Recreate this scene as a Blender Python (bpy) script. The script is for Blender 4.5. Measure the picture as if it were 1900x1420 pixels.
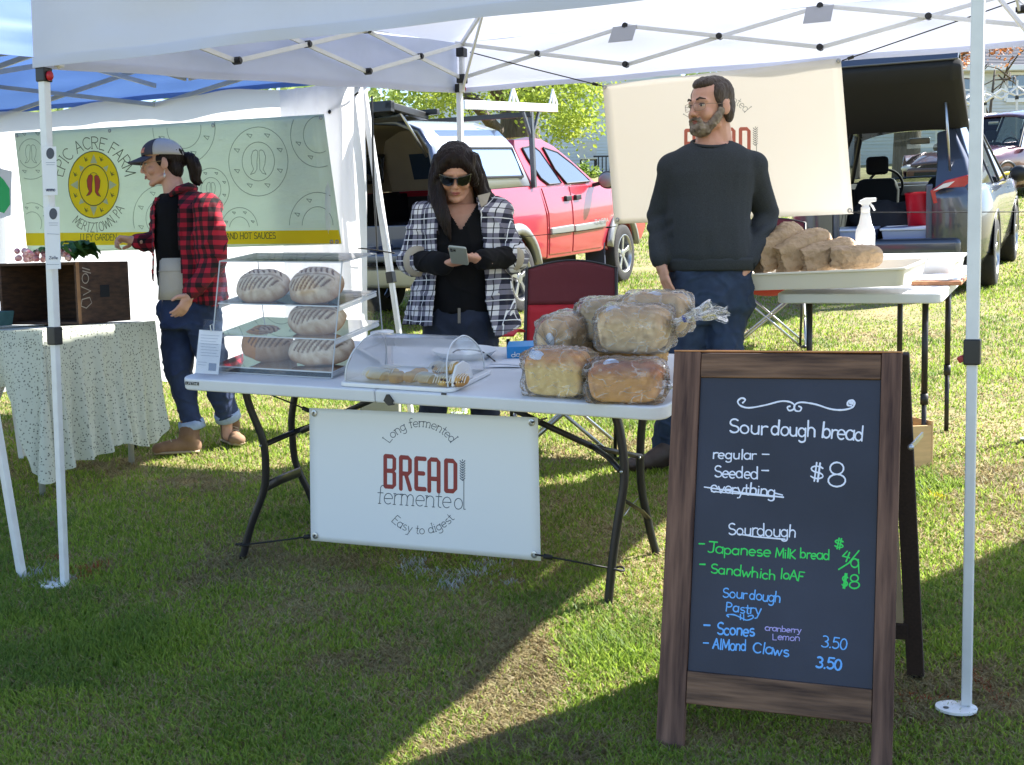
import bpy, bmesh, math, random
import numpy as np
from mathutils import Vector, Matrix, Euler, noise
random.seed(7); np.random.seed(7)
R=math.radians; PI=math.pi
for o in list(bpy.data.objects): bpy.data.objects.remove(o)
S=bpy.context.scene; COL=S.collection
# ------------------------------------------------------------ camera, world, sun, exposure
CZ=1.452; F=2290.8; TH=.0779; RO=-.0124
cam=bpy.data.cameras.new('camera'); co=bpy.data.objects.new('camera',cam); COL.objects.link(co); S.camera=co
cam.sensor_width=36; cam.lens=F/1900*36; cam.clip_start=.05; cam.clip_end=900
co.matrix_world=Matrix.Translation((0,0,CZ))@Matrix.Rotation(PI/2-TH,4,'X')@Matrix.Rotation(RO,4,'Z')
SUN_EL=45; SUN_AZ=66
w=bpy.data.worlds.new('World'); S.world=w; w.use_nodes=True
nt=w.node_tree; nt.nodes.clear()
sky=nt.nodes.new('ShaderNodeTexSky'); sky.sky_type='NISHITA'; sky.sun_disc=False
sky.sun_elevation=R(SUN_EL); sky.sun_rotation=R(SUN_AZ); sky.altitude=150; sky.air_density=1.0; sky.dust_density=.8; sky.ozone_density=2.5
bg=nt.nodes.new('ShaderNodeBackground'); bg.inputs['Strength'].default_value=.1
wo=nt.nodes.new('ShaderNodeOutputWorld'); nt.links.new(sky.outputs[0],bg.inputs[0]); nt.links.new(bg.outputs[0],wo.inputs[0])
sl=bpy.data.lights.new('sun','SUN'); sl.energy=5.0; sl.angle=R(.6); sl.color=(1,.96,.89)
so=bpy.data.objects.new('sun',sl); COL.objects.link(so)
sd=Vector((math.sin(R(SUN_AZ))*math.cos(R(SUN_EL)),math.cos(R(SUN_AZ))*math.cos(R(SUN_EL)),math.sin(R(SUN_EL))))
so.rotation_euler=sd.to_track_quat('Z','Y').to_euler(); so.location=(8,4,12)
S.view_settings.view_transform='Standard'; S.view_settings.look='None'; S.view_settings.gamma=1
S.view_settings.exposure=1.85
S.render.engine='CYCLES'
cy=S.cycles; cy.max_bounces=8; cy.diffuse_bounces=4; cy.glossy_bounces=4; cy.transmission_bounces=8; cy.transparent_max_bounces=24
cy.caustics_reflective=False; cy.caustics_refractive=False; cy.sample_clamp_indirect=8
# ------------------------------------------------------------ where a photo pixel lies in the place
def ray(u,v):
    X=u-950; Y=v-710; c,s=math.cos(RO),math.sin(RO)
    X,Y=c*X+s*Y,-s*X+c*Y
    a,b=1.0,-Y/F
    return Vector((X/F, math.cos(TH)+b*math.sin(TH), -math.sin(TH)+b*math.cos(TH)))
EYE=Vector((0,0,CZ))
def P(u,v,D): r=ray(u,v); return EYE+r*(D/r.y)
def gz(x,y):
    z=.0401*max(-30,min(x,30))+.0972*min(y,60)
    if y>16: z+=.035*(min(y,60)-16)
    if y<-6: z-=.06*(y+6)
    return z
def G(u,v):
    r=ray(u,v); lo=.5
    while lo<290:
        q=EYE+r*((lo+.5)/r.y)
        if q.z<gz(q.x,q.y): break
        lo+=.5
    hi=lo+.5
    for _ in range(50):
        m=(lo+hi)/2; q=EYE+r*(m/r.y)
        if q.z<gz(q.x,q.y): hi=m
        else: lo=m
    return q
def PL(u,v,O,N):
    r=ray(u,v); return EYE+r*((O-EYE).dot(N)/r.dot(N))
def on(x,y,h=0): return Vector((x,y,gz(x,y)+h))
# ------------------------------------------------------------ materials
def c(r,g,b):
    f=lambda x:(x/255/12.92 if x<=10 else ((x/255+.055)/1.055)**2.4)
    return (f(r),f(g),f(b),1)
MATS={}
def N(t,ty,**k):
    n=t.nodes.new(ty)
    for a,b in k.items():
        if hasattr(n,a): setattr(n,a,b)
    return n
def mulc(a,k): return tuple(min(1,x*k) for x in a[:3])+(1,)
def M(name,col,rough=.6,metal=0,var=0,vs=4,bump=0,bs=60,tr=0,coat=0,st=(1,1,1),col2=None,sheen=0,alpha=1,spec=.5,det=4,trans=0,emit=0,bdist=.01,sss=0):
    if name in MATS: return MATS[name]
    m=bpy.data.materials.new(name); m.use_nodes=True; t=m.node_tree; b=t.nodes['Principled BSDF']; o=t.nodes['Material Output']
    L=t.links.new
    b.inputs['Base Color'].default_value=col; b.inputs['Roughness'].default_value=rough; b.inputs['Metallic'].default_value=metal
    b.inputs['Specular IOR Level'].default_value=spec
    if coat: b.inputs['Coat Weight'].default_value=coat; b.inputs['Coat Roughness'].default_value=.05
    if sheen: b.inputs['Sheen Weight'].default_value=sheen
    if sss: b.inputs['Subsurface Weight'].default_value=sss; b.inputs['Subsurface Radius'].default_value=(.012,.004,.002); b.inputs['Subsurface Scale'].default_value=1
    if trans: b.inputs['Transmission Weight'].default_value=trans
    if alpha<1: b.inputs['Alpha'].default_value=alpha
    if emit: b.inputs['Emission Color'].default_value=col; b.inputs['Emission Strength'].default_value=emit
    tc=N(t,'ShaderNodeTexCoord'); mp=N(t,'ShaderNodeMapping'); mp.inputs['Scale'].default_value=st; L(tc.outputs['Object'],mp.inputs[0])
    colout=None
    if var or col2:
        n=N(t,'ShaderNodeTexNoise'); n.inputs['Scale'].default_value=vs; n.inputs['Detail'].default_value=det; L(mp.outputs[0],n.inputs[0])
        r=N(t,'ShaderNodeValToRGB'); r.color_ramp.elements[0].position=.3; r.color_ramp.elements[1].position=.7
        r.color_ramp.elements[0].color=mulc(col,1-var); r.color_ramp.elements[1].color=col2 or mulc(col,1+var)
        L(n.outputs[0],r.inputs[0]); L(r.outputs[0],b.inputs['Base Color']); colout=r.outputs[0]
    if bump:
        n=N(t,'ShaderNodeTexNoise'); n.inputs['Scale'].default_value=bs; n.inputs['Detail'].default_value=4; L(mp.outputs[0],n.inputs[0])
        u=N(t,'ShaderNodeBump'); u.inputs['Strength'].default_value=bump; u.inputs['Distance'].default_value=bdist; L(n.outputs[0],u.inputs['Height']); L(u.outputs[0],b.inputs['Normal'])
    if tr:
        tl=N(t,'ShaderNodeBsdfTranslucent'); tl.inputs[0].default_value=col
        if colout: L(colout,tl.inputs[0])
        x=N(t,'ShaderNodeMixShader'); x.inputs[0].default_value=tr; L(b.outputs[0],x.inputs[1]); L(tl.outputs[0],x.inputs[2]); L(x.outputs[0],o.inputs[0])
    MATS[name]=m; return m
def GL(name,tint=(1,1,1,1),refl=.06,rough=.03,haze=0,hcol=(.8,.8,.8,1),bump=0,bs=30,st=(1,1,1),bdist=.01,hvar=0,ior=1.45,crease_glint=0):
    """thin clear sheet: see-through, mirror sheen by angle, some milky haze"""
    if name in MATS: return MATS[name]
    m=bpy.data.materials.new(name); m.use_nodes=True; t=m.node_tree; t.nodes.remove(t.nodes['Principled BSDF']); o=t.nodes['Material Output']; L=t.links.new
    a=N(t,'ShaderNodeBsdfTransparent'); a.inputs[0].default_value=tint
    g=N(t,'ShaderNodeBsdfGlossy'); g.inputs['Roughness'].default_value=rough
    fr=N(t,'ShaderNodeFresnel'); fr.inputs[0].default_value=ior
    ma=N(t,'ShaderNodeMath',operation='ADD'); ma.inputs[1].default_value=refl-((ior-1)/(ior+1))**2; L(fr.outputs[0],ma.inputs[0])
    x=N(t,'ShaderNodeMixShader'); L(ma.outputs[0],x.inputs[0]); L(a.outputs[0],x.inputs[1]); L(g.outputs[0],x.inputs[2])
    last=x
    tc=N(t,'ShaderNodeTexCoord'); mp=N(t,'ShaderNodeMapping'); mp.inputs['Scale'].default_value=st; L(tc.outputs['Object'],mp.inputs[0])
    if bump:
        n=N(t,'ShaderNodeTexNoise'); n.inputs['Scale'].default_value=bs; n.inputs['Detail'].default_value=5; L(mp.outputs[0],n.inputs[0])
        u=N(t,'ShaderNodeBump'); u.inputs['Strength'].default_value=bump; u.inputs['Distance'].default_value=bdist; L(n.outputs[0],u.inputs['Height']); L(u.outputs[0],g.inputs['Normal']); L(u.outputs[0],fr.inputs['Normal'])
    if haze:
        d=N(t,'ShaderNodeBsdfDiffuse'); d.inputs[0].default_value=hcol
        tl=N(t,'ShaderNodeBsdfTranslucent'); tl.inputs[0].default_value=hcol
        dm=N(t,'ShaderNodeMixShader'); dm.inputs[0].default_value=.5; L(d.outputs[0],dm.inputs[1]); L(tl.outputs[0],dm.inputs[2])
        y=N(t,'ShaderNodeMixShader'); y.inputs[0].default_value=haze; L(x.outputs[0],y.inputs[1]); L(dm.outputs[0],y.inputs[2]); last=y
        if hvar:
            n=N(t,'ShaderNodeTexNoise'); n.inputs['Scale'].default_value=bs; n.inputs['Detail'].default_value=5; n.inputs['Distortion'].default_value=1; L(mp.outputs[0],n.inputs[0])
            mr=N(t,'ShaderNodeMapRange'); mr.inputs[1].default_value=.45; mr.inputs[2].default_value=.75; mr.inputs[3].default_value=haze; mr.inputs[4].default_value=min(1,haze+hvar); L(n.outputs[0],mr.inputs[0]); L(mr.outputs[0],y.inputs[0])
    if crease_glint:  # white streaks along film creases, highlights painted into the haze
        ns=N(t,'ShaderNodeTexNoise'); ns.inputs['Scale'].default_value=9; ns.inputs['Detail'].default_value=3; L(mp.outputs[0],ns.inputs[0])
        mm=N(t,'ShaderNodeMix',data_type='VECTOR'); mm.inputs[0].default_value=.16; L(mp.outputs[0],mm.inputs[4]); L(ns.outputs[1],mm.inputs[5])
        vo=N(t,'ShaderNodeTexVoronoi',feature='DISTANCE_TO_EDGE'); vo.inputs['Scale'].default_value=crease_glint; L(mm.outputs[1],vo.inputs[0])
        mr=N(t,'ShaderNodeMapRange'); mr.inputs[1].default_value=0; mr.inputs[2].default_value=.055; mr.inputs[3].default_value=.8; mr.inputs[4].default_value=haze; L(vo.outputs[0],mr.inputs[0])
        n3=N(t,'ShaderNodeTexNoise'); n3.inputs['Scale'].default_value=14; L(mp.outputs[0],n3.inputs[0]); m3=N(t,'ShaderNodeMapRange'); m3.inputs[1].default_value=.42; m3.inputs[2].default_value=.66; L(n3.outputs[0],m3.inputs[0])
        mx3=N(t,'ShaderNodeMix'); L(m3.outputs[0],mx3.inputs[0]); mx3.inputs[2].default_value=haze; L(mr.outputs[0],mx3.inputs[3]); L(mx3.outputs[0],y.inputs[0])
    L(last.outputs[0],o.inputs[0]); MATS[name]=m; return m
# ------------------------------------------------------------ mesh building
class MB:
    def __init__(s): s.v=[]; s.f=[]; s.mi=[]; s.m=0
    def add(s,vs,fs):
        k=len(s.v); s.v+= [Vector(a) for a in vs]; s.f+=[tuple(i+k for i in f) for f in fs]; s.mi+=[s.m]*len(fs); return s
    def box(s,a,b,Mx=None):
        x0,y0,z0=a; x1,y1,z1=b
        vs=[Vector((x,y,z)) for z in (z0,z1) for x,y in ((x0,y0),(x1,y0),(x1,y1),(x0,y1))]
        if Mx: vs=[Mx@v for v in vs]
        return s.add(vs,[(3,2,1,0),(4,5,6,7),(0,1,5,4),(1,2,6,5),(2,3,7,6),(3,0,4,7)])
    def bar(s,a,b,w,h=None,up=(0,0,1)):
        a=Vector(a);b=Vector(b); h=h or w; d=(b-a).normalized(); up=Vector(up)
        if abs(d.dot(up))>.98: up=Vector((1,0,0)) if abs(d.x)<.9 else Vector((0,1,0))
        sx=d.cross(up).normalized()*w/2; sy=sx.cross(d).normalized()*h/2
        vs=[p+i*sx+j*sy for p in (a,b) for i,j in ((-1,-1),(1,-1),(1,1),(-1,1))]
        return s.add(vs,[(3,2,1,0),(4,5,6,7),(0,1,5,4),(1,2,6,5),(2,3,7,6),(3,0,4,7)])
    def loft(s,rings,cap=True,closed=True):
        n=len(rings[0]); vs=[p for r in rings for p in r]; fs=[]
        for i in range(len(rings)-1):
            for j in range(n if closed else n-1):
                k=(j+1)%n; fs.append((i*n+j,i*n+k,(i+1)*n+k,(i+1)*n+j))
        if cap: fs.append(tuple(range(n-1,-1,-1))); fs.append(tuple((len(rings)-1)*n+j for j in range(n)))
        return s.add(vs,fs)
    def tube(s,pts,r,n=8,ry=None,side=None,cap=True):
        """pts: path, r: radius or list"""
        pts=[Vector(p) for p in pts]; rs=r if isinstance(r,(list,tuple)) else [r]*len(pts)
        rys=ry if isinstance(ry,(list,tuple)) else ([ry]*len(pts) if ry else rs)
        rings=[]; ref=Vector(side) if side else None
        for i,p in enumerate(pts):
            t=(pts[min(i+1,len(pts)-1)]-pts[max(i-1,0)]).normalized()
            if ref is None: ref=Vector((0,0,1)) if abs(t.z)<.9 else Vector((1,0,0))
            a=(ref-t*ref.dot(t)); a=a.normalized() if a.length>1e-6 else Vector((1,0,0)); b=t.cross(a)
            if not side: ref=a
            rings.append([p+a*math.cos(2*PI*k/n)*rs[i]+b*math.sin(2*PI*k/n)*rys[i] for k in range(n)])
        return s.loft(rings,cap)
    def cap(s,a,b,ra,rb,n=14,m=5):
        a=Vector(a);b=Vector(b); d=(b-a); L=d.length; d=d.normalized() if L>1e-6 else Vector((0,0,1)); pts=[];rs=[]
        for i in range(m+1):
            t=PI/2*i/m; pts.append(a-d*ra*math.cos(t)); rs.append(max(1e-4,ra*math.sin(t)))
        for i in range(m+1):
            t=PI/2*i/m; pts.append(b+d*rb*math.sin(t)); rs.append(max(1e-4,rb*math.cos(t)))
        ref=Vector((0,0,1)) if abs(d.z)<.9 else Vector((1,0,0)); x=(ref-d*ref.dot(d)).normalized(); y=d.cross(x)
        return s.loft([[p+x*math.cos(2*PI*k/n)*r+y*math.sin(2*PI*k/n)*r for k in range(n)] for p,r in zip(pts,rs)])
    def ell(s,ce,rad,rot=(0,0,0),n=20,m=12,Mx=None):
        E=Mx or Euler(rot).to_matrix(); ce=Vector(ce); rings=[]
        for i in range(m+1):
            t=PI*i/m; z=-math.cos(t); q=max(1e-4,math.sin(t))
            rings.append([ce+E@Vector((rad[0]*q*math.cos(2*PI*k/n),rad[1]*q*math.sin(2*PI*k/n),rad[2]*z)) for k in range(n)])
        return s.loft(rings)
    def lathe(s,prof,ce=(0,0,0),n=24,Mx=None,cap=False):
        rings=[]
        for r,z in prof:
            q=[Vector((max(r,1e-5)*math.cos(2*PI*k/n),max(r,1e-5)*math.sin(2*PI*k/n),z)) for k in range(n)]
            rings.append([(Mx@v if Mx else v)+Vector(ce) for v in q])
        return s.loft(rings,cap)
    def prism(s,poly,a,b,Mx=None):
        """poly in x,z ; extruded along y from a to b"""
        n=len(poly); vs=[Vector((x,a,z)) for x,z in poly]+[Vector((x,b,z)) for x,z in poly]
        if Mx: vs=[Mx@v for v in vs]
        fs=[tuple(range(n)),tuple(range(2*n-1,n-1,-1))]+[((i+1)%n,i,i+n,(i+1)%n+n) for i in range(n)]
        return s.add(vs,fs)
    def grid(s,fn,nu,nv):
        vs=[Vector(fn(i/nu,j/nv)) for j in range(nv+1) for i in range(nu+1)]
        return s.add(vs,[(j*(nu+1)+i,j*(nu+1)+i+1,(j+1)*(nu+1)+i+1,(j+1)*(nu+1)+i) for j in range(nv) for i in range(nu)])
    def mesh(s,name,Mx=None):
        me=bpy.data.meshes.new(name); vs=[Mx@v for v in s.v] if Mx else s.v
        me.from_pydata([tuple(v) for v in vs],[],s.f); me.validate(); me.update(); return me
def tag(o,label=None,cat=None,group=None,kind=None):
    for k,v in (('label',label),('category',cat),('group',group),('kind',kind)):
        if v: o[k]=v
    return o
def wm(o):
    m=o.matrix_basis.copy()
    while o.parent: o=o.parent; m=o.matrix_basis@m
    return m
def thing(name,label,cat,loc=(0,0,0),rz=0,group=None,mx=None,scale=1):
    o=bpy.data.objects.new(name,None); COL.objects.link(o); o.empty_display_size=.1
    o.matrix_basis=mx if mx else Matrix.Translation(loc)@Matrix.Rotation(rz,4,'Z')@Matrix.Scale(scale,4)
    return tag(o,label,cat,group)
def part(name,mb,mat,parent=None,world=False,smooth=False,bevel=0,sub=0,label=None,solid=0,bseg=2,ang=35):
    """link the collected shapes as ONE mesh object; world=True: coordinates are world ones"""
    me=mb.mesh(name,wm(parent).inverted() if (world and parent) else None)
    mats=mat if isinstance(mat,(list,tuple)) else [mat]
    for m in mats: me.materials.append(m)
    if len(mats)>1 and len(me.polygons)==len(mb.mi): me.polygons.foreach_set('material_index',mb.mi)
    bm=bmesh.new(); bm.from_mesh(me); bmesh.ops.recalc_face_normals(bm,faces=bm.faces); bm.to_mesh(me); bm.free()
    if smooth: me.polygons.foreach_set('use_smooth',[True]*len(me.polygons))
    o=bpy.data.objects.new(name,me); COL.objects.link(o); o.parent=parent
    if solid: d=o.modifiers.new('s','SOLIDIFY'); d.thickness=solid; d.offset=0
    if bevel:
        d=o.modifiers.new('b','BEVEL'); d.width=bevel; d.segments=bseg; d.limit_method='ANGLE'; d.angle_limit=R(ang)
        me.polygons.foreach_set('use_smooth',[True]*len(me.polygons)); d.harden_normals=False
        wn=o.modifiers.new('w','WEIGHTED_NORMAL'); wn.keep_sharp=True
    if sub: d=o.modifiers.new('u','SUBSURF'); d.levels=sub; d.render_levels=sub
    if label: o['label']=label
    return o
def single(name,mb,mat,label,cat,loc=(0,0,0),group=None,**k):
    """a thing that is one mesh, world coordinates, origin at loc"""
    T=Matrix.Translation(loc); mb.v=[v-Vector(loc) for v in mb.v]
    o=part(name,mb,mat,None,**k); o.matrix_basis=T; return tag(o,label,cat,group)
def copy_tree(o,parent=None,label=None,mx=None):
    q=o.copy(); COL.objects.link(q); q.parent=parent
    if mx is not None: q.matrix_basis=mx
    if label: q['label']=label
    for ch in o.children: copy_tree(ch,q)
    return q
def blob(name,mb,mat,parent,voxel=.01,smooth=6,fac=.5,fn=None,world=True,dec=0,label=None):
    """overlapping closed shapes fused into one continuous smooth surface"""
    me=mb.mesh(name); o=bpy.data.objects.new('tmp',me); COL.objects.link(o)
    r=o.modifiers.new('r','REMESH'); r.mode='VOXEL'; r.voxel_size=voxel
    if smooth: s_=o.modifiers.new('s','SMOOTH'); s_.factor=fac; s_.iterations=smooth
    dg=bpy.context.evaluated_depsgraph_get(); me2=bpy.data.meshes.new_from_object(o.evaluated_get(dg)); bpy.data.objects.remove(o)
    n=len(me2.vertices); co_=np.empty(n*3,np.float32); me2.vertices.foreach_get('co',co_); co_=co_.reshape(-1,3)
    if fn:
        no=np.empty(n*3,np.float32); me2.vertices.foreach_get('normal',no); no=no.reshape(-1,3); co_=fn(co_,no)
    if world and parent:
        I=np.array(wm(parent).inverted()); co_=co_@I[:3,:3].T+I[:3,3]
    me2.vertices.foreach_set('co',co_.astype(np.float32).ravel()); me2.update()
    mats=mat if isinstance(mat,(list,tuple)) else [mat]; me2.materials.clear()
    for m in mats: me2.materials.append(m)
    me2.polygons.foreach_set('use_smooth',[True]*len(me2.polygons)); me2.name=name
    o=bpy.data.objects.new(name,me2); COL.objects.link(o); o.parent=parent
    if label: o['label']=label
    return o
def nz(co_,s,seed=0):
    return np.array([noise.noise(Vector((float(a[0])*s[0]+seed,float(a[1])*s[1]+seed*2,float(a[2])*s[2]))) for a in co_],np.float32)
def folds(amp,s,seed=0):
    def f(co_,no): return co_+no*(nz(co_,s,seed)*amp)[:,None]
    return f
def lerp(a,b,t): return a+(b-a)*t
def frame(O,X,Y):
    """matrix with x along X, z normal to X,Y"""
    X=X.normalized(); Z=X.cross(Y).normalized(); Y=Z.cross(X); m=Matrix((X,Y,Z)).transposed().to_4x4(); m.translation=O; return m
# ------------------------------------------------------------ single-stroke lettering
def A_(cx,cy,rx,ry,a0,a1,n=14): return [(cx+rx*math.cos(R(a0+(a1-a0)*i/n)),cy+ry*math.sin(R(a0+(a1-a0)*i/n))) for i in range(n+1)]
FT={
'a':(.95,[A_(.42,.5,.38,.5,50,330),[(.8,1),(.8,0)]]),'b':(.95,[[(.12,1.75),(.12,0)],A_(.5,.5,.38,.5,-150,150)]),
'c':(.85,[A_(.47,.5,.4,.5,45,315)]),'d':(1,[A_(.43,.5,.38,.5,30,330),[(.82,1.75),(.82,0)]]),
'e':(.9,[[(.08,.5),(.82,.52)]+A_(.45,.5,.38,.5,0,310)]),'f':(.6,[A_(.5,1.4,.22,.3,40,180)+[(.28,0)],[(.05,1),(.55,1)]]),
'g':(.95,[A_(.42,.5,.36,.48,40,330),[(.8,1),(.8,-.25)]+A_(.45,-.28,.35,.32,0,-150)]),'h':(.95,[[(.12,1.75),(.12,0)],[(.12,.6)]+A_(.46,.6,.34,.4,160,0)+[(.8,0)]]),
'i':(.4,[[(.2,1),(.2,0)],[(.2,1.35),(.2,1.42)]]),'k':(.85,[[(.12,1.75),(.12,0)],[(.75,1),(.14,.4),(.78,0)]]),'l':(.4,[[(.2,1.75),(.2,0)]]),
'm':(1.35,[[(.1,1),(.1,0)],[(.1,.6)]+A_(.36,.65,.26,.35,160,0)+[(.62,0)],[(.62,.6)]+A_(.9,.65,.27,.35,160,0)+[(1.17,0)]]),
'n':(.95,[[(.12,1),(.12,0)],[(.12,.6)]+A_(.46,.6,.34,.4,160,0)+[(.8,0)]]),'o':(.95,[A_(.47,.5,.4,.5,90,450)]),
'p':(.95,[[(.12,1),(.12,-.65)],A_(.5,.5,.38,.5,-150,150)]),'r':(.65,[[(.12,1),(.12,0)],[(.12,.55)]+A_(.48,.6,.36,.38,165,60)]),
's':(.8,[A_(.42,.76,.3,.25,50,270,8)+A_(.42,.26,.32,.26,90,-140,8)]),'t':(.6,[[(.28,1.5),(.28,.25)]+A_(.48,.22,.2,.22,180,290,6),[(.02,1),(.56,1)]]),
'u':(.95,[[(.12,1),(.12,.4)]+A_(.46,.4,.34,.4,180,360)+[(.8,1)],[(.8,1),(.8,0)]]),'v':(.85,[[(.06,1),(.42,0),(.8,1)]]),
'w':(1.25,[[(.06,1),(.34,0),(.6,.85),(.88,0),(1.16,1)]]),'y':(.9,[[(.1,1),(.45,.1)],[(.82,1),(.35,-.55),(.1,-.6)]]),
'A':(1.2,[[(.05,0),(.58,1.6),(1.1,0)],[(.25,.6),(.92,.6)]]),'B':(1.05,[[(.12,0),(.12,1.6)]+A_(.5,1.2,.38,.4,90,-90,8)+[(.12,.8)],[(.5,.8)]+A_(.5,.4,.45,.4,90,-90,8)+[(.12,0)]]),
'C':(1.15,[A_(.65,.8,.55,.8,45,315)]),'D':(1.2,[[(.12,0),(.12,1.6),(.45,1.6)]+A_(.45,.8,.6,.8,90,-90)+[(.12,0)]]),
'E':(1,[[(.9,1.6),(.12,1.6),(.12,0),(.92,0)],[(.12,.85),(.75,.85)]]),'F':(.9,[[(.85,1.6),(.12,1.6),(.12,0)],[(.12,.85),(.7,.85)]]),
'G':(1.25,[A_(.65,.8,.55,.8,45,350)+[(.8,.66)]]),'H':(1.2,[[(.12,0),(.12,1.6)],[(1.02,0),(1.02,1.6)],[(.12,.8),(1.02,.8)]]),'I':(.4,[[(.2,0),(.2,1.6)]]),
'J':(.9,[[(.05,1.6),(.95,1.6)],[(.6,1.6),(.6,.3)]+A_(.3,.3,.3,.32,0,-150)]),'K':(1.05,[[(.12,0),(.12,1.6)],[(.95,1.6),(.14,.7),(1,0)]]),'L':(.95,[[(.12,1.6),(.12,0),(.85,0)]]),
'M':(1.4,[[(.1,0),(.18,1.6),(.68,.3),(1.18,1.6),(1.28,0)]]),'N':(1.25,[[(.12,0),(.12,1.6),(1.05,0),(1.05,1.6)]]),'O':(1.3,[A_(.65,.8,.56,.8,90,450,20)]),
'P':(1,[[(.12,0),(.12,1.6),(.45,1.6)]+A_(.45,1.2,.42,.4,90,-90,8)+[(.12,.8)]]),'R':(1.1,[[(.12,0),(.12,1.6),(.5,1.6)]+A_(.5,1.2,.4,.4,90,-90,8)+[(.12,.8)],[(.5,.8),(1,0)]]),
'S':(1.0,[A_(.5,1.2,.4,.4,40,270,10)+A_(.5,.4,.43,.4,90,-150,10)]),'T':(1.1,[[(.03,1.6),(1.05,1.6)],[(.54,1.6),(.54,0)]]),'V':(1.15,[[(.05,1.6),(.57,0),(1.1,1.6)]]),
'W':(1.6,[[(.05,1.6),(.42,0),(.8,1.4),(1.18,0),(1.55,1.6)]]),'Z':(1.05,[[(.08,1.6),(.95,1.6),(.06,0),(.98,0)]]),'Y':(1.1,[[(.05,1.6),(.55,.8),(.55,0)],[(1.05,1.6),(.55,.8)]]),'U':(1.2,[[(.12,1.6),(.12,.5)]+A_(.58,.5,.46,.5,180,360)+[(1.04,1.6)]]),
'0':(.95,[A_(.47,.7,.38,.7,90,450)]),'1':(.5,[[(.1,1.2),(.28,1.4),(.28,0)]]),'3':(.9,[A_(.4,1.05,.36,.35,130,-90,9)+A_(.4,.36,.42,.36,90,-140,9)]),'4':(.95,[[(.45,1.4),(.08,.6),(.85,.62)],[(.72,1.3),(.58,0)]]),
'5':(.9,[[(.8,1.4),(.2,1.4),(.15,.8)]+A_(.42,.45,.4,.45,110,-140,10)]),'8':(.95,[A_(.47,1.05,.3,.35,-90,270)+A_(.47,.35,.38,.36,90,-270)]),'9':(.9,[A_(.42,1,.34,.4,0,340),[(.77,1.3),(.7,0)]]),
'$':(.95,[A_(.45,1.0,.36,.3,30,270,8)+A_(.45,.4,.38,.3,90,-150,8),[(.36,1.65),(.36,-.2)],[(.56,1.65),(.56,-.2)]]),'-':(.8,[[(.1,.55),(.7,.6)]]),'.':(.35,[[(.14,0),(.2,.08)]]),'/':(.9,[[(.05,-.3),(.85,1.5)]]),',':(.35,[[(.2,.1),(.1,-.2)]]),' ':(.55,[])}
def glyphs(txt,jit=0,serif=0,track=1,rnd=random.Random(3)):
    x=0; out=[]
    for ch in txt:
        wd,st=FT[ch]
        dy=rnd.uniform(-jit,jit); sc=1+rnd.uniform(-jit,jit); sk=rnd.uniform(-jit,jit)*.6
        for s_ in st:
            out.append([(x+a*sc+b*sk,b*sc+dy) for a,b in s_])
            if serif:
                for e,f in ((0,1),(-1,-2)):
                    if abs(s_[e][0]-s_[f][0])<.02 and len(s_)>1 and abs(s_[e][1]-s_[f][1])>.3 and abs(s_[e][1]-1.42)>.1: out.append([(x+s_[e][0]-serif*.6,s_[e][1]),(x+s_[e][0]+serif*.6,s_[e][1])])
        x+=wd*track+ (track-1)*.2
    return out,x
def line_map(txt,p0,p1,xh,**k):
    """strokes in photo pixels: baseline p0 to p1, x-height xh"""
    st,wd=glyphs(txt,**k); d=Vector((p1[0]-p0[0],p1[1]-p0[1])); L=d.length; d/=L; nrm=Vector((d.y,-d.x)); sx=L/wd
    return [[(p0[0]+d.x*a*sx+nrm.x*b*xh, p0[1]+d.y*a*sx+nrm.y*b*xh) for a,b in s_] for s_ in st]
def arc_map(txt,ce,rx,ry,a0,a1,xh,inner=False,**k):
    """along an ellipse arc; angles in degrees, photo pixels; inner=True reads along the bottom"""
    st,wd=glyphs(txt,**k); out=[]
    for s_ in st:
        q=[]
        for a,b in s_:
            t=R(a0+(a1-a0)*a/wd); h=b*xh*(-1 if inner else 1)
            q.append((ce[0]+(rx+h)*math.cos(t),ce[1]-(ry+h)*math.sin(t)))
        out.append(q)
    return out
def strokes(name,lines,width,mat,parent,O,Nn,lift=.0015,dome=.0006,label=None):
    """ribbons of ink on the plane O,Nn (world), traced from photo pixels"""
    mb=MB(); Nn=Nn.normalized(); L2=[]
    for st in lines:   # split at sharp corners so each ribbon keeps its width
        cur=[st[0]]
        for i in range(1,len(st)):
            cur.append(st[i])
            if i<len(st)-1:
                a=Vector((st[i][0]-st[i-1][0],st[i][1]-st[i-1][1])); b=Vector((st[i+1][0]-st[i][0],st[i+1][1]-st[i][1]))
                if a.length>.6 and b.length>.6 and a.normalized().dot(b.normalized())<.35: L2.append(cur); cur=[st[i]]
        L2.append(cur)
    for k2,st in enumerate(L2):
        pts=[PL(u,v,O,Nn)+Nn*(lift+.00002*(k2%5)) for u,v in st]
        q=[pts[0]]
        for p_ in pts[1:]:
            if (p_-q[-1]).length>1e-4: q.append(p_)
        pts=q
        if len(pts)<2: pts=[pts[0],pts[0]+Vector((width*.6,0,0))]
        rings=[]
        for i,p_ in enumerate(pts):
            t=(pts[min(i+1,len(pts)-1)]-pts[max(i-1,0)])
            t=t.normalized() if t.length>1e-7 else Vector((1,0,0)); sd_=t.cross(Nn)*width/2*((1+.35*noise.noise(p_*160+Vector((len(st),0,0)))) if 'chalk' in name else 1)
            if i in (0,len(pts)-1):
                e=t*width*.35*(-1 if i==0 else 1); rr=[p_-sd_*.5+e,p_+Nn*dome+e,p_+sd_*.5+e]; r2=[p_-sd_,p_+Nn*dome,p_+sd_]
                rings+= [rr,r2] if i==0 else [r2,rr]
            else: rings.append([p_-sd_,p_+Nn*dome,p_+sd_])
        mb.loft(rings,cap=False,closed=False)
    return part(name,mb,mat,parent,world=True,label=label)
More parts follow.
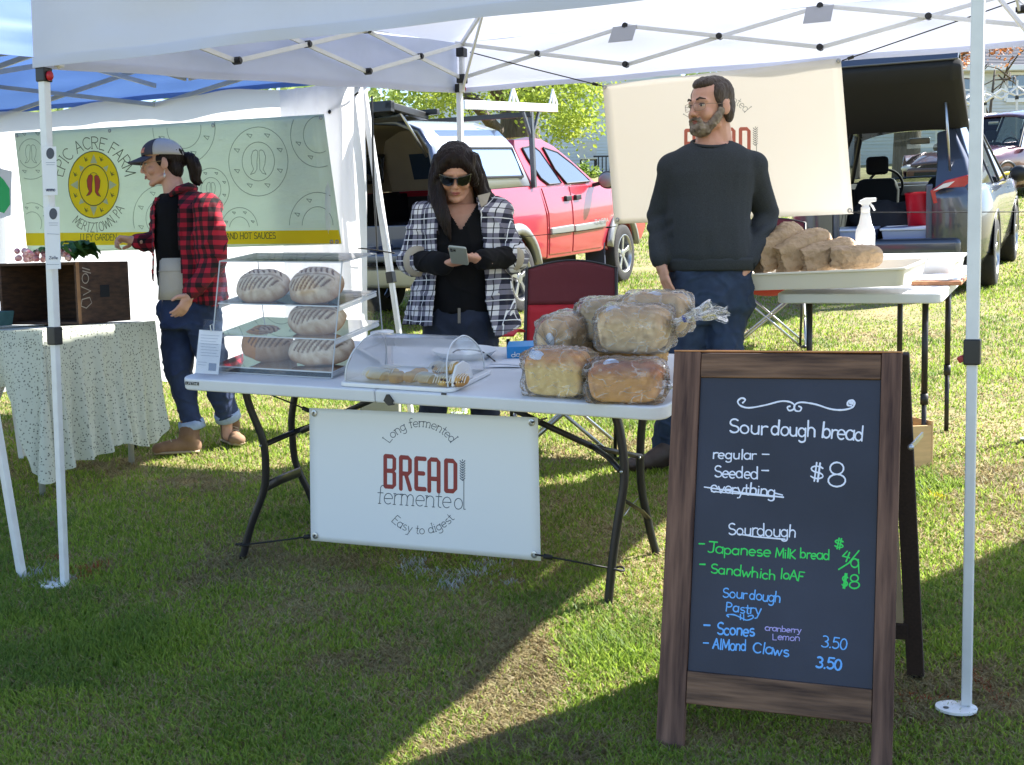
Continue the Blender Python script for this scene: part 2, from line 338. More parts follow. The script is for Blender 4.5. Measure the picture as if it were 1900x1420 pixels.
# ============================================================ colours
WHITE=c(222,222,220); 
m_ground=M('turf_soil',c(104,104,60),.95,var=.0,col2=c(150,138,96),vs=3,bump=.6,bs=40,det=8)
m_can=M('white_canopy_cloth',c(206,211,228),.75,tr=.27,bump=.7,bs=2.2,bdist=.035,var=.04,vs=2,det=8)
m_wallc=M('white_sidewall_cloth',c(228,229,232),.7,tr=.6,bump=.35,bs=2.2)
m_blue=M('blue_canopy_cloth',c(92,126,184),.6,tr=.28,bump=.3,bs=3)
m_frame=M('white_powder_coat',c(214,216,218),.35,var=.05,vs=20)
m_frame2=M('grey_steel_bar',c(176,178,176),.4,metal=.2,var=.08,vs=15)
m_blk=M('black_plastic',c(26,27,30),.45); m_red=M('red_plastic',c(170,22,38),.35); m_steel=M('steel',c(170,172,175),.3,metal=.9)
m_cord=M('black_cord',c(20,20,22),.7)
m_patch=M('grey_patch_cloth',c(150,152,156),.7)
m_white=M('white_plastic',c(228,229,230),.4,bump=.05,bs=80); m_paper=M('white_paper',c(232,234,240),.7,tr=.15)
# ============================================================ ground sheet
def axis(a,b,n,near): 
    t=np.linspace(-1,1,n); return np.sign(t)*np.abs(t)**3*(b-a)/2+near
mb=MB(); xs=axis(-260,260,90,0); ys=axis(-260,260,110,5)
vs=[]
for y in ys:
    for x in xs:
        vs.append((x,y,gz(x,y)+(.02*noise.noise(Vector((x*.8,y*.8,0))) if abs(x)<25 and 9<y<40 else 0)))
nx=len(xs); mb.add(vs,[(j*nx+i,j*nx+i+1,(j+1)*nx+i+1,(j+1)*nx+i) for j in range(len(ys)-1) for i in range(nx-1)])
gr=part('ground',mb,m_ground,smooth=True); gr['kind']='structure'
# ============================================================ our white tent
FL=Vector((-1.6574,4.4816)); TY=-.4532; LE=3.1357; HV=1.88
te=Vector((math.cos(TY),math.sin(TY))); tn=Vector((-math.sin(TY),math.cos(TY)))
def T(s,t,h=0,o=FL,L=LE,e=te,n=tn):
    q=o+e*(s*L)+n*(t*L); return Vector((q.x,q.y,gz(q.x,q.y)+h))
def canopy_mesh(Tf,hv,drop,peak,seed,over=.03,wr=.005,sag=.03):
    mb=MB(); n=48; k=over
    def roof(u,v):
        m=1-max(abs(2*u-1),abs(2*v-1)); u2=-k+u*(1+2*k); v2=-k+v*(1+2*k)
        h=hv+drop+peak*m-sag*math.sin(PI*m)*4*.5
        q=Tf(u2,v2,h); h2=noise.noise(Vector((u*5+seed,v*5,0)))*.02*min(1,m*6)
        q.z+=h2; return q
    mb.grid(roof,n,n)
    # four valances that ripple and hang from the eave
    for a,b in (((-k,-k),(1+k,-k)),((1+k,-k),(1+k,1+k)),((1+k,1+k),(-k,1+k)),((-k,1+k),(-k,-k))):
        nrm=Vector((b[1]-a[1],-(b[0]-a[0])))
        def val(u,v):
            s=lerp(a[0],b[0],u); t=lerp(a[1],b[1],u); e=min(1,8*min(u,1-u))
            w_=wr*(v**1.2)*e*(math.sin(u*17+seed)+.7*noise.noise(Vector((u*9,v*1.5,seed)))*2+.5*math.sin(u*41+seed*2+v))/LE*1.2+ .004*noise.noise(Vector((u*6,v*6,seed+3)))*e
            s+=nrm.x*w_; t+=nrm.y*w_
            return Tf(s,t,hv+drop*(1-v)+.003*math.sin(u*23+seed)*v*e)
        mb.grid(val,90,10)
        def hem(u,v):
            q=val(u,.88+.12*v); q2=Tf(lerp(a[0],b[0],u)+nrm.x*.0016,lerp(a[1],b[1],u)+nrm.y*.0016,0); q3=Tf(lerp(a[0],b[0],u),lerp(a[1],b[1],u),0); return q+(q2-q3)
        mb.grid(hem,90,1)
    return mb
def leg(parent,base,top,w,inner_h,mf,red=True,foot=True,side=Vector((1,0,0))):
    base=Vector(base);top=Vector(top); d=(top-base); j=base+d*inner_h; up=te.to_3d()
    mb=MB(); mb.bar(base,j,w*.8,w*.8,up); inn=part('inner_leg',mb,mf,parent,world=True,bevel=.003)
    mb=MB(); mb.bar(j,top,w,w,up); ou=part('outer_leg',mb,mf,parent,world=True,bevel=.004)
    mb=MB(); mb.bar(j-d.normalized()*.03,j+d.normalized()*.035,w*1.3,w*1.3,up); part('leg_joint',mb,m_blk,parent,world=True,bevel=.004)
    if red:
        mb=MB(); mb.bar(j-side*w*.6-d.normalized()*.012,j-side*w*1.1-d.normalized()*.02,w*.3,w*.55); part('release_button',mb,m_red,parent,world=True,bevel=.003)
    mb=MB(); mb.bar(top-d.normalized()*.05,top,w*1.35,w*1.35,up); part('leg_bracket',mb,m_blk,parent,world=True,bevel=.004)
    if red:
        mb=MB(); mb.ell(top-d.normalized()*.03+side*w*.9,(.014,.014,.018),n=10,m=6); part('release_button',mb,m_red,parent,world=True,smooth=True)
    if foot:
        mb=MB(); q=base.copy(); z=Vector((0,0,1)); pts=[q+Vector((-.085,.0,.012)),q+Vector((.05,-.0,.012))]
        mb.lathe([(.001,.0),(.052,.0),(.052,.008),(.001,.008)],ce=q+Vector((-.03,-.01,.004)),n=20)
        f=part('foot_plate',mb,m_white,parent,world=True,bevel=.001)
        mb=MB(); mb.lathe([(.001,0),(.007,0),(.007,.002),(.001,.002)],ce=q+Vector((-.06,-.02,.0125)),n=10); part('foot_hole',mb,m_blk,f,world=True)
def truss(parent,A,B,n,hb,ht,mf,w=.017,bolts=True,off=Vector((0,0,0))):
    """A,B functions give point at fraction t and height h; n crosses"""
    for i in range(n):
        t0,t1=i/n,(i+1)/n
        up0=(i%2==0)
        for lo in (True,False):
            h0=hb if lo else ht; h1=ht if lo else hb
            o_=off*(1 if lo else -1)
            mb=MB(); mb.bar(A(t0,h0)+o_,A(t1,h1)+o_,w*.6,w*1.25,(0,0,1)); part('truss_bar',mb,mf,parent,world=True,bevel=.002)
        if bolts:
            js=[(.5*(t0+t1),.5*(hb+ht))]
            if i<n-1: js+=[(t1,hb),(t1,ht)]
            for t,h in js:
                q=A(t,h); mb=MB(); nr=off.normalized() if off.length else Vector((0,1,0))
                mb.tube([q-nr*.022,q+nr*.022],.011,n=10); mb.tube([q-nr*.016,q+nr*.016],.017,n=10); part('truss_joint',mb,m_blk,parent,world=True)
tent=thing('white_canopy_tent','large white pop-up canopy tent sheltering the bread stall, its front valance across the top','canopy tent',T(.5,.5))
part('canopy',canopy_mesh(T,HV,.29,.85,1.3,over=.0075),m_can,tent,world=True,smooth=True)
for s,t in ((0,0),(1,0),(0,1),(1,1)):
    b=T(s,t,0); leg(tent,b,T(s,t,HV+(.0 if t==0 else .05)),.031 if 1 else 0,.49,m_frame,side=te.to_3d())
H0,H1=HV+.075,HV+.28
truss(tent,lambda t,h:T(.012,t,h),None,3,H0,H1,m_frame,off=te.to_3d()*.008)
truss(tent,lambda t,h:T(.988,t,h),None,3,H0,H1,m_frame,off=te.to_3d()*.008)
truss(tent,lambda t,h:T(t,.988,h),None,3,H0,H1,m_frame,off=tn.to_3d()*.008)
truss(tent,lambda t,h:T(t,.012,h),None,3,H0+.07,H1,m_frame,off=tn.to_3d()*.008)
for s,t in ((0,0),(1,0),(0,1),(1,1)):
    a=T(s+.01-.02*s,t+.01-.02*t,HV+.27); m_=T(lerp(s,.5,.5),lerp(t,.5,.5),HV+.62); z=T(.5,.5,HV+1.08)
    mb=MB(); mb.bar(a,m_,.016,.026); part('roof_pole',mb,m_frame,tent,world=True,bevel=.002)
    mb=MB(); mb.bar(m_,z,.016,.026); part('roof_pole',mb,m_frame,tent,world=True,bevel=.002)
    mb=MB(); mb.bar(T(s+.01-.02*s,t+.01-.02*t,HV+.0),T(lerp(s,.5,.22),lerp(t,.5,.22),HV+.42),.012,.02); part('roof_brace',mb,m_frame,tent,world=True,bevel=.002)
    # sliding black bracket at each corner
    s_,t_=s+.012*(1-2*s),t+.012*(1-2*t)
    for h_,k_ in ((.20,.05),(.05,.05)):
        mb=MB(); q=T(s_,t_,HV+h_); mb.bar(q,q+Vector((0,0,k_)),.05,.05,te.to_3d()); part('corner_bracket',mb,m_blk,tent,world=True,bevel=.004)
    mb=MB(); mb.bar(T(s_,t_,HV),T(s_,t_,HV+.27),.026,.026,te.to_3d()); part('corner_post',mb,m_frame,tent,world=True,bevel=.003)
# reinforcement patches where the truss rubs the back canopy
for t in (1/3,2/3):
    for side in (0,1):
        mb=MB()
        if side==0: a=T(t-.022,.985,HV+.33); b=T(t+.022,.985,HV+.33); o2=T(t,.955,HV+.355)-T(t,.985,HV+.33)
        else: a=T(.015,t-.022,HV+.33); b=T(.015,t+.022,HV+.33); o2=T(.045,t,HV+.355)-T(.015,t,HV+.33)
        o2=Vector((o2.x,o2.y,-.12)) if side==0 else Vector((o2.x,o2.y,-.02))
        z=Vector((0,0,-.05)); mb.add([a+z,b+z,b+o2*.8+z,a+o2*.8+z],[(0,1,2,3)]); part('canopy_patch',mb,m_patch,tent,world=True,solid=.002)
# neighbour tent to the right of the picture, whose shade falls across the sign
o3=Vector((1.96,3.64)); e3=Vector((.78,.62)).normalized(); n3=Vector((e3.y,-e3.x))
def T3(s,t,h=0,L=3.05):
    q=o3+e3*(s*L)+n3*(t*L); return Vector((q.x,q.y,gz(q.x,q.y)+h))
tent3=thing('canopy_tent','white canopy tent standing next to the stall beyond the right edge','canopy tent',T3(.5,.5))
part('canopy',canopy_mesh(T3,1.95,.26,.85,4.1),m_can,tent3,world=True,smooth=True)
for s,t in ((0,0),(1,0),(0,1),(1,1)):
    leg(tent3,T3(s,t,0),T3(s,t,1.95),.031,.5,m_frame,side=te.to_3d(),foot=False)
# ============================================================ neighbour blue tent at the left
B_R=Vector((-.58,7.12)); F_R=Vector((-1.87,4.62)); nb=(B_R-F_R); LB=nb.length; nb=nb/LB; eb=Vector((nb.y,-nb.x))
LB2=3.05; TILT=Vector((-.13,0.02))
def TB(s,t,h=0):   # s from left(0) to right(1), t front(0) to back(1)
    q=F_R+nb*(t*LB)-eb*((1-s)*LB2); z=gz(q.x,q.y); q=q+TILT*(h); return Vector((q.x,q.y,z+h))
btent=thing('blue_canopy_tent','blue pop-up canopy tent next door at the left with white cloth sidewalls','canopy tent',TB(.5,.5))
part('canopy',canopy_mesh(TB,1.97,.30,.9,7.7,over=.02),m_blue,btent,world=True,smooth=True)
for s,t in ((0,0),(1,0),(0,1),(1,1)):
    leg(btent,TB(s,t,0),TB(s,t,2.0),.034,.42,m_frame,side=te.to_3d(),foot=False,red=False)
hb,ht=1.93,2.17
for fn,of in ((lambda t,h:TB(.985,t,h),eb),(lambda t,h:TB(.015,t,h),eb),(lambda t,h:TB(t,.985,h),nb),(lambda t,h:TB(t,.015,h),nb)):
    truss(btent,fn,None,2,hb,ht,m_frame2,w=.022,bolts=False,off=of.to_3d()*.01)
truss(btent,lambda t,h:TB(.5,t,h+.12),None,2,hb,ht,m_frame2,w=.022,bolts=False,off=eb.to_3d()*.01)
truss(btent,lambda t,h:TB(t,.5,h+.12),None,2,hb,ht,m_frame2,w=.022,bolts=False,off=nb.to_3d()*.01)
mb=MB(); mb.bar(TB(.5,.5,1.8),TB(.5,.5,2.9),.03); part('centre_pole',mb,m_frame2,btent,world=True)
# sidewalls: back and left, hung with soft scallops
def wall(fa,fb,z0f,z1f,amp,seed,nu=90,nv=30):
    mb=MB()
    def f(u,v):
        a=fa(u); z0=z0f(u); z1=z1f(u); h=lerp(z0,z1,v)
        q=Vector((a.x,a.y,gz(a.x,a.y)+h)); d=amp*(noise.noise(Vector((u*7,v*2.2,seed)))*1.6+.35*math.sin(u*46+seed+v*2)*abs(noise.noise(Vector((u*3,v,seed+9)))))
        return q+fb*d
    return mb.grid(f,nu,nv)
bk=nb.to_3d()
def top_b(u):
    return 1.97+.012*math.cos(u*2*PI*3)-.02*noise.noise(Vector((u*8,1,1)))
part('back_wall',wall(lambda u:TB(u*.985,.97,1.2),bk,lambda u:.26+.06*math.sin(u*9),top_b,.02,2.2),m_wallc,btent,world=True,smooth=True)
part('left_wall',wall(lambda u:TB(.02,.97-u*.95,1.2),eb.to_3d(),lambda u:.1,lambda u:1.93+.03*math.cos(u*20),.02,5.2),m_wallc,btent,world=True,smooth=True)
part('corner_wall',wall(lambda u:TB(.80+u*.19,.955-.03*u,1.2),bk,lambda u:.62+.12*u,lambda u:1.95,.02,8.8,40,30),m_wallc,btent,world=True,smooth=True)
mb=MB(); mb.tube([P(690,178,7.0),P(693,330,7.0),P(700,465,7.0)],.006,n=6); part('zip_strip',mb,m_blk,btent,world=True)
mb=MB(); mb.tube([P(618,205,7.1),P(640,190,7.05),P(665,172,7.0)],.006,n=6); mb.ell(P(613,208,7.1),(.014,.014,.014)); mb.tube([P(632,458,7.15),P(680,462,7.05),P(732,470,6.95)],.004,n=6); mb.ell(P(650,462,7.1),(.014,.014,.012))
part('tie_cord',mb,m_cord,btent,world=True,smooth=True)
# ============================================================ trees, hedge, houses behind
m_bark=M('grey_bark',c(92,84,76),.95,var=.3,vs=12,bump=1,bs=25,st=(1,1,.25),bdist=.05)
def leafmat(n,a,b,tr=.4): return M(n,a,.6,col2=b,vs=1.5,tr=tr)
def leaves(mb,pts,size,rnd,flat=.6):
    for q in pts:
        s=size*rnd.uniform(.6,1.3); e=Euler((rnd.uniform(-1.2,1.2),rnd.uniform(-1.2,1.2),rnd.uniform(0,6.3))).to_matrix()
        vs=[Vector(q)+e@Vector(p_)*s for p_ in ((0,-.5,0),(.32,-.1,.06),(.22,.35,0),(0,.6,-.05),(-.22,.35,0),(-.32,-.1,.06))]
        mb.add(vs,[(0,1,2,3),(0,3,4,5)])
def clusters(rnd,ce,rad,n,per,cr):
    out=[]
    for i in range(n):
        while True:
            d=Vector((rnd.uniform(-1,1),rnd.uniform(-1,1),rnd.uniform(-1,1)))
            if .35<d.length<1: break
        q=Vector(ce)+Vector((d.x*rad[0],d.y*rad[1],d.z*rad[2])); r_=cr*rnd.uniform(.6,1.4)
        for k in range(per):
            out.append(q+Vector((rnd.gauss(0,r_),rnd.gauss(0,r_),rnd.gauss(0,r_*.6))))
    return out
def tree(name,label,base,trunk,limbs,crowns,leafm,lsize,seed,per=26,cr=.22):
    rnd=random.Random(seed); t=thing(name,label,'tree',base)
    mb=MB(); mb.tube([base-Vector((0,0,.2))]+trunk[0],trunk[1],n=14)
    part('trunk',mb,m_bark,t,world=True,smooth=True)
    for lp,lr in limbs:
        mb=MB(); mb.tube(lp,lr,n=8)
        for k in range(6):
            a=lp[-1]*(.2*k/6+.8)+lp[-2]*(.2-.2*k/6) if 0 else lp[-2].lerp(lp[-1],rnd.uniform(.2,1)); b=a+Vector((rnd.uniform(-1,1),rnd.uniform(-1,1),rnd.uniform(-.6,.6)))*.9
            mb.tube([a,a.lerp(b,.5)+Vector((0,0,.1)),b],[.03,.02,.008],n=5)
        part('branch',mb,m_bark,t,world=True,smooth=True)
    mb=MB()
    for ce,rad,n in crowns: leaves(mb,clusters(rnd,ce,rad,n,per,cr),lsize,rnd)
    part('crown',mb,leafm,t,world=True)
    return t
lm=leafmat('spring_leaves',c(122,146,48),c(184,196,86),.45)
b=on(.28,26); tp=lambda u,v,D:P(u,v,D)
tree('maple_tree','big old tree in yellow-green spring leaf behind the red pickup',b,([tp(965,250,26),tp(962,215,26),tp(950,150,26.2),tp(940,60,26)],[.5,.42,.38,.32,.25]),
 [([tp(955,200,26),tp(905,150,25.5),tp(850,110,25)],[.2,.13,.07]),([tp(960,180,26),tp(1030,140,25),tp(1080,150,23.5)],[.16,.09,.04]),([tp(950,150,26),tp(980,60,25),tp(1060,-10,24)],[.2,.14,.07]),([tp(945,120,26),tp(880,20,26),tp(800,-60,26)],[.2,.14,.07]),([tp(925,245,25.5),tp(890,205,25),tp(850,170,24)],[.14,.1,.05])],
 [(tp(1040,165,23.5),(1.1,1.5,.45),55),(tp(1060,225,23),(.45,.8,.3),26),(tp(780,190,25),(1.3,1.5,.45),45),(tp(1010,-40,25),(2.2,2.2,1.6),150),(tp(840,-60,26),(2.4,2.2,1.6),150),(tp(900,170,27),(1.2,1.5,.35),40)],lm,.082,11,per=44)
lo_=leafmat('orange_bud_leaves',c(150,92,52),c(196,140,90),.35)
b=on(10.0,31.0)
tree('budding_tree','bare-limbed tree with orange brown buds in front of the blue house roof',b,([tp(1680,330,31),tp(1686,200,31),tp(1694,120,31),tp(1690,0,31)],[.36,.34,.32,.28,.22]),
 [([tp(1705,148,31),tp(1745,135,30.8),tp(1790,100,30.5),tp(1840,60,30)],[.06,.05,.03,.02]),([tp(1694,110,31),tp(1740,60,30.6),tp(1800,20,30)],[.12,.08,.04]),([tp(1692,90,31),tp(1640,40,31),tp(1590,-20,31)],[.12,.08,.04])],
 [(tp(1745,115,31),(.7,.7,.35),26),(tp(1850,85,30.5),(.5,.5,.22),8),(tp(1800,20,30.6),(1.2,1,.6),30),(tp(1620,0,31),(1.2,1,.6),25)],lo_,.11,5,per=20,cr=.16)
b=on(9.2,33)
wb=leafmat('white_blossom',c(228,226,222),c(240,238,236),.4)
tree('blossom_tree','small tree of white blossom showing above the raised tailgate',b,([tp(1590,330,33),tp(1592,190,33),tp(1596,130,33)],[.1,.09,.07,.05]),
 [([tp(1594,150,33),tp(1570,110,33),tp(1560,80,33)],[.04,.03,.02]),([tp(1594,150,33),tp(1615,115,33),tp(1625,90,33)],[.04,.03,.02])],[(tp(1596,100,33),(.75,.7,.42),34)],wb,.1,15,per=22,cr=.14)
b=on(16.8,37)
tree('young_tree','leafless young tree with thin twigs between the two house windows',b,([tp(1833,300,36),tp(1838,200,36),tp(1846,130,36)],[.06,.05,.04,.025]),
 [([tp(1838,190,36),tp(1855,165,36),tp(1872,125,36)],[.025,.02,.01]),([tp(1836,220,36),tp(1822,180,36),tp(1812,135,36)],[.025,.02,.01]),([tp(1840,170,36),tp(1865,150,35.8),tp(1890,140,35.6)],[.02,.015,.01])],[(tp(1846,120,36),(.4,.4,.3),4)],lo_,.06,25,per=6,cr=.1)
# hedge far left
rnd=random.Random(4); hd=thing('hedge','dark green hedge glimpsed beyond the white sidewall at far left','hedge',on(-7.5,17))
mb=MB(); q0=on(-7.5,17)
leaves(mb,clusters(rnd,(-7.6,17,q0.z+1.7),(1.8,1,.9),120,40,.16),.1,rnd); part('foliage',mb,leafmat('hedge_leaves',c(58,84,30),c(140,164,60),.35),hd,world=True)
mb=MB(); 
for k in range(7): x=-9.2+k*.5; mb.tube([on(x,17,-.1),on(x+rnd.uniform(-.1,.1),17,1.6)],.03,n=6)
part('stem',mb,m_bark,hd,world=True)
# houses
m_sid=M('pale_blue_siding',c(196,200,200),.6,var=.04,vs=3); m_sid2=M('pale_grey_siding',c(196,204,206),.6,var=.04,vs=3)
m_roof=M('grey_shingle',c(112,112,118),.9,var=.25,vs=30,st=(1,1,3)); m_trim=M('white_trim',c(226,228,230),.5)
m_pane=GL('window_pane',(.25,.3,.33,1),refl=.25,rough=.05); m_dark=M('dark_room',c(26,30,34),.9); m_blind=M('window_blind',c(150,158,140),.8)
def house(name,label,x0,x1,y,zb,h,ms,wins,roof_h,board=.11):
    t=thing(name,label,'house',Vector((x0,y,zb)))
    mb=MB(); n=int(h/board)
    # lapped boards round window openings, one joined surface
    for i in range(n):
        z0=i*board; z1=z0+board
        cuts=[(a,b) for a,b,c_,d in wins if z1>c_ and z0<d]; xs_=[0]
        for a,b in sorted(cuts): xs_+=[a,b]
        xs_.append(x1-x0)
        for k in range(0,len(xs_),2):
            a,b=xs_[k],xs_[k+1]; mb.add([(a,-.02,z0),(b,-.02,z0),(b,0,z1),(a,0,z1),(a,.0,z0),(b,.0,z0)],[(0,1,2,3),(4,5,1,0)])
    o=part('siding',mb,ms,t); o['kind']='stuff'
    mb=MB(); L=x1-x0; mb.box((.005,.02,-1.5),(L-.005,7,h)); part('wall_core',mb,m_dark,t)
    mb=MB(); mb.box((-.05,-.025,-2),(L+.05,.03,-.001)); part('foundation',mb,M('grey_block',c(140,140,138),.9,var=.2,vs=6),t)
    # roof: shingle courses
    mb=MB(); run=3.9; cn=22; ov=.35
    for i in range(cn):
        a,b=i/cn,(i+1)/cn; y0=-ov+a*run; y1=-ov+b*run; z0=h+a*roof_h; z1=h+b*roof_h
        mb.add([(-.3,y0,z0+.03),(L+.3,y0,z0+.03),(L+.3,y1,z1),(-.3,y1,z1),(-.3,y0,z0),(L+.3,y0,z0)],[(0,1,2,3),(4,5,1,0)])
    mb.add([(-.3,-ov+run,h+roof_h),(L+.3,-ov+run,h+roof_h),(L+.3,7.4,h),(-.3,7.4,h)],[(0,1,2,3)])
    rf=part('roof',mb,m_roof,t)
    mb=MB(); mb.box((-.3,-ov-.02,h-.13),(L+.3,-ov,h+.02)); mb.box((-.3,-ov,h-.13),(L+.3,0,h-.1)); part('fascia',mb,m_trim,rf)
    for a,b,z0,z1 in wins:
        mb=MB(); e=.09
        mb.box((a-e,-.06,z0-e),(a,.05,z1+e)); mb.box((b,-.06,z0-e),(b+e,.05,z1+e)); mb.box((a,-.06,z1),(b,.05,z1+e)); mb.box((a-.03,-.09,z0-e-.04),(b+.03,.05,z0))
        mb.box((a,-.03,(z0+z1)/2-.03),(b,.02,(z0+z1)/2+.03)); mb.box((a,-.03,z0),(a+.04,.02,z1)); mb.box((b-.04,-.03,z0),(b,.02,z1))
        wf=part('window',mb,m_trim,t)
        mb=MB(); mb.add([(a,-.005,z0),(b,-.005,z0),(b,-.005,z1),(a,-.005,z1)],[(0,1,2,3)]); part('pane',mb,m_pane,wf)
        mb=MB(); mb.add([(a,.012,(z0+z1)/2),(b,.012,(z0+z1)/2),(b,.012,z1),(a,.012,z1)],[(0,1,2,3)]); part('blind',mb,m_blind,wf)
    return t
q=P(1850,126,40); hz=q.z; 
def wx(u,x0,D=40): return P(u,200,D).x-x0
def wz(v,zb,D=40,u=1800): return P(u,v,D).z-zb
hx0=P(1560,200,40).x; zb=hz-3.25
house('blue_house','pale blue one-storey house with white framed windows under a grey roof','' or hx0,hx0+14,40,zb,3.25,m_sid,[(wx(1773,hx0),wx(1803,hx0),wz(189,zb),wz(146,zb)),(wx(1867,hx0),wx(1905,hx0),wz(184,zb),wz(141,zb)),(10.2,11.1,1.4,2.5)],1.7)
hx=P(1000,250,44).x; zb2=P(1090,338,44).z; 
house('grey_house','pale grey sided house with one dark window behind the red pickup','' or hx-4,hx+5,44,zb2,4.4,m_sid2,[(P(1046,220,44).x-hx+4,P(1067,220,44).x-hx+4,P(1050,244,44).z-zb2,P(1050,205,44).z-zb2)],1.8)
# porch bits by the grey house
mb=MB(); 
for k in range(4): a=P(1086+k*.0,0,43)
q=P(1092,320,42.5)
ch=thing('garden_chair','dark garden chair standing by the grey house wall','chair',q)
mb=MB(); mb.box((-.28,-.28,.42),(.28,.28,.47)); mb.v=[v+q for v in mb.v]; part('seat',mb,m_frame2,ch,world=True)
mb=MB(); mb.box((-.3,.24,.47),(.3,.3,1.05)); mb.v=[v+q for v in mb.v]; part('backrest',mb,m_frame2,ch,world=True)
for sx in (-.26,.26):
    for sy in (-.26,.26): mb=MB(); mb.box((sx-.02,sy-.02,-.1),(sx+.02,sy+.02,.42)); mb.v=[v+q for v in mb.v]; part('leg',mb,m_blk,ch,world=True)
q=P(1108,333,42.5); fc=thing('porch_railing','dark slatted porch railing at the foot of the grey house','railing',q)
for k in range(8): mb=MB(); mb.box((-.1+k*.13,0,0),(-.06+k*.13,.04,.75)); mb.v=[v+q for v in mb.v]; part('baluster',mb,m_blk,fc,world=True)
mb=MB(); mb.box((-.12,-.01,.75),(.95,.05,.8)); mb.v=[v+q for v in mb.v]; part('rail',mb,m_blk,fc,world=True)
q=P(1088,340,41); sh=thing('round_shrub','low round green shrub growing by the porch of the grey house','shrub',q)
mb=MB(); leaves(mb,clusters(rnd,q+Vector((0,0,.3)),(.5,.4,.35),30,30,.1),.09,rnd); part('foliage',mb,leafmat('shrub_leaves',c(84,116,44),c(150,170,70),.4),sh,world=True)
mb=MB(); mb.tube([q-Vector((0,0,.2)),q+Vector((0,0,.3))],.05,n=6); part('stem',mb,m_bark,sh,world=True)
# bare white tent frame in front of the blue house
ft=thing('bare_tent_frame','bare white folding tent frame without canopy in front of the blue house','tent frame',on(11,30))
pts=[P(1738,194,30),P(1783,214,30)]
fr=[(1738,180,30),(1832,176,28),(1888,166,31)]
for (u,v,D) in ((1738,190,30),(1887,168,31),(1828,180,33)):
    q=P(u,v,D); mb=MB(); mb.bar(on(q.x,q.y),q+Vector((0,0,.25)),.045); part('pole',mb,m_frame,ft,world=True)
    mb=MB(); mb.bar(q-Vector((0,0,.22)),q-Vector((0,0,.13)),.07); part('pole_collar',mb,m_blk,ft,world=True)
def zig(a,b,n,h):
    for i in range(n):
        p0=a.lerp(b,i/n);p1=a.lerp(b,(i+1)/n)
        for x,y in ((0,h),(h,0)): mb=MB(); mb.bar(p0+Vector((0,0,x)),p1+Vector((0,0,y)),.035); part('truss_bar',mb,m_frame,ft,world=True)
zig(P(1738,200,30),P(1887,178,31),5,.22); zig(P(1738,200,30),P(1828,190,33),3,.22); zig(P(1828,190,33),P(1887,178,31),2,.22); zig(P(1887,178,31),P(1960,190,30),2,.22)
q=P(1767,222,29.5); sp=thing('black_speaker','black loudspeaker box on a stand before the blue house','speaker',on(q.x,q.y))
mb=MB(); mb.box((q.x-.17,q.y-.15,q.z-.12),(q.x+.17,q.y+.15,q.z+.32)); part('cabinet',mb,m_blk,sp,world=True,bevel=.02)
mb=MB(); mb.tube([on(q.x,q.y),q-Vector((0,0,.1))],.02,n=8); part('stand_pole',mb,m_blk,sp,world=True)
for a in range(3): mb=MB(); d=Vector((math.cos(a*2.1),math.sin(a*2.1),0)); mb.bar(on(q.x,q.y,.7),on(q.x+d.x*.45,q.y+d.y*.45,.02),.02); part('stand_leg',mb,m_blk,sp,world=True)
# ============================================================ printed banners
m_ban=M('white_vinyl',c(226,228,230),.5,bump=.08,bs=5); m_cream=M('cream_vinyl',c(234,230,222),.6,tr=.38)
m_ink=M('slate_ink',c(52,66,80),.6); m_brick=M('brick_red_ink',c(142,52,48),.6)
m_sage=M('sage_vinyl',c(212,224,210),.55,tr=.5,bump=.9,bs=2.2,bdist=.03,st=(1,1,2.5),var=.05,vs=1.5); m_yel=M('yellow_print',c(255,222,30),.55,tr=.5); m_ghost=M('faint_ink',c(126,142,132),.6,tr=.4)
m_dink=M('dark_green_ink',c(58,70,52),.6); m_chili=M('chili_red_print',c(186,62,40),.55)
def fill(name,px,mat,parent,O,Nn,lift=.001,label=None):
    mb=MB(); Nn=Nn.normalized(); vs=[PL(u,v,O,Nn)+Nn*lift for u,v in px]; mb.add(vs,[tuple(range(len(vs)))]); return part(name,mb,mat,parent,world=True,label=label)
def oval(cx,cy,rx,ry,n=28,a0=0,a1=360): return [(cx+rx*math.cos(R(a0+(a1-a0)*i/n)),cy+ry*math.sin(R(a0+(a1-a0)*i/n))) for i in range(n+(0 if a1-a0==360 else 1))]
def ring(cx,cy,rx,ry,n=36): q=oval(cx,cy,rx,ry,n); return q+[q[0]]
def sheet(name,TL,TR,BR,BL,mat,parent,n=24,amp=.004,seed=1,solid=.002):
    mb=MB(); nr=(TR-TL).cross(BL-TL).normalized()
    def f(u,v):
        q=TL.lerp(TR,u).lerp(BL.lerp(BR,u),v); return q+nr*amp*(noise.noise(Vector((u*4,v*3,seed))))*min(1,6*min(u,1-u)+.3)
    mb.grid(f,n,n); return part(name,mb,mat,parent,world=True,smooth=True,solid=solid)
def eyelets(parent,pts,O,Nn):
    for u,v in pts:
        q=PL(u,v,O,Nn)+Nn.normalized()*.003; mx=Nn.normalized().to_track_quat('Z','Y').to_matrix()
        mb=MB(); mb.lathe([(.006,0),(.0065,.003),(.012,.002),(.0125,0)],ce=q,n=16,Mx=mx); part('eyelet',mb,m_steel,parent,world=True)
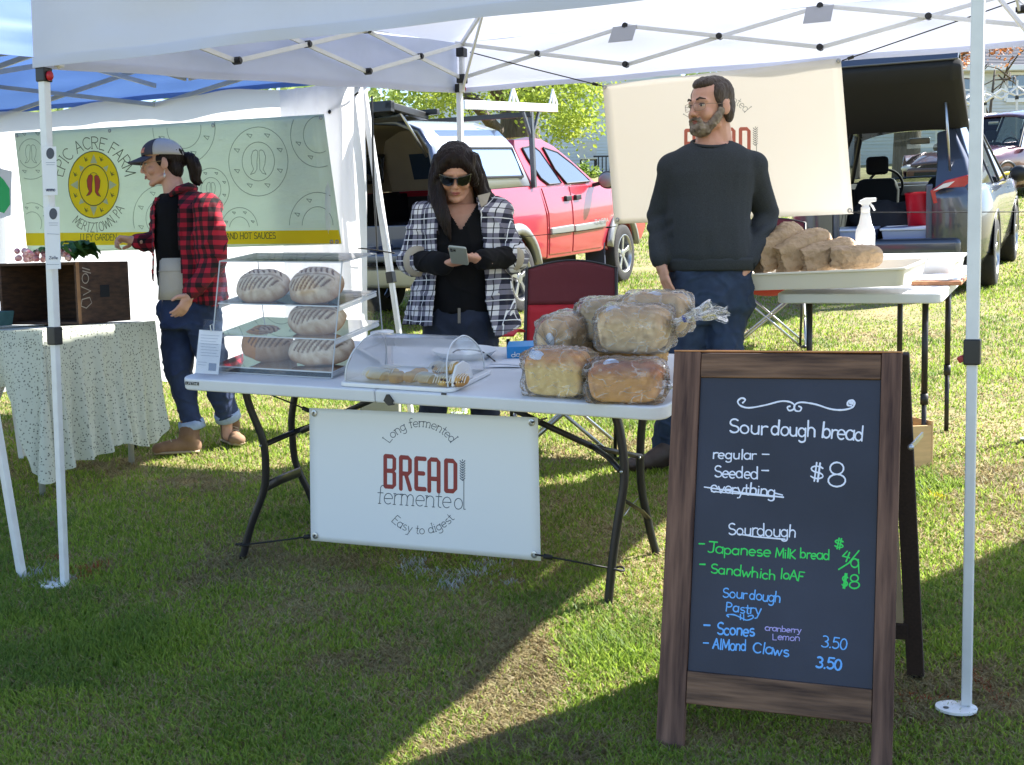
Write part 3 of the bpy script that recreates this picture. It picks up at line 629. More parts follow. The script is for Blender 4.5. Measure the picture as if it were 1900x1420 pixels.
def logo(parent,O,Nn,fx,kw=1,m_ink=None,m_brick=None):
    """BREAD fermented lockup; fx maps the front banner's photo pixels to this banner's"""
    m_ink=m_ink or MATS['slate_ink']; m_brick=m_brick or MATS['brick_red_ink']; mp=lambda L:[[fx(u,v) for u,v in s] for s in L]
    if 1:
        strokes('lettering',mp(arc_map('Long fermented',(780,864),70,72,145,35,10,serif=.16)),.0022*kw,m_ink,parent,O,Nn)
        sk=lambda x,y:(712+x*137/520,843+ (y)*63/240+ x*10/520)  # crop coords of BREAD block
        bl=[]
        # letters drawn as square strokes, 520 wide 240 high
        def L(x,st): return [[sk(x+a,b) for a,b in s] for s in st]
        bl+=L(0,[[(12,226),(12,12),(62,12),(76,26),(76,96),(60,114),(76,130),(76,212),(62,226),(12,226)],[(12,114),(60,114)]])
        bl+=L(110,[[(12,238),(12,12),(62,12),(76,26),(76,110),(62,126),(12,126)],[(46,126),(78,238)]])
        bl+=L(218,[[(76,12),(12,12),(12,226),(76,226)],[(12,116),(66,116)]])
        bl+=L(310,[[(12,238),(12,26),(26,12),(64,12),(78,26),(78,238)],[(12,148),(78,148)]])
        bl+=L(428,[[(12,12),(60,12),(78,30),(78,208),(60,226),(12,226),(12,12)]])
        strokes('lettering',mp(bl),.0158*kw,m_brick,parent,O,Nn,dome=.0003)
        strokes('lettering',mp(line_map('fermente',(699,934),(838,943),20,serif=.2)),.0026*kw,m_ink,parent,O,Nn)
        dd=[[(861,888),(861,945),(864,945)]]+[ring(851,935,7.5,10,20)]
        strokes('lettering',mp(dd),.0026*kw,m_ink,parent,O,Nn)
        wh=[]
        for k in range(8):
            y=856+k*4.6
            for sx in (-1,1): wh.append([(858.5+sx*1.2,y+2.6),(858.5+sx*4.6,y-1.2)])
        wh+=[[(858.5,y0),(858.5,y0+2.2)] for y0 in [853+k*4.6 for k in range(9)]]
        strokes('wheat_emblem',mp(wh),.003*kw,m_ink,parent,O,Nn)
        strokes('lettering',mp(arc_map('Easy to digest',(783,905),82,86,226,318,10,inner=True,serif=.16)),.0022*kw,m_ink,parent,O,Nn)
bn=thing('bread_banner','white banner reading BREAD fermented tied between the front legs of the folding table','banner',P(788,1020,4.28))
a,b,d=P(574,757,4.50),P(998,775,4.06),P(577,1003,4.50)
Nf=(d-a).cross(b-a).normalized(); c1=PL(1003,1041,a,Nf)
if Nf.y>0: Nf=-Nf
sheet('sheet',a,b,c1,d,m_ban,bn,amp=.0); O1=a
logo(bn,O1,Nf,lambda u,v:(u,v)); eyelets(bn,[(584,767),(987,784),(992,1029),(586,994)],O1,Nf)
def cord(label,pts,r=.0032,ball=True,mat=None,cat='bungee cord',to=None):
    mb=MB(); mb.tube(pts,r,n=6)
    if ball: q=pts[-1]; k=pts[-2]; w=q.lerp(k,min(.9,.06/(q-k).length)); mb.tube([w,q.lerp(k,min(.8,.03/(q-k).length))],r*2.6,n=8)
    return part('bungee_cord',mb,mat or m_cord,bn if 'BREAD' in label else cb,world=True,smooth=True)
cord('black bungee cord at the upper left corner of the BREAD banner',[P(490,728,4.7),P(545,750,4.55),P(584,767,4.49)])
cord('black bungee cord at the lower left corner of the BREAD banner, looped round the table leg',[P(446,1012,4.7),P(520,1003,4.6),P(586,994,4.49)])
cord('short black bungee cord at the upper right corner of the BREAD banner',[P(1015,776,4.2),P(1000,780,4.1),P(987,784,4.05)])
cord('black bungee cord at the lower right corner of the BREAD banner, looped round the table leg',[P(1148,1058,4.0),P(1060,1041,4.03),P(992,1029,4.04)])
mb=MB(); 
for (u,v,D) in ((450,1010,4.70),(1144,1056,4.0)): 
    q=P(u,v,D); mb=MB(); mb.tube([q+Vector((.025*math.cos(t*PI/6),.02*math.sin(t*PI/6),.004*math.sin(t))) for t in range(13)],.004,n=6)
    part('cord_loop',mb,m_cord,bn,world=True,smooth=True)
# cream banner at the back of the tent
cb=thing('cream_banner','cream banner with half hidden BREAD logo hanging behind the man','banner',P(1350,410,6.6))
a,b,d=P(1118,158,6.92),P(1560,108,6.34),P(1140,416,6.92)
N2=(d-a).cross(b-a).normalized(); c1=PL(1583,397,a,N2); N2=-N2 if N2.y>0 else N2
sheet('sheet',a,b,c1,d,m_cream,cb,amp=.0,seed=4)
mb=MB(); 
logo(cb,a,N2,lambda u,v:(1331+(u-780)*.9,238+(v-848)*.9+ -(u-780)*.09),1.2,M('faded_grey_ink',c(126,128,122),.7),M('faded_brick_ink',c(196,108,88),.7))
for q in ((1122,162),(1556,113),(1577,391),(1146,408)): eyelets(cb,[q],a,N2)
cord('black bungee cord from the back left tent corner to the cream banner',[P(872,97,7.2),P(990,128,7.05),P(1118,160,6.9)])
cord('black bungee cord from the cream banner up to the back right tent corner',[P(1925,-12,5.9),P(1740,52,6.1),P(1562,113,6.3)])
cord('thin black cord from the lower left of the cream banner toward the pickup',[P(955,441,7.2),P(1050,432,7.05),P(1144,420,6.92)],r=.002)
cord('thin black cord running right from the lower right of the cream banner',[P(1960,393,5.95),P(1760,394,6.1),P(1580,394,6.3)],r=.0025)
# sage farm banner
sb=thing('farm_banner','sage green farm banner with yellow sun emblem and chilies hanging on the white back wall','banner',P(330,450,7.7))
N3=-bk.normalized(); ow=TB(.5,.97,1.2)+N3*.11; a,b,c1,d=[PL(u,v,ow,N3) for u,v in ((27,247),(601,212),(634,453),(52,470))]
def bilin(a,b,c1,d,u,v): return a.lerp(b,u).lerp(d.lerp(c1,u),v)
sheet('sheet',a,b,c1,d,m_sage,sb,amp=.0,seed=9)
fill('yellow_band',[(48,433),(629,427),(634,452),(50,456)],m_yel,sb,a,N3,.0035)
fill('emblem_disc',oval(175,343,47,62,40),m_yel,sb,a,N3,.0035)
strokes('emblem_outline',[ring(175,343,47,62),ring(175,344,27,38)],.006,m_dink,sb,a,N3,lift=.005)
tri=[]
for k in range(8):
    t=R(k*45); ux,uy=math.cos(t),math.sin(t); big=.0 if k%2==0 else -.25
    c0=(175+ux*(28+1)+0,343.5+uy*(39+1)); tip=(175+ux*(43+big*18),343.5+uy*(57+big*24)); px_,py_=-uy*6.5,ux*8.5
    if k%2: px_*=.7; py_*=.7
    fill('sun_ray',[(c0[0]+px_,c0[1]+py_),tip,(c0[0]-px_,c0[1]-py_)],m_sage,sb,a,N3,.0055)
def chili(x,y,s,f=1,n=10):
    L=[(0,-18),(4,-16),(7,-8),(6,4),(3,12),(8,20),(2,18),(-2,12),(-2,0),(-3,-10),(-3,-16)]
    return [(x+f*a*s,y+b*s) for a,b in L]
fill('chili',chili(170,343,1.05,-1),m_chili,sb,a,N3,.0055); fill('chili',chili(180,344,1.05,1),m_chili,sb,a,N3,.0055)
strokes('chili_outline',[chili(170,343,1.05,-1)+[chili(170,343,1.05,-1)[0]],chili(180,344,1.05,1)+[chili(180,344,1.05,1)[0]],A_(175,326,7,5,180,360)],.003,m_dink,sb,a,N3,lift=.007)
sm=[]
for k in range(8):
    t=R(22+k*45); x,y=175+37*math.cos(t),343+51*math.sin(t); sm+=[[(x-3,y-4),(x+1,y+2),(x+4,y+1)],[(x-2,y-1),(x,y+4),(x+2,y-3)]]
strokes('emblem_sprigs',sm,.004,m_dink,sb,a,N3,lift=.006)
strokes('lettering',arc_map('EPIC ACRE FARM',(175,343),59,67,168,12,13.5,serif=.14),.0055,m_dink,sb,a,N3,lift=.004)
strokes('lettering',arc_map('MERTZTOWN, PA',(175,343),66,88,232,330,10.5,inner=True,serif=.14),.0042,m_dink,sb,a,N3,lift=.004)
strokes('lettering',line_map('LLEY GARDEN',(150,446),(218,446),7,serif=.14)+line_map('ES AND HOT SAUCES',(404,444),(513,443),7,serif=.14),.004,m_dink,sb,a,N3,lift=.005)
gh=[]
for cx,cy,s in ((480,300,1),(342,238,1.05),(592,250,.95),(58,285,.75),(392,352,.62),(60,415,.6),(300,405,.95),(590,418,.95),(445,425,.62)):
    for rx,ry in ((55,64),(30,36)):
        q=[(u,v) for u,v in ring(cx,cy,rx*s,ry*s,40)]
        seg=[]
        for u,v in q:
            tU=(u-27)/574; ytop=247-35*tU+3; ybot=430-5*tU
            if ytop<v<ybot-2 and 32+(v-247)*.1<u<600+(v-212)*.12: seg.append((u,v))
            else:
                if len(seg)>1: gh.append(seg)
                seg=[]
        if len(seg)>1: gh.append(seg)
    for k in range(8):
        t=R(22+k*45); x,y=cx+43*s*math.cos(t),cy+50*s*math.sin(t)
        if 250<y<425 and 45<x<598: gh.append([(x-5*s,y-5*s),(x+2*s,y+2*s),(x+5*s,y-4*s),(x-5*s,y-5*s)])
    if 265<cy<400:
        for f in (-1,1): q=chili(cx+f*5*s,cy,1.2*s,f); gh.append(q+[q[0]])
strokes('ghost_emblems',gh,.0035,m_ghost,sb,a,N3,lift=.0035)['kind']='stuff'
eyelets(sb,[(32,252),(204,243),(396,233),(596,219),(616,449),(626,449)],a,N3)
# ============================================================ front folding table
NL=P(330,702,4.6); NR=P(1232,757,3.76); FAR=P(905,643,4.86)
XT=(NR-NL).normalized(); YT=(FAR-NL)-XT*(FAR-NL).dot(XT); MT=frame(NL,XT,YT); ZT=Vector(MT.col[2][:3]); YT=Vector(MT.col[1][:3]); TLEN=(NR-NL).length; TD=.76
def TL(u,v,z=0):
    q=PL(u,v,NL+ZT*z,ZT); return MT.inverted()@q
def TW(x,y,z=0): return MT@Vector((x,y,z))
m_tab=M('white_table_plastic',c(214,216,220),.45,bump=.25,bs=160,bdist=.002,var=.03,vs=6)
ft_=thing('folding_table','long white plastic folding table with black wavy steel legs, loaded with bread','table',on(TW(.95,.4,0).x,TW(.95,.4,0).y))
def rrect(x0,y0,x1,y1,r,which,n=6):
    out=[]
    for (cx,cy,a0,k) in ((x1-r,y1-r,0,'ne'),(x0+r,y1-r,90,'nw'),(x0+r,y0+r,180,'sw'),(x1-r,y0+r,270,'se')):
        if k in which: out+=[(cx+r*math.cos(R(a0+90*i/n)),cy+r*math.sin(R(a0+90*i/n))) for i in range(n+1)]
        else: out.append((x1 if 'e' in k else x0, y1 if 'n' in k else y0))
    return out
for x0,x1,wh in ((0,TLEN*.452-.0012,('nw','sw')),(TLEN*.452+.0012,TLEN,('ne','se'))):
    q=rrect(x0,0,x1,TD,.055,wh); mb=MB(); mb.loft([[MT@Vector((x,y,z)) for x,y in q] for z in (-.045,0)])
    part('tabletop',mb,m_tab,ft_,world=True,bevel=.007,bseg=3)
legr=.0148; m_leg=M('black_steel_tube',c(44,42,46),.38,metal=.3,bump=.1,bs=200,bdist=.001)
def curve(pts,n=6):
    out=[]; P_=[pts[0]]+pts+[pts[-1]]
    for i in range(1,len(P_)-2):
        a,b,c_,d=P_[i-1:i+3]
        for k in range(n):
            t=k/n; out.append(.5*((2*b)+(c_-a)*t+(2*a-5*b+4*c_-d)*t*t+(3*b-a-3*c_+d)*t**3))
    out.append(pts[-1]); return out
def pxpath(pp,D0,D1,n=6):
    v0,v1=pp[0][1],pp[-1][1]
    return curve([P(u,v,D0+(D1-D0)*(v-v0)/(v1-v0)) for u,v in pp],n)
LEGS=[([(455,726),(466,762),(488,818),(493,868),(489,912),(466,975),(450,1037)],4.6,4.71),([(549,724),(541,776),(543,815),(547,852),(558,882),(575,918),(592,972)],5.1,5.2),
 ([(1138,756),(1150,800),(1158,858),(1157,905),(1147,965),(1136,1045),(1128,1124)],3.97,4.0),([(1196,758),(1190,800),(1188,860),(1191,910),(1199,950),(1210,1000),(1219,1031)],4.42,4.5)]
for pp,a,b in LEGS: mb=MB(); mb.tube(pxpath(pp,a,b),legr,n=10); part('leg',mb,m_leg,ft_,world=True,smooth=True)
def flat(name,pts,w,h=None,**k): 
    mb=MB(); mb.tube(pts,w,n=8,ry=h or w*.5,side=(0,0,1)); return part(name,mb,m_leg,ft_,world=True,smooth=True)
flat('leg_brace',[P(489,826,4.63),P(545,802,5.1),P(590,786,5.0)],.0115,.0115); flat('leg_brace',[P(494,903,4.66),P(525,888,4.9),P(556,876,5.1)],.02,.006)
flat('leg_brace',[P(1157,928,3.98),P(1190,948,4.3),P(1203,962,4.46)],.004,.012)
flat('long_brace',[P(722,741,4.35),P(700,738,4.45),P(610,778,4.75),P(560,800,4.9)],.011,.009)
flat('long_brace',[P(722,741,4.35),P(760,742,4.33),P(925,746,4.3),P(1000,783,4.25),P(1110,834,4.2)],.011,.009)
flat('fork_brace',[P(1100,829,4.2),P(1130,850,4.1),P(1150,873,4.0)],.0095,.0095); flat('fork_brace',[P(1100,829,4.2),P(1140,838,4.3),P(1190,847,4.42)],.0095,.0095)
mb=MB(); q=P(722,736,4.2); mb.prism([(-.016,-.014),(-.004,.008),(.004,.008),(.02,-.014),(.008,-.03),(.002,-.03)],-.012,.02,Mx=Matrix.Translation(q)@Matrix.Rotation(TY,4,'Z')); part('fold_hinge',mb,m_blk,ft_,world=True)
mb=MB(); mb.tube([P(1113,823,4.18),P(1107,826,4.18),P(1104,835,4.18),P(1107,843,4.18)],.0022,n=6); part('lock_ring',mb,m_steel,ft_,world=True,smooth=True)
mb=MB(); mb.tube([P(1184,925,4.3),P(1172,937,4.2),P(1158,957,4.0)],.0022,n=6); part('lock_ring',mb,m_steel,ft_,world=True,smooth=True)
for u,v,D in ((484,827,4.6),(1152,875,3.96),(1186,849,4.4)): mb=MB(); mb.ell(P(u,v,D)-Vector((0,.008,0)),(.0055,.006,.0055),n=10,m=6); part('rivet',mb,m_steel,ft_,world=True)
# maker's plate and handle slot on the front lip
fN=-YT; Of=NL-YT*.0008
mb=MB(); mb.add([PL(u,v,Of,fN)+fN*.0006 for u,v in ((344,708),(369,709.5),(369,715.5),(344,714))],[(0,1,2,3)]); part('name_plate',mb,m_blk,ft_,world=True)
strokes('lettering',line_map('LIFETIME',(346,713.2),(367.5,714.6),2.4),.0012,m_white,ft_,Of+fN*.0008,fN,lift=.0006)
mb=MB(); mb.bar(PL(819,731,Of,fN),PL(828,731.5,Of,fN),.004,.006); part('lip_slot',mb,m_blk,ft_,world=True)
# ============================================================ acrylic display case with sourdough
m_acr=GL('clear_acrylic',(.99,.993,.995,1),refl=.03,rough=.01,haze=.012,ior=1.1,hcol=(.9,.92,.95,1)); m_edge=M('acrylic_edge',c(226,230,236),.2,alpha=.75,spec=.7)
a0=TL(389,691); a1=TL(616,704); cx0,cx1,cy0=a0.x,a1.x,max(.012,min(a0.y,a1.y)); CH=.405; CD=.36; LEAN=.13
case=thing('display_case','clear acrylic bakery display case with three shelves of sourdough','display case',TW((cx0+cx1)/2,.2))
th=.005
def slab(name,pts,parent,mat,e=True,name2=None):
    """thin acrylic plate through 4 local table points plus bright edges"""
    q=[TW(*p_) for p_ in pts]; n_=(q[1]-q[0]).cross(q[3]-q[0]).normalized()*th*.5
    mb=MB(); mb.add([p_-n_ for p_ in q]+[p_+n_ for p_ in q],[(0,1,2,3),(7,6,5,4)]); o=part(name,mb,mat,parent,world=True)
    mb=MB()
    for i in range(4): mb.bar(q[i],q[(i+1)%4],.0042,.0042)
    part('edge_strip',mb,m_edge,o,world=True); return o
yf=lambda z:cy0+LEAN*z/CH
slab('side_panel',[(cx0,cy0,.004),(cx0,cy0+CD,.004),(cx0,cy0+CD,CH),(cx0,yf(CH),CH)],case,m_acr)
slab('side_panel',[(cx1,cy0,.004),(cx1,cy0+CD,.004),(cx1,cy0+CD,CH),(cx1,yf(CH),CH)],case,m_acr)
slab('front_panel',[(cx0,cy0,.004),(cx1,cy0,.004),(cx1,yf(CH),CH),(cx0,yf(CH),CH)],case,m_acr)
slab('top_panel',[(cx0,yf(CH),CH),(cx1,yf(CH),CH),(cx1,cy0+CD,CH),(cx0,cy0+CD,CH)],case,m_acr)
slab('base_panel',[(cx0,cy0,.004),(cx1,cy0,.004),(cx1,cy0+CD,.004),(cx0,cy0+CD,.004)],case,m_acr)
SH=[.022,.135,.25]
for z in SH:
    slab('shelf',[(cx0+.006,yf(z)+.006,z),(cx1-.006,yf(z)+.006,z),(cx1-.006,cy0+CD-.01,z+.012),(cx0+.006,cy0+CD-.01,z+.012)],case,m_acr)
    mb=MB(); 
    for x in (cx0+.008,cx1-.008): mb.bar(TW(x,yf(z)+.01,z-.012),TW(x,cy0+CD-.01,z),.004,.014)
    part('shelf_runner',mb,m_edge,case,world=True)
for x in (cx0+.03,cx1-.015):
    mb=MB(); mb.tube([TW(x,yf(CH)+.012,CH-.004),TW(x,yf(CH)+.012,CH+.008)],.005,n=8); part('knob',mb,m_steel,case,world=True)
def cmat(name,rough=.75,bump=.3,bs=120,spec=.3,bdist=.002):
    if name in MATS: return MATS[name]
    m=M(name,(.5,.5,.5,1),rough,bump=bump,bs=bs,spec=spec,bdist=bdist); t=m.node_tree; a=N(t,'ShaderNodeVertexColor'); a.layer_name='col'; t.links.new(a.outputs[0],t.nodes['Principled BSDF'].inputs['Base Color']); return m
m_loaf=cmat('floured_crust')
def setcol(me,cols):
    at=me.color_attributes.new('col','FLOAT_COLOR','POINT'); at.data.foreach_set('color',np.asarray(cols,np.float32).ravel())
def sourdough(label,x,y,z,L,Wd,Hh,yaw,tiltx,roll=0,seed=1,brown=0,dark=0):
    """batard with leaf scoring; long axis local x, scored top local z"""
    nu,nv=110,72; vs=[];cols=[]
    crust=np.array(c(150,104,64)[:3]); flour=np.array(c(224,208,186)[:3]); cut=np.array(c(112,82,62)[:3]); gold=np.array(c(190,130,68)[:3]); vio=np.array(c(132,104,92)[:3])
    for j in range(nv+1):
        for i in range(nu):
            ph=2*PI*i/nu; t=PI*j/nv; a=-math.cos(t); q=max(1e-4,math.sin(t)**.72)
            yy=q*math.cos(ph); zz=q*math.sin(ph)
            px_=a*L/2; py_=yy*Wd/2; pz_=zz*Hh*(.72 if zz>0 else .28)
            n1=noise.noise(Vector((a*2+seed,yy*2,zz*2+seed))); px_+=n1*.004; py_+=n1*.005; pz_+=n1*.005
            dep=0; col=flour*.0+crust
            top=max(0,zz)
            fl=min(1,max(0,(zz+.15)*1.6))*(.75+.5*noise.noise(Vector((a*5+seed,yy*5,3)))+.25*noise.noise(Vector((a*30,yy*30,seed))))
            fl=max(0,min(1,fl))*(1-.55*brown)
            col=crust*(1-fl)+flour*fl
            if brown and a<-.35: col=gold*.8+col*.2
            if zz>0:
                b=yy; ab=abs(b-.06*math.sin(a*3))
                s=(a*5.2+ab*(2.4))%1.0
                if .1<ab<.74*(1-abs(a)**3) and -.72<a<.86:
                    wv=max(0,1-abs(s-.5)/.27)
                    wv*=min(1,(ab-.1)*8)*min(1,(.78-ab)*6)
                    if wv>0: dep=.0038*min(1,wv*1.6); k=min(1,wv*2.2); col=col*(1-k)+cut*k
                elif ab<=.045 and abs(a)<.9: dep=.002; col=col*.5+cut*.5
                if .74<=ab<.86 and a<.5: dep=-.003; 
            pz_-=dep*.9; py_-=dep*math.copysign(.4,yy)
            if dark: col=col*.86+vio*.14
            vs.append((px_,py_,pz_+Hh*.28)); cols.append((*col,1))
    mb=MB(); mb.add(vs,[(j*nu+i,j*nu+(i+1)%nu,(j+1)*nu+(i+1)%nu,(j+1)*nu+i) for j in range(nv) for i in range(nu)])
    o=part('sourdough_loaf',mb,m_loaf,None,smooth=True); setcol(o.data,cols)
    o.matrix_basis=MT@Matrix.Translation((x,y,z))@Matrix.Rotation(yaw,4,'Z')@Matrix.Rotation(tiltx,4,'X')@Matrix.Rotation(roll,4,'Y')
    return tag(o,label,'bread loaf','sourdough loaves in the display case')
def at(u,v,y): # local x,z on the vertical plane y=const of the table frame
    q=PL(u,v,TW(0,y,0),YT); l=MT.inverted()@q; return l.x,l.z
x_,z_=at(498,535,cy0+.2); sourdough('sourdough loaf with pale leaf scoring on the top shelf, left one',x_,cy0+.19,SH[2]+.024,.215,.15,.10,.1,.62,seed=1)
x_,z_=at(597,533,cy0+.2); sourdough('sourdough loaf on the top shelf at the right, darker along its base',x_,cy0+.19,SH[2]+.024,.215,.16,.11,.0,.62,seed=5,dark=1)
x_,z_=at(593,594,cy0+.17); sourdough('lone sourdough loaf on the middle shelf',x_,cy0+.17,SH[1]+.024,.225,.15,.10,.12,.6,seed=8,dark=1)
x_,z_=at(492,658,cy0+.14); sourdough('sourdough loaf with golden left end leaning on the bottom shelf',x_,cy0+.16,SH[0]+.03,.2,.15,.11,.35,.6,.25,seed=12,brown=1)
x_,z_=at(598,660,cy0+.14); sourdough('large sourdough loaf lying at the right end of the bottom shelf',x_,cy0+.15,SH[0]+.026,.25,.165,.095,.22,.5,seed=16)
# paper price holder left of the case
sg=thing('price_list_holder','clear acrylic stand holding a printed white list at the left end of the table','sign holder',P(388,693,4.62))
q=[P(362,692,4.60),P(405,695,4.57),P(413,615,4.63),P(370,612,4.66)]
mb=MB(); n_=(q[1]-q[0]).cross(q[3]-q[0]).normalized(); mb.add([p_ for p_ in q],[(0,1,2,3)]); part('printed_list',mb,m_paper,sg,world=True,solid=.0015)
nn=n_ if n_.y<0 else -n_
m_grey=M('grey_print',c(140,150,170),.7)
strokes('printed_lines',[[(373+ .0*k,622+k*5.4),(408-(k*3)%7-k*.3,624+k*5.4)] for k in range(8)]+[[(368,672),(384,673)],[(368,677),(382,678)]],.0012,m_grey,sg,q[0],nn,lift=.0022)
fill('photo_print',[(388,674),(402,675),(401,689),(387,688)],m_grey,sg,q[0],nn,.002)
q2=[P(360,694,4.585),P(412,698,4.55),P(418,640,4.6),P(366,636,4.64)]
mb=MB(); mb.add(q2,[(0,1,2,3)]); part('clear_pocket',mb,m_acr,sg,world=True,solid=.002)
mb=MB(); mb.add([P(376,614,4.65),P(410,616,4.62),P(413,596,4.64),P(379,593,4.67)],[(0,1,2,3)]); part('clear_tab',mb,m_acr,sg,world=True,solid=.002)
mb=MB(); mb.tube([P(392,616,4.62),P(390,604,4.62),P(395,601,4.62),P(397,612,4.62)],.002,n=6); part('hook',mb,m_white,sg,world=True,smooth=True)
q=TL(412,690); mb=MB(); mb.loft([[TW(q.x+dx,q.y+.0+dy,z) for dx,dy in ((-.02,-.012),(.02,-.012),(.02,.012),(-.02,.012))] for z in (.001,.02)])
part('clear_foot',mb,m_acr,sg,world=True,bevel=.003)
# ============================================================ roll-top bread bin with pastries
m_bin=GL('hazy_clear_plastic',(.96,.97,.98,1),refl=.06,rough=.06,ior=1.35,haze=.13,hcol=(.86,.89,.94,1))
b0=TL(683,697); b1=TL(884,706); bx0,bx1=b0.x,b1.x; by0=.03; BD=.27; BH=.155
bb=thing('bread_bin','clear roll-top bread bin on a white tray in the middle of the table, pastries inside','bread bin',TW((bx0+bx1)/2,.15))
q=rrect(bx0-.012,by0-.012,bx1+.012,by0+BD+.02,.03,('ne','nw','sw','se')); mb=MB(); mb.loft([[TW(x,y,z) for x,y in q] for z in (.001,.016)]); part('tray_base',mb,m_white,bb,world=True,bevel=.004)
prof=[(by0,.018),(by0+.002,.05),(by0+.018,.09),(by0+.05,.125),(by0+.095,.148),(by0+.14,BH),(by0+.19,BH),(by0+.235,.13),(by0+BD,.08),(by0+BD,.018)]
pw=[Vector((y,z,0)) for y,z in prof]; pc=curve(pw,4)
mb=MB(); mb.loft([[TW((bx0 if i==0 else bx1)+(1 if i==0 else -1)*(.012+.03*(z_.y/BH)**2),z_.x,z_.y) for z_ in pc] for i in (0,1)],cap=False,closed=False)
part('lid',mb,m_bin,bb,world=True,smooth=True)
for i,x in ((0,bx0+.012),(1,bx1-.012)):
    mb=MB(); mb.add([TW(x+(.03*(z_.y/BH)**2)*(1 if i==0 else -1),z_.x,z_.y) for z_ in pc],[tuple(range(len(pc)))]); part('end_panel',mb,m_bin,bb,world=True)
    mb=MB(); mb.tube([TW(x+(.03*(z_.y/BH)**2)*(1 if i==0 else -1),z_.x,z_.y) for z_ in pc],.003,n=6); part('end_rim',mb,m_edge,bb,world=True,smooth=True)
mb=MB(); pr=[(by0+.005,.018),(by0+.01,.05),(by0+.04,.085),(by0+.09,.09),(by0+.13,.07),(by0+.15,.018)]
mb.loft([[TW(bx1+x,y,z) for y,z in pr] for x in (-.004,.006)]); part('side_grip',mb,m_white,bb,world=True,bevel=.003)
m_past=M('baked_pastry',c(206,164,98),.7,col2=c(176,124,62),vs=25,bump=.5,bs=60,bdist=.004); m_ice=M('white_icing',c(232,226,214),.35); m_past2=M('pale_pastry',c(214,190,128),.7,col2=c(196,150,80),vs=25,bump=.5,bs=60,bdist=.004)
m_choc=M('dark_berry_filling',c(70,44,48),.6)
def pastry(label,u,v,y,w,kind,seed,z0=.018,tilt=0):
    rnd=random.Random(seed); l=TL(u,v); x=PL(u,v,TW(0,y,0),YT); x=(MT.inverted()@x).x
    t=thing('pastry',label,'pastry',mx=MT@Matrix.Translation((x,y,z0))@Matrix.Rotation(rnd.uniform(-.4,.4),4,'Z')@Matrix.Rotation(tilt,4,'Y'),group='pastries in the bread bin')
    mb=MB()
    if kind=='claw':
        for k in range(5): a=-.9+1.8*k/4; mb.ell((w*.42*math.sin(a),-.012+.02*math.cos(a),.014),(w*.16,.024,.015),n=12,m=8)
    else:
        mb.ell((0,0,.014),(w*.5,.034,.02),n=16,m=10); mb.ell((w*.2,.005,.02),(w*.3,.028,.016),n=14,m=8)
    blob('pastry_body',mb,m_past2 if seed%2 else m_past,t,voxel=.003,smooth=2,world=False,fn=folds(.0025,(60,60,60),seed))
    if kind!='plain':
        mb=MB(); 
        for k in range(7):
            xx=-w*.42+w*.84*k/6; mb.tube([(xx-.004,-.034,.014),(xx,-.018,.033),(xx+.006,.0,.037),(xx+.004,.02,.033)],.0018,n=5)
        part('icing',mb,m_ice,t,smooth=True)
    if kind=='berry':
        mb=MB()
        for k in range(4): mb.ell((rnd.uniform(-w*.3,w*.3),-.028,rnd.uniform(.012,.024)),(.006,.005,.005),n=8,m=6)
        part('berries',mb,m_choc,t,smooth=True)
    return t
pastry('iced almond claw at the left end of the bread bin',705,688,.075,.07,'claw',1); pastry('plain golden pastry second from the left in the bin',735,690,.065,.06,'plain',2)
pastry('plain golden pastry right behind the gap in the middle of the bin',762,687,.085,.062,'plain',4); pastry('iced pale pastry in the middle front of the bin',792,690,.065,.07,'claw',3)
pastry('iced berry pastry between the pale one and the right end',826,692,.06,.068,'berry',5); pastry('iced brown pastry at the right end of the bin',852,690,.07,.066,'berry',6)
pastry('berry scone with icing stacked on top of the others',815,672,.085,.055,'berry',8,z0=.052,tilt=.2); pastry('iced pale scone at the very top of the pile, facing right',838,668,.085,.05,'ice',9,z0=.054,tilt=-.2)
pastry('iced pastry in the back row on the left of the bin',722,680,.13,.07,'claw',11)
pastry('iced pastry half hidden at the far left corner of the bin',694,692,.10,.06,'ice',13); pastry('golden pastry in the back row behind the middle of the bin',775,678,.13,.065,'plain',14); pastry('iced pastry in the back row at the right',850,680,.13,.065,'claw',15)
# things behind the bin
q=TL(722,660); mb=MB(); 
jar=thing('clear_cup','tall clear plastic cup standing behind the bread bin','cup',TW(TL(738,668).x,.36))
l=TL(738,668); mx=MT@Matrix.Translation((l.x,.36,0)); 
mb=MB(); mb.lathe([(.03,.001),(.033,.002),(.04,.12),(.041,.121)],n=24,Mx=None); mb.v=[mx@v for v in mb.v]; part('cup_wall',mb,m_acr,jar,world=True,smooth=True)
mb=MB(); mb.lathe([(.0,.118),(.044,.12),(.044,.128),(.0,.13)],n=24); mb.v=[mx@v for v in mb.v]; part('cup_lid',mb,m_white,jar,world=True,smooth=True)
mb=MB(); mb.box((-.028,-.02,.002),(.028,.02,.09)); mb.v=[mx@v for v in mb.v]; part('folded_napkin',mb,M('pale_napkin',c(226,214,212),.8),jar,world=True)
bxm=M('blue_card',c(84,128,176),.5); l=TL(708,662); mb=MB(); mb.box((l.x-.035,.34,.001),(l.x+.04,.40,.055)); mb.v=[MT@v for v in mb.v]
single('blue_carton',mb,bxm,'small blue carton standing behind the bread bin left of the cup','carton',loc=TW(l.x,.37),bevel=.003)
l=TL(905,650); t=thing('white_dish','oval white plastic dish at the back edge of the table right of the bin','dish',TW(l.x-.02,.55))
mx=MT@Matrix.Translation((l.x-.03,.55,0)); mb=MB(); mb.lathe([(.0,.004),(.09,.005),(.13,.03),(.134,.03),(.1,.001),(.0,.0)],n=32,Mx=Matrix.Diagonal((1,.7,1))); mb.v=[mx@v for v in mb.v]; part('dish_bowl',mb,m_white,t,world=True,smooth=True)
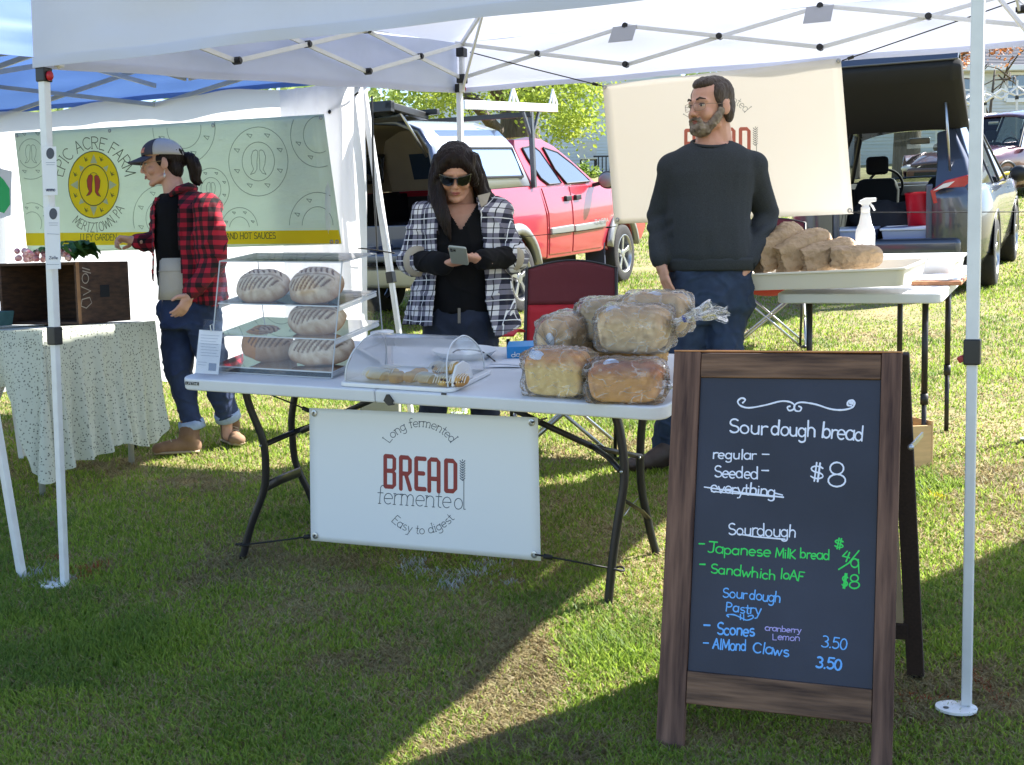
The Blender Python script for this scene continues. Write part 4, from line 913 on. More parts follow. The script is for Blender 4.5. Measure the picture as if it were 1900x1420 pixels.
mb=MB(); mb.tube(curve([mx@Vector((-.06,.02,.012)),mx@Vector((0,-.03,.035)),mx@Vector((.08,-.02,.03)),mx@Vector((.16,-.06,.004))],6),.003,n=6); part('cable',mb,m_blk,t,world=True,smooth=True)
# blue box of wrap
m_cyan=M('cyan_box_card',c(28,132,196),.45); l=TL(941,668); l2=TL(1005,672)
bx=thing('blue_box','bright blue cardboard box lying behind the golden bagged loaf','box',TW(l.x+.06,l.y+.05))
mb=MB(); mb.box((0,0,.001),(.2,.11,.048)); mxb=MT@Matrix.Translation((l.x,l.y-.0,0))@Matrix.Rotation(.38,4,'Z'); mb.v=[mxb@v for v in mb.v]; part('carton',mb,m_cyan,bx,world=True,bevel=.002)
nb2=(mxb.to_3x3()@Vector((0,-1,0))); ob=mxb@Vector((0,0,0))
strokes('lettering',line_map('da',(949,663),(966,661),5),.003,m_white,bx,ob,nb2,lift=.001)
l=TL(945,678)
for k,(du,dv,a,lb) in enumerate(((0,0,.2,'loose white paper sheet under another left of the bagged loaves'),(12,-3,-.1,'topmost loose white paper sheet left of the golden bagged loaf'))):
    l=TL(945+du,678+dv); mb=MB(); mb.grid(lambda u,v:MT@(Matrix.Translation((l.x,l.y,.0015+.002*k))@Matrix.Rotation(a,4,'Z')@Vector(((u-.5)*.16,(v-.5)*.1,.004*math.sin(u*3)))),8,6); single('paper_sheet',mb,m_paper,lb,'paper',loc=TW(l.x,l.y),smooth=True,solid=.0005)
# ============================================================ bagged pan loaves
m_bag=GL('bread_bag_film',(.99,.99,.99,1),refl=.05,rough=.12,haze=.07,hcol=(1,1,1,1),bump=1,bs=24,bdist=.02,st=(1,1,1.6),ior=1.35,crease_glint=16)
m_gold=cmat('golden_crust',.6,.35,60); m_lab=M('white_label',c(224,228,244),.4)
def panloaf(name,label,u,v,y,z0,L,Wd,Hh,yaw,base,top,seeds=0,tail=None,labelpos=None,seed=1,nlab=1):
    """pan loaf: flat sides, domed top, clear film bag with a gathered tail"""
    rnd=random.Random(seed); q=PL(u,v,TW(0,y,0),YT); l=MT.inverted()@q
    mx=MT@Matrix.Translation((l.x,y,z0))@Matrix.Rotation(yaw,4,'Z')
    t=thing(name,label,'bread loaf',mx=mx,group='bagged loaves')
    vs=[];cols=[];nu,nv=72,44; ca=np.array(base[:3]);cb_=np.array(top[:3]); 
    for j in range(nv+1):
        for i in range(nu):
            a=-1+2*j/nv; ph=2*PI*i/nu; cc,ss=math.cos(ph),math.sin(ph)
            e=.3; yy=math.copysign(abs(cc)**(e if ss<0 else .42),cc); zz=math.copysign(abs(ss)**(e if ss<0 else .62),ss)
            endr=(1-abs(a)**14)**.5 if abs(a)<1 else 0; endz=(1-abs(a)**5*.35)
            bulge=1+.09*(zz>-.1)*math.sin(PI*max(0,zz+.1))
            X=a*L/2*(1+.03*zz); Y_=yy*Wd/2*endr*bulge*(1 if zz<.2 else 1-.12*zz); Z_=(zz*Hh*.5*endz*(endr if zz<0 else endr**.7))+Hh*.5
            n1=noise.noise(Vector((a*3+seed,yy*2,zz*2))); Z_+=n1*.006*(zz>0); Y_+=n1*.003
            vs.append((X,Y_,max(0,Z_)))
            k=min(1,max(0,(zz-.25)*2.2)); k=max(k,min(1,abs(a)**6*.6)); k=max(0,min(1,k+.35*noise.noise(Vector((a*4,yy*3,zz*4+seed)))))
            col=ca*(1-k)+cb_*k
            cols.append((*col,1))
    mb=MB(); mb.add(vs,[(j*nu+i,j*nu+(i+1)%nu,(j+1)*nu+(i+1)%nu,(j+1)*nu+i) for j in range(nv) for i in range(nu)]+[tuple(range(nu-1,-1,-1)),tuple(nv*nu+i for i in range(nu))])
    o=part('loaf',mb,m_gold,t,smooth=True); setcol(o.data,cols)
    if seeds:
        mb=MB()
        for k in range(int(420*seeds)):
            a=rnd.uniform(-.9,.9); b=rnd.uniform(-.8,.8); zt=Hh*(.5+.5*(1-abs(b)**2.4)**.6*(1-abs(a)**5*.35))
            mb.ell((a*L/2,b*Wd*.46,zt+.0005),(.0022,.0013,.001),(0,0,rnd.uniform(0,3)),n=5,m=3)
        sd_=part('seeds',mb,M('sesame_seed',c(222,204,158),.6),t); sd_['kind']='stuff'
    # film
    vs=[]
    for j in range(nv+1):
        for i in range(nu):
            v_=Vector(mb_v:=(0,0,0)) if 0 else None
            a=-1+2*j/nv; ph=2*PI*i/nu; cc,ss=math.cos(ph),math.sin(ph); e=.34
            yy=math.copysign(abs(cc)**(e if ss<0 else .45),cc); zz=math.copysign(abs(ss)**(e if ss<0 else .62),ss); endr=max(.02,(1-abs(a)**11)**.5)
            w=.003+.009*abs(noise.noise(Vector((a*4+seed,cc*2.5,ss*2.5))))*(.4+abs(a))+.005*abs(noise.noise(Vector((a*9,cc*9,ss*9+seed))))+.006*abs(a)**3*math.sin(ph*9+seed)
            X=a*(L/2+.008+w); Y_=yy*(Wd/2*1.05+w)*endr; Z_=zz*(Hh*.52+w)*endr*(1-abs(a)**5*.2)+Hh*.5
            vs.append((X,Y_,max(.0008,Z_)))
    mb=MB(); mb.add(vs,[(j*nu+i,j*nu+(i+1)%nu,(j+1)*nu+(i+1)%nu,(j+1)*nu+i) for j in range(nv) for i in range(nu)])
    bag=part('bag',mb,m_bag,t,smooth=True)
    if tail:
        d=Vector(tail[0]).normalized(); st=Vector(tail[1]); ln,sp=tail[2],tail[3]; sidev=d.cross(Vector((0,.3,1))).normalized(); upv=sidev.cross(d)
        def f(a,b):
            ph=2*PI*a; r_=lerp(sp*.55,.010,min(1,b*3)) if b<.34 else lerp(.010,sp,((b-.34)/.66)**.8)
            r_*=1+.35*math.sin(ph*5+seed)+.25*noise.noise(Vector((math.cos(ph)*2,math.sin(ph)*2,b*4+seed)))
            q=st+d*(b*ln)+sidev*math.cos(ph)*r_+upv*math.sin(ph)*r_*.55+Vector((0,0,.012*noise.noise(Vector((a*9,b*6,seed)))))
            return q+d*(.02*noise.noise(Vector((a*12,seed,b))) if b>.6 else 0)
        mb=MB(); mb.grid(f,40,16); part('bag_tail',mb,m_bag,t,smooth=True)
        mb=MB(); q=st+d*ln*.34; mb.tube([q-d*.004,q+d*.004],.012,n=8); part('bag_tie',mb,M('blue_tie',c(70,80,150),.5),bag)
    if labelpos:
        (lx,ly,lz),rot=labelpos; mb=MB(); mb.lathe([(0,0),(.022,0),(.022,.0006),(0,.0006)],n=24,Mx=(Euler(rot).to_matrix()@Matrix.Diagonal((1.15,.75,1))),ce=(lx,ly,lz)); part('sticker',mb,m_lab,bag)
    return t
gold=c(250,222,160); golddk=c(212,146,84); tan=c(240,214,172); tandk=c(208,170,126); br=c(236,182,120); brdk=c(176,110,70)
l1=TL(1040,706); l2=TL(1165,716)
panloaf('bagged_loaf','golden smooth bagged loaf at the front left of the bread pile',1037,690,.09,0.002,.215,.115,.145,-.03,gold,golddk,0,((1,-.3,-.25),(.10,-.02,.05),.085,.03),((-.055,-.045,.135),(.95,.1,.1)),seed=2)
panloaf('bagged_loaf','seeded brown bagged loaf at the front right corner of the table',1162,700,.065,0.002,.235,.12,.125,.16,br,brdk,.9,((1,.1,-.1),(.115,.0,.05),.11,.045),((-.04,-.03,.123),(.8,0,.1)),seed=3)
m_wick=M('wicker_straw',c(176,138,84),.8,var=.3,vs=50)
bk_=TL(1240,650); bkt=thing('wicker_basket','straw coloured wicker basket under the stacked loaves','basket',TW(TLEN-.36,.36))
mxk=MT@Matrix.Translation((TLEN-.30,.37,0))@Matrix.Rotation(.1,4,'Z')
mb=MB()
for k in range(13):
    z=.006+k*.0085; q=rrect(-.15-z*.12,-.12-z*.1,.15+z*.12,.12+z*.1,.04,('ne','nw','sw','se'),5); n_=len(q); big=[]
    for i in range(n_):
        a=Vector((*q[i],0));b=Vector((*q[(i+1)%n_],0)); m=max(1,int((b-a).length/.012))
        for s in range(m): big.append(a.lerp(b,s/m))
    pts=[mxk@(p_*(1+.018*(1 if (i+k)%2 else -1))+Vector((0,0,z))) for i,p_ in enumerate(big)]
    mb.tube(pts+[pts[0]],.0046,n=5)
o=part('weave',mb,m_wick,bkt,world=True,smooth=True); o['kind']='stuff'
mb=MB(); mb.box((-.14,-.11,.001),(.14,.11,.006)); mb.v=[mxk@v for v in mb.v]; part('basket_floor',mb,m_wick,bkt,world=True)
rnd=random.Random(3); mb=MB()
for k in range(120):
    a=mxk@Vector((rnd.uniform(.0,.16),rnd.uniform(-.14,-.11),rnd.uniform(.06,.11))); b=a+Vector((rnd.uniform(-.01,.02),rnd.uniform(-.02,.0),rnd.uniform(-.06,-.01))); mb.bar(a,b,.0018)
o=part('loose_straw',mb,m_wick,bkt,world=True); o['kind']='stuff'
panloaf('bagged_loaf','big tan bagged loaf resting on top of the wicker basket',1178,612,.28,.115,.235,.13,.145,.04,tan,tandk,.45,((1,.1,.35),(.12,.0,.09),.15,.045),((-.06,-.035,.14),(.8,0,.1)),seed=5)
panloaf('bagged_loaf','tan bagged loaf behind the big one on the basket, at the right',1218,590,.43,.14,.22,.12,.14,.05,tan,tandk,.2,((1,.1,-.1),(.11,.0,.08),.13,.04),((.0,-.02,.14),(.5,0,.1)),seed=6)
panloaf('bagged_loaf','pale rounded bagged loaf seen end-on at the back left of the pile',1048,595,.42,.03,.2,.135,.17,1.45,tan,tandk,.3,((-.9,.0,-.5),(-.11,.0,.05),.12,.045),((-.105,0,.1),(0,1.5,0)),seed=7)
panloaf('bagged_loaf','pale bagged loaf between the end-on loaf and the big one, furthest back',1128,580,.52,.10,.2,.12,.14,.3,tan,c(178,150,112),.3,((-.8,-.4,-.5),(-.1,.0,.06),.12,.045),None,seed=9)
# ============================================================ A-frame chalk board
m_wood=M('brown_stained_wood',c(112,80,66),.65,col2=c(62,42,38),vs=9,st=(14,14,1.1),det=8,bump=.5,bs=14,bdist=.003,spec=.3)
m_woodh=M('brown_stained_wood_rail',c(134,102,80),.65,col2=c(60,42,34),vs=5,st=(1.0,12,12),det=8,bump=.5,bs=14,bdist=.003,spec=.3)
m_woode=M('raw_edge_wood',c(190,132,84),.6,var=.2,vs=20); m_woodb=M('dark_back_wood',c(52,38,34),.8,var=.25,vs=9,st=(14,14,1.1))
m_slate=M('blackboard_slate',c(30,34,48),.6,vs=2.2,bump=.08,bs=90,col2=c(48,53,72),det=9); m_chalk=M('white_chalk',c(226,230,246),.8); m_chg=M('green_chalk',c(60,214,96),.8); m_chb=M('blue_chalk',c(110,176,244),.8)
LF=G(1216,1385); RFt=G(1654,1440); UP=Vector((.1026,.1842,.9731)); 
XB=(RFt-LF).normalized(); UPn=(UP-XB*UP.dot(XB)).normalized(); MBd=frame(LF,XB,UPn); BW=(RFt-LF).length; BLn=UP.length; NBd=Vector(MBd.col[2][:3])  # local x right, y up board, z toward viewer
brd=thing('chalkboard_sign','brown wooden A-frame chalkboard listing sourdough prices in coloured chalk','chalkboard',LF.lerp(RFt,.5))
def BP(u,v,z=0):
    q=PL(u,v,LF+NBd*z,NBd); return MBd.inverted()@q
def bbox(name,x0,x1,y0,y1,z0,z1,m,par=None,mx=None,bev=.003):
    mb=MB(); mx=mx or MBd
    T_=mx@Matrix.Translation(((x0+x1)/2,(y0+y1)/2,(z0+z1)/2))
    mb.box((-(x1-x0)/2,-(y1-y0)/2,-(z1-z0)/2),((x1-x0)/2,(y1-y0)/2,(z1-z0)/2))
    o=part(name,mb,m,par or brd,bevel=bev); o.matrix_basis=wm(par or brd).inverted()@T_; return o
pl=BP(1304,700); pr=BP(1640,700); plb=BP(1270,1240); prb=BP(1612,1284)
sx0=(pl.x+plb.x)/2; sx1=(pr.x+prb.x)/2; sy1=pl.y; sy0=(plb.y+prb.y)/2
yb=BP(1262,1270).y; tk=.022
m_woodv=M('brown_stained_wood_stile',c(128,96,80),.65,col2=c(58,38,34),vs=5,st=(11,.8,11),det=8,bump=.5,bs=12,bdist=.003,spec=.3)
bbox('stile',0,sx0-.001,-.03,BLn,-tk,0,m_woodv); bbox('stile',sx1+.001,BW,-.03,BLn,-tk,0,m_woodv)
bbox('rail',sx0,sx1,sy1,BLn-.004,-tk,-.001,m_woodh); r0=BP(1440,1325).y
bbox('rail',sx0,sx1,yb-.045,sy0,-tk,-.001,m_woodh)
bbox('top_edge',.0,BW,BLn,BLn+.004,-tk,.0,m_woode,bev=.001)
bbox('slate_panel',sx0,sx1,sy0,sy1,-.016,-.008,m_slate,bev=.001)
# back frame: hinged at the top, feet further back
FB=G(1725,1262); e0=MBd@Vector((BW,BLn,-tk)); e1=FB; 
LK=(e0-e1).length; ydir=(e0-e1).normalized(); zdir=XB.cross(ydir).normalized(); MK=Matrix((XB,ydir,zdir)).transposed().to_4x4(); MK.translation=e0-XB*BW
def kb(name,x0,x1,y0,y1,m,bev=.003): return bbox(name,x0,x1,y0,y1,-.022,-.002,m,mx=MK,bev=bev)
kb('back_stile',BW-.045,BW,-LK,-.004,m_woodb); kb('back_stile',0,.045,-LK,-.004,m_woodb); kb('back_rail',.045,BW-.045,-.06,-.004,m_woodb); kb('back_rail',.045,BW-.045,-LK+.12,-LK+.17,m_woodb)
bbox('back_panel',.045,BW-.045,-LK+.17,-.06,-.014,-.008,M('plain_board_back',c(170,150,124),.8,var=.1,vs=8),mx=MK)
mb=MB(); qa=PL(1690,830,MBd@Vector((0,0,-tk*.5)),NBd); qb=P(1712,806,qa.y+.16); mb.bar(qa,qb,.004,.012); mb.ell(qa,(.008,.008,.008),n=8,m=6); part('spreader_strap',mb,m_steel,brd,world=True)
mb=MB()
for u in (1330,1600): q=PL(u,654,MBd@Vector((0,0,-.01)),NBd); mb=MB(); mb.box((-.025,-.012,-.001),(.025,.012,.002)); mb.v=[MBd.to_3x3()@v+q for v in mb.v]
# chalk writing
SO=MBd@Vector((0,0,-.008)); J=.07
def ch(lines,m=None,w=.0036,name='chalk_writing',label=None): return strokes(name,lines,w,m or m_chalk,brd,SO,NBd,lift=.0006,dome=.0004,label=label)
sp1=[(1371+ (1-math.cos(t*.55))*6-3+t*.2,742-math.sin(t*.9)*6) for t in range(0,6)]
fl=curve([Vector((a,b,0)) for a,b in [(1378,748),(1383,742),(1376,739),(1369,745),(1374,753),(1390,757),(1420,752),(1448,745),(1465,746),(1474,752),(1472,760),(1464,762),(1461,756),(1466,754)]],5)
fl2=curve([Vector((a,b,0)) for a,b in [(1482,754),(1487,757),(1484,763),(1476,762),(1474,754),(1480,748),(1492,747),(1515,751),(1540,759),(1562,761),(1580,757),(1586,749),(1582,743),(1574,745),(1573,752),(1580,753)]],5)
ch([[(p_.x,p_.y) for p_ in fl],[(p_.x,p_.y) for p_ in fl2],[(1576,748),(1583,750)],[(1575,745),(1583,747)]],w=.0042,name='chalk_flourish')
ch(line_map('Sour',(1352,803),(1424,808),16,jit=J)+line_map('dough',(1430,806),(1513,812),16,jit=J)+line_map('bread',(1524,813),(1603,819),17,jit=J),w=.0042)
ch(line_map('regular',(1322,851),(1404,853),11,jit=J)+line_map('-',(1412,848),(1429,849),9),w=.0034)
ch(line_map('Seeded',(1325,885),(1407,889),12.5,jit=J)+line_map('-',(1411,878),(1428,879),9),w=.0036)
ch(line_map('everything',(1318,913),(1438,922),12,jit=J)+[[(1307,904),(1380,915),(1454,923)],[(1437,915),(1452,919)],[(1320,912),(1436,922)]],w=.0036,name='crossed_out_chalk_writing',label='white chalk word everything struck through')
ch(line_map('$',(1500,888),(1530,892),19,jit=0)+line_map('8',(1533,903),(1573,903),32),w=.004,name='chalk_price')
ch(line_map('Sourdough',(1351,992),(1477,998),13,jit=J)+[[(1369,991),(1400,996),(1457,1001)]],w=.0034)
ch(line_map('-',(1295,1014),(1309,1015),9)+line_map('Japanese',(1313,1025),(1430,1034),11.5,jit=J)+line_map('MilK',(1438,1034),(1477,1037),11,jit=J)+line_map('bread',(1484,1035),(1540,1039),11,jit=J),m_chg,.0034)
ch(line_map('-',(1296,1052),(1310,1053),9)+line_map('Sandwhich',(1318,1063),(1440,1076),11,jit=J)+line_map('loAF',(1447,1074),(1491,1079),10.5,jit=J),m_chg,.0034)
ch(line_map('$',(1546,1015),(1566,1019),11)+line_map('4',(1560,1040),(1576,1044),14)+[[(1594,1022),(1575,1045),(1556,1057)]]+line_map('9',(1579,1066),(1598,1064),20),m_chg,.0036,name='chalk_price')
ch(line_map('$',(1560,1088),(1573,1090),15)+line_map('8',(1574,1092),(1597,1092),18),m_chg,.0036,name='chalk_price')
ch(line_map('Sour',(1340,1108),(1386,1112),11,jit=J)+line_map('dough',(1390,1112),(1448,1119),11,jit=J)+line_map('Pastry',(1346,1134),(1412,1141),11,jit=J)+[[(p_.x,p_.y) for p_ in curve([Vector((a,b,0)) for a,b in [(1352,1145),(1349,1141),(1362,1141),(1376,1147),(1386,1151),(1397,1147),(1396,1142),(1388,1144)]],4)],[(1374,1140),(1374,1150)],[(1380,1140),(1380,1151)]],m_chb,.0032)
ch(line_map('-',(1304,1165),(1319,1166),9)+line_map('Scones',(1330,1177),(1400,1181),13,jit=J),m_chb,.0042)
ch(line_map('cranberry',(1419,1170),(1487,1175),6.5,jit=J)+line_map('Lemon',(1433,1187),(1484,1190),7,jit=J),M('violet_chalk',c(176,166,226),.8),.0022)
ch(line_map('-',(1303,1198),(1316,1199),9)+line_map('AlMond',(1322,1204),(1385,1208),12,jit=J)+line_map('Claws',(1396,1210),(1464,1219),11.5,jit=J),m_chb,.0036)
ch(line_map('3.50',(1523,1200),(1572,1206),14.5,jit=.03),m_chb,.0032,name='chalk_price'); ch(line_map('3.50',(1513,1238),(1562,1244),14,jit=.03),m_chb,.0048,name='chalk_price')
# ============================================================ tall back table with tray, bags, bottle
F2=P(1747,545,5.4); e2=te.to_3d(); n2=tn.to_3d(); sl_e=.0401*e2.x+.0972*e2.y; sl_n=.0401*n2.x+.0972*n2.y
e2=(e2+Vector((0,0,sl_e))).normalized(); n2=(n2+Vector((0,0,sl_n*1.05))).normalized(); W2=.73; D2=1.25
M2=frame(F2-e2*W2,e2,n2); t2=thing('side_table','white plastic folding table with straight dark legs behind the chalkboard','table',on(*(M2@Vector((.36,.6,0))).xy))
q=rrect(0,0,W2,D2,.05,('ne','nw','sw','se')); mb=MB(); mb.loft([[M2@Vector((x,y,z)) for x,y in q] for z in (-.045,0)]); part('tabletop',mb,m_tab,t2,world=True,bevel=.007,bseg=3)
for x,y in ((.13,.12),(W2-.08,.1),(.42,D2-.34),(W2-.07,.86),(.13,D2-.34)):
    a=M2@Vector((x,y,-.045)); b=on(a.x,a.y); mid=b.lerp(a,.42); l_=None
    if x==.13 and y>.5: continue
    mb=MB(); mb.tube([mid,a],.0145,n=10); o=part('leg',mb,m_leg,t2,world=True,smooth=True)
    mb=MB(); mb.tube([b,mid],.0115,n=10); part('lower_leg',mb,m_leg,o,world=True,smooth=True)
    mb=MB(); mb.tube([mid-Vector((0,0,.03)),mid+Vector((0,0,.02))],.018,n=10); part('clamp',mb,m_blk,o,world=True,smooth=True)
def X2(u,v,z=0): return M2.inverted()@PL(u,v,M2@Vector((0,0,z)),Vector(M2.col[2][:3]))
m_tray=M('cream_tray_plastic',c(226,222,212),.45,tr=.08)
def tray(name,label,mx,L,Wd,H,mat,cat='tray',lip=.012):
    t=thing(name,label,cat,mx=mx); mb=MB()
    o=lambda k,z:[(x,y,z) for x,y in rrect(-k,-k,L+k,Wd+k,.03,('ne','nw','sw','se'),4)]
    rings=[o(-.012,.003),o(.0,H),o(lip,H+.001),o(lip,H-.008),o(-.002,H-.009),o(-.017,.0)]
    mb.loft([o(-.014,.006),o(-.004,H-.003)],cap=False); 
    mb2=MB(); mb2.loft([o(-.02,.004),o(-.003,H-.001),o(lip,H),o(lip,H-.01),o(.002,H-.011),o(-.012,.0)],cap=True)
    part('tray_shell',mb2,mat,t,smooth=False,bevel=.002)
    return t
q=P(1375,540,5.72); qr=P(1677,531,5.33); Xt=(qr-q).normalized(); mt=frame(q+Vector((0,0,-.002)),Xt,n2)
ty=tray('dough_tray','cream plastic dough tray holding brown paper bags, overhanging the left edge of the side table',mt,(qr-q).length,.42,.082,m_tray)
qs=X2(1660,490); m2=M2@Matrix.Translation((.30,.62,0.001)); tray('white_tub','bright white plastic tub at the back of the side table',m2,.42,.4,.085,m_white,'tub')
mb=MB(); mb.box((0,0,.001),(.22,.3,.02)); mb.v=[M2@Matrix.Translation((W2-.17,.30,0))@v for v in mb.v]; single('wooden_board',mb,M('pale_wood',c(170,118,84),.6,var=.2,vs=6,st=(1,12,12)),'brown wooden cutting board on the right edge of the side table','board',loc=M2@Vector((W2-.06,.45,0)),bevel=.003)
mb=MB(); mb.grid(lambda u,v:M2@Vector((W2-.16+u*.2,.33+v*.26,.0235+.006*noise.noise(Vector((u*4,v*4,1))))),10,10); single('white_cloth',mb,m_paper,'folded white cloth lying on the wooden board of the side table','cloth',loc=M2@Vector((W2-.06,.45,.02)),smooth=True,solid=.004)
m_kraft=M('kraft_paper',c(178,152,122),.75,var=.2,vs=12,bump=1,bs=22,bdist=.03,tr=.06,det=8); m_krin=M('kraft_inside',c(92,70,50),.9)
def paperbag(label,u,v,yl,L,Wd,H,yaw,pitch,seed,roll=0):
    q=PL(u,v,mt@Vector((0,yl,0)),Vector(mt.col[1][:3])); l=mt.inverted()@q
    mx=mt@Matrix.Translation((l.x,yl,l.y*0+l.z))@Matrix.Rotation(yaw,4,'Z')@Matrix.Rotation(pitch,4,'Y')@Matrix.Rotation(roll,4,'X'); rnd=random.Random(seed)
    t=thing('paper_bag',label,'paper bag',mx=mx,group='brown paper bags in the dough tray'); nu,nv=72,44; vs=[]
    for j in range(nv+1):
        b=j/nv
        for i in range(nu):
            ph=2*PI*i/nu; cc,ss=math.cos(ph),math.sin(ph); e=.78
            y=math.copysign(abs(cc)**e,cc); z=math.copysign(abs(ss)**e,ss)
            dome=(1-max(0,(b-.72)/.28)**2.6)**.5 if b<1 else .02; near=.86+.14*min(1,b*5)
            cr=1-abs(noise.noise(Vector((b*4.5+seed*3,cc*2.2,ss*2.2))))*2; rid=max(0,cr-.72)*.5
            f_=.10*noise.noise(Vector((b*3+seed,cc*1.5,ss*1.5)))+rid*.55+.03*noise.noise(Vector((b*14,cc*7,ss*7+seed)))
            # gusset pleats pull the near end in at the sides
            pl=.22*max(0,1-b*3.2)*max(0,1-abs(ss)*2.2)
            vs.append(((b-.5)*L+.010*noise.noise(Vector((cc*3,ss*3,seed)))*(j==0),y*Wd/2*max(.03,dome*near*(1+f_)-pl),z*H/2*max(.03,dome*near*(1+f_))))
    mb=MB(); mb.add(vs,[(j*nu+i,j*nu+(i+1)%nu,(j+1)*nu+(i+1)%nu,(j+1)*nu+i) for j in range(nv) for i in range(nu)])
    part('bag_body',mb,m_kraft,t,smooth=True,solid=.001)
    vs2=[Vector(v_) for v_ in vs[:nu]]
    mb=MB(); r1=[Vector((v_.x+.001,v_.y*.985,v_.z*.985)) for v_ in vs2]; r2=[Vector((v_.x+.012,v_.y*.6,v_.z*.5)) for v_ in vs2]; r3=[Vector((v_.x+.004,v_.y*.08,v_.z*.42)) for v_ in vs2]; mb.loft([r1,r2,r3],cap=False); mb.add(r3,[tuple(range(nu))]); part('folded_end',mb,m_kraft if seed<4 else m_krin,t,smooth=False)
    return t
SG=-1
paperbag('tall brown paper bag at the left of the dough tray, leaning up',1444,458,.18,.30,.13,.17,1.0,-.30,1)
paperbag('brown paper bag second from the left in the dough tray',1492,464,.19,.29,.13,.15,.85,-.26,2)
paperbag('brown paper bag third from the left, lower and half hidden',1538,473,.19,.27,.125,.125,.7,-.16,3)
paperbag('brown paper bag lying flat at the right end of the dough tray row',1590,477,.15,.23,.13,.10,.3,.06,4)
# spray bottle
q=X2(1605,470); bt=thing('spray_bottle','white plastic spray bottle with trigger head standing behind the dough tray','spray bottle',mx=Matrix.Translation(P(1605,462,6.05)))
mb=MB(); mb.lathe([(0,0),(.044,0),(.047,.006),(.047,.075),(.043,.095),(.030,.125),(.024,.16),(.021,.178),(0,.178)],n=28,Mx=Matrix.Diagonal((1,.75,1))); part('bottle_body',mb,m_white,bt,smooth=True)
mb=MB(); mb.lathe([(0,.174),(.021,.174),(.022,.2),(.016,.205),(0,.205)],n=20); hd_=part('spray_head',mb,m_white,bt,smooth=True)
mb=MB(); mb.prism([(-.034,.222),(-.024,.236),(.0,.246),(.05,.247),(.05,.228),(.022,.224),(.012,.2),(-.012,.2),(-.018,.216)],-.012,.012); part('spray_nozzle',mb,m_white,hd_,bevel=.004)
mb=MB(); mb.tube([(.018,0,.226),(.034,0,.205),(.046,0,.185)],.005,n=8,ry=.008); part('trigger',mb,m_white,hd_,smooth=True)
# cardboard wooden crate behind the board on the grass
q=G(1716,872); wc=thing('wooden_box','small open pale wooden box standing in the grass behind the chalkboard','box',q)
mw=Matrix.Translation(q)@Matrix.Rotation(.2,4,'Z'); m_pw=M('pale_crate_wood',c(206,170,120),.7,var=.15,vs=5,st=(1,1,8))
for a,b in (((-.26,0,0),(.03,.01,.2)),((-.26,.2,0),(.03,.21,.24)),((.03,0,0),(.04,.21,.22)),((-.27,0,0),(-.26,.21,.22)),((-.26,.01,.0),(.03,.2,.008))):
    mb=MB(); mb.box(a,b); mb.v=[mw@v for v in mb.v]; part('side_board',mb,m_pw,wc,world=True,bevel=.002)
# ============================================================ folding camp chairs
m_chr=M('red_camp_cloth',c(176,26,44),.7,tr=.12,bump=.3,bs=8,var=.08,vs=3); m_chm=M('maroon_camp_cloth',c(98,34,44),.75,tr=.05,bump=.3,bs=8)
def chair(label,q,yaw,back=True):
    mx=Matrix.Translation(q)@Matrix.Rotation(yaw,4,'Z'); t=thing('camp_chair',label,'chair',mx=mx,group='red folding camp chairs')
    w,dp=.235,.24; seat=.43; H=.93
    def tb(name,a,b,r=.009,m=m_steel): mb=MB(); mb.tube([a,b],r,n=8); part(name,mb,m,t,smooth=True)
    for s in (-1,1):
        tb('leg',(s*(w+.03),-dp,0),(-s*w,-dp,seat)); tb('leg',(s*(w+.03),dp,0),(-s*w,dp,seat))
        tb('leg',(s*(w+.05),-dp,0),(s*w,dp,seat)); tb('leg',(s*(w+.05),dp,0),(s*w,-dp,seat))
        mb=MB(); mb.tube([(s*w,dp,seat-.12),(s*(w+.005),dp+.04,seat+.1),(s*w,dp+.13,H)],.009,n=8); part('back_post',mb,m_blk,t,smooth=True)
        mb=MB(); mb.tube([(s*(w+.01),-dp,.02),(s*(w+.03),-dp,seat+.16)],.009,n=8); part('arm_post',mb,m_blk,t,smooth=True)
        mb=MB(); mb.grid(lambda u,v:Vector((s*(w+.0+.07*v),-dp-.02+u*(2*dp+.05),seat+.175+.02*math.sin(u*PI))),8,3); part('armrest',mb,m_chr,t,smooth=True,solid=.008)
        for y in (-dp,dp): mb=MB(); mb.ell((s*(w+.04),y,.012),(.018,.018,.014),n=10,m=6); part('foot_cap',mb,m_blk,t,smooth=True)
    mb=MB(); mb.grid(lambda u,v:Vector((lerp(-w,w,u),lerp(-dp-.02,dp,v),seat-.05*math.sin(PI*u)*math.sin(PI*v)+.0)),12,10); part('seat',mb,m_chr,t,smooth=True,solid=.006)
    def bk(u,v): 
        z=lerp(seat-.02,H,v); y=dp+.0+.13*max(0,(z-seat+.1)/.6)-.0; ztop=.045*math.sin(PI*u) if v>.9 else 0
        return Vector((lerp(-w-.012,w+.012,u)*(1-.02*v),y+.05*math.sin(PI*u),z+ztop))
    mb=MB(); mb.grid(lambda u,v:bk(u,v*.64),14,8); part('backrest',mb,m_chr,t,smooth=True,solid=.005)
    mb=MB(); mb.grid(lambda u,v:bk(u,.64+.36*v),14,8); part('backrest_upper',mb,m_chm,t,smooth=True,solid=.007,label='maroon upper half of the backrest')
    mb=MB(); mb.tube([bk(u/14,1) for u in range(15)],.006,n=6); part('piping',mb,m_blk,t,smooth=True)
    return t
q=G(1062,812); chair('red and maroon camp chair standing right behind the bread table',on(.275,6.15),-.12)
chair('second red camp chair, mostly hidden by the man and the side table',on(1.93,9.25),-.3)
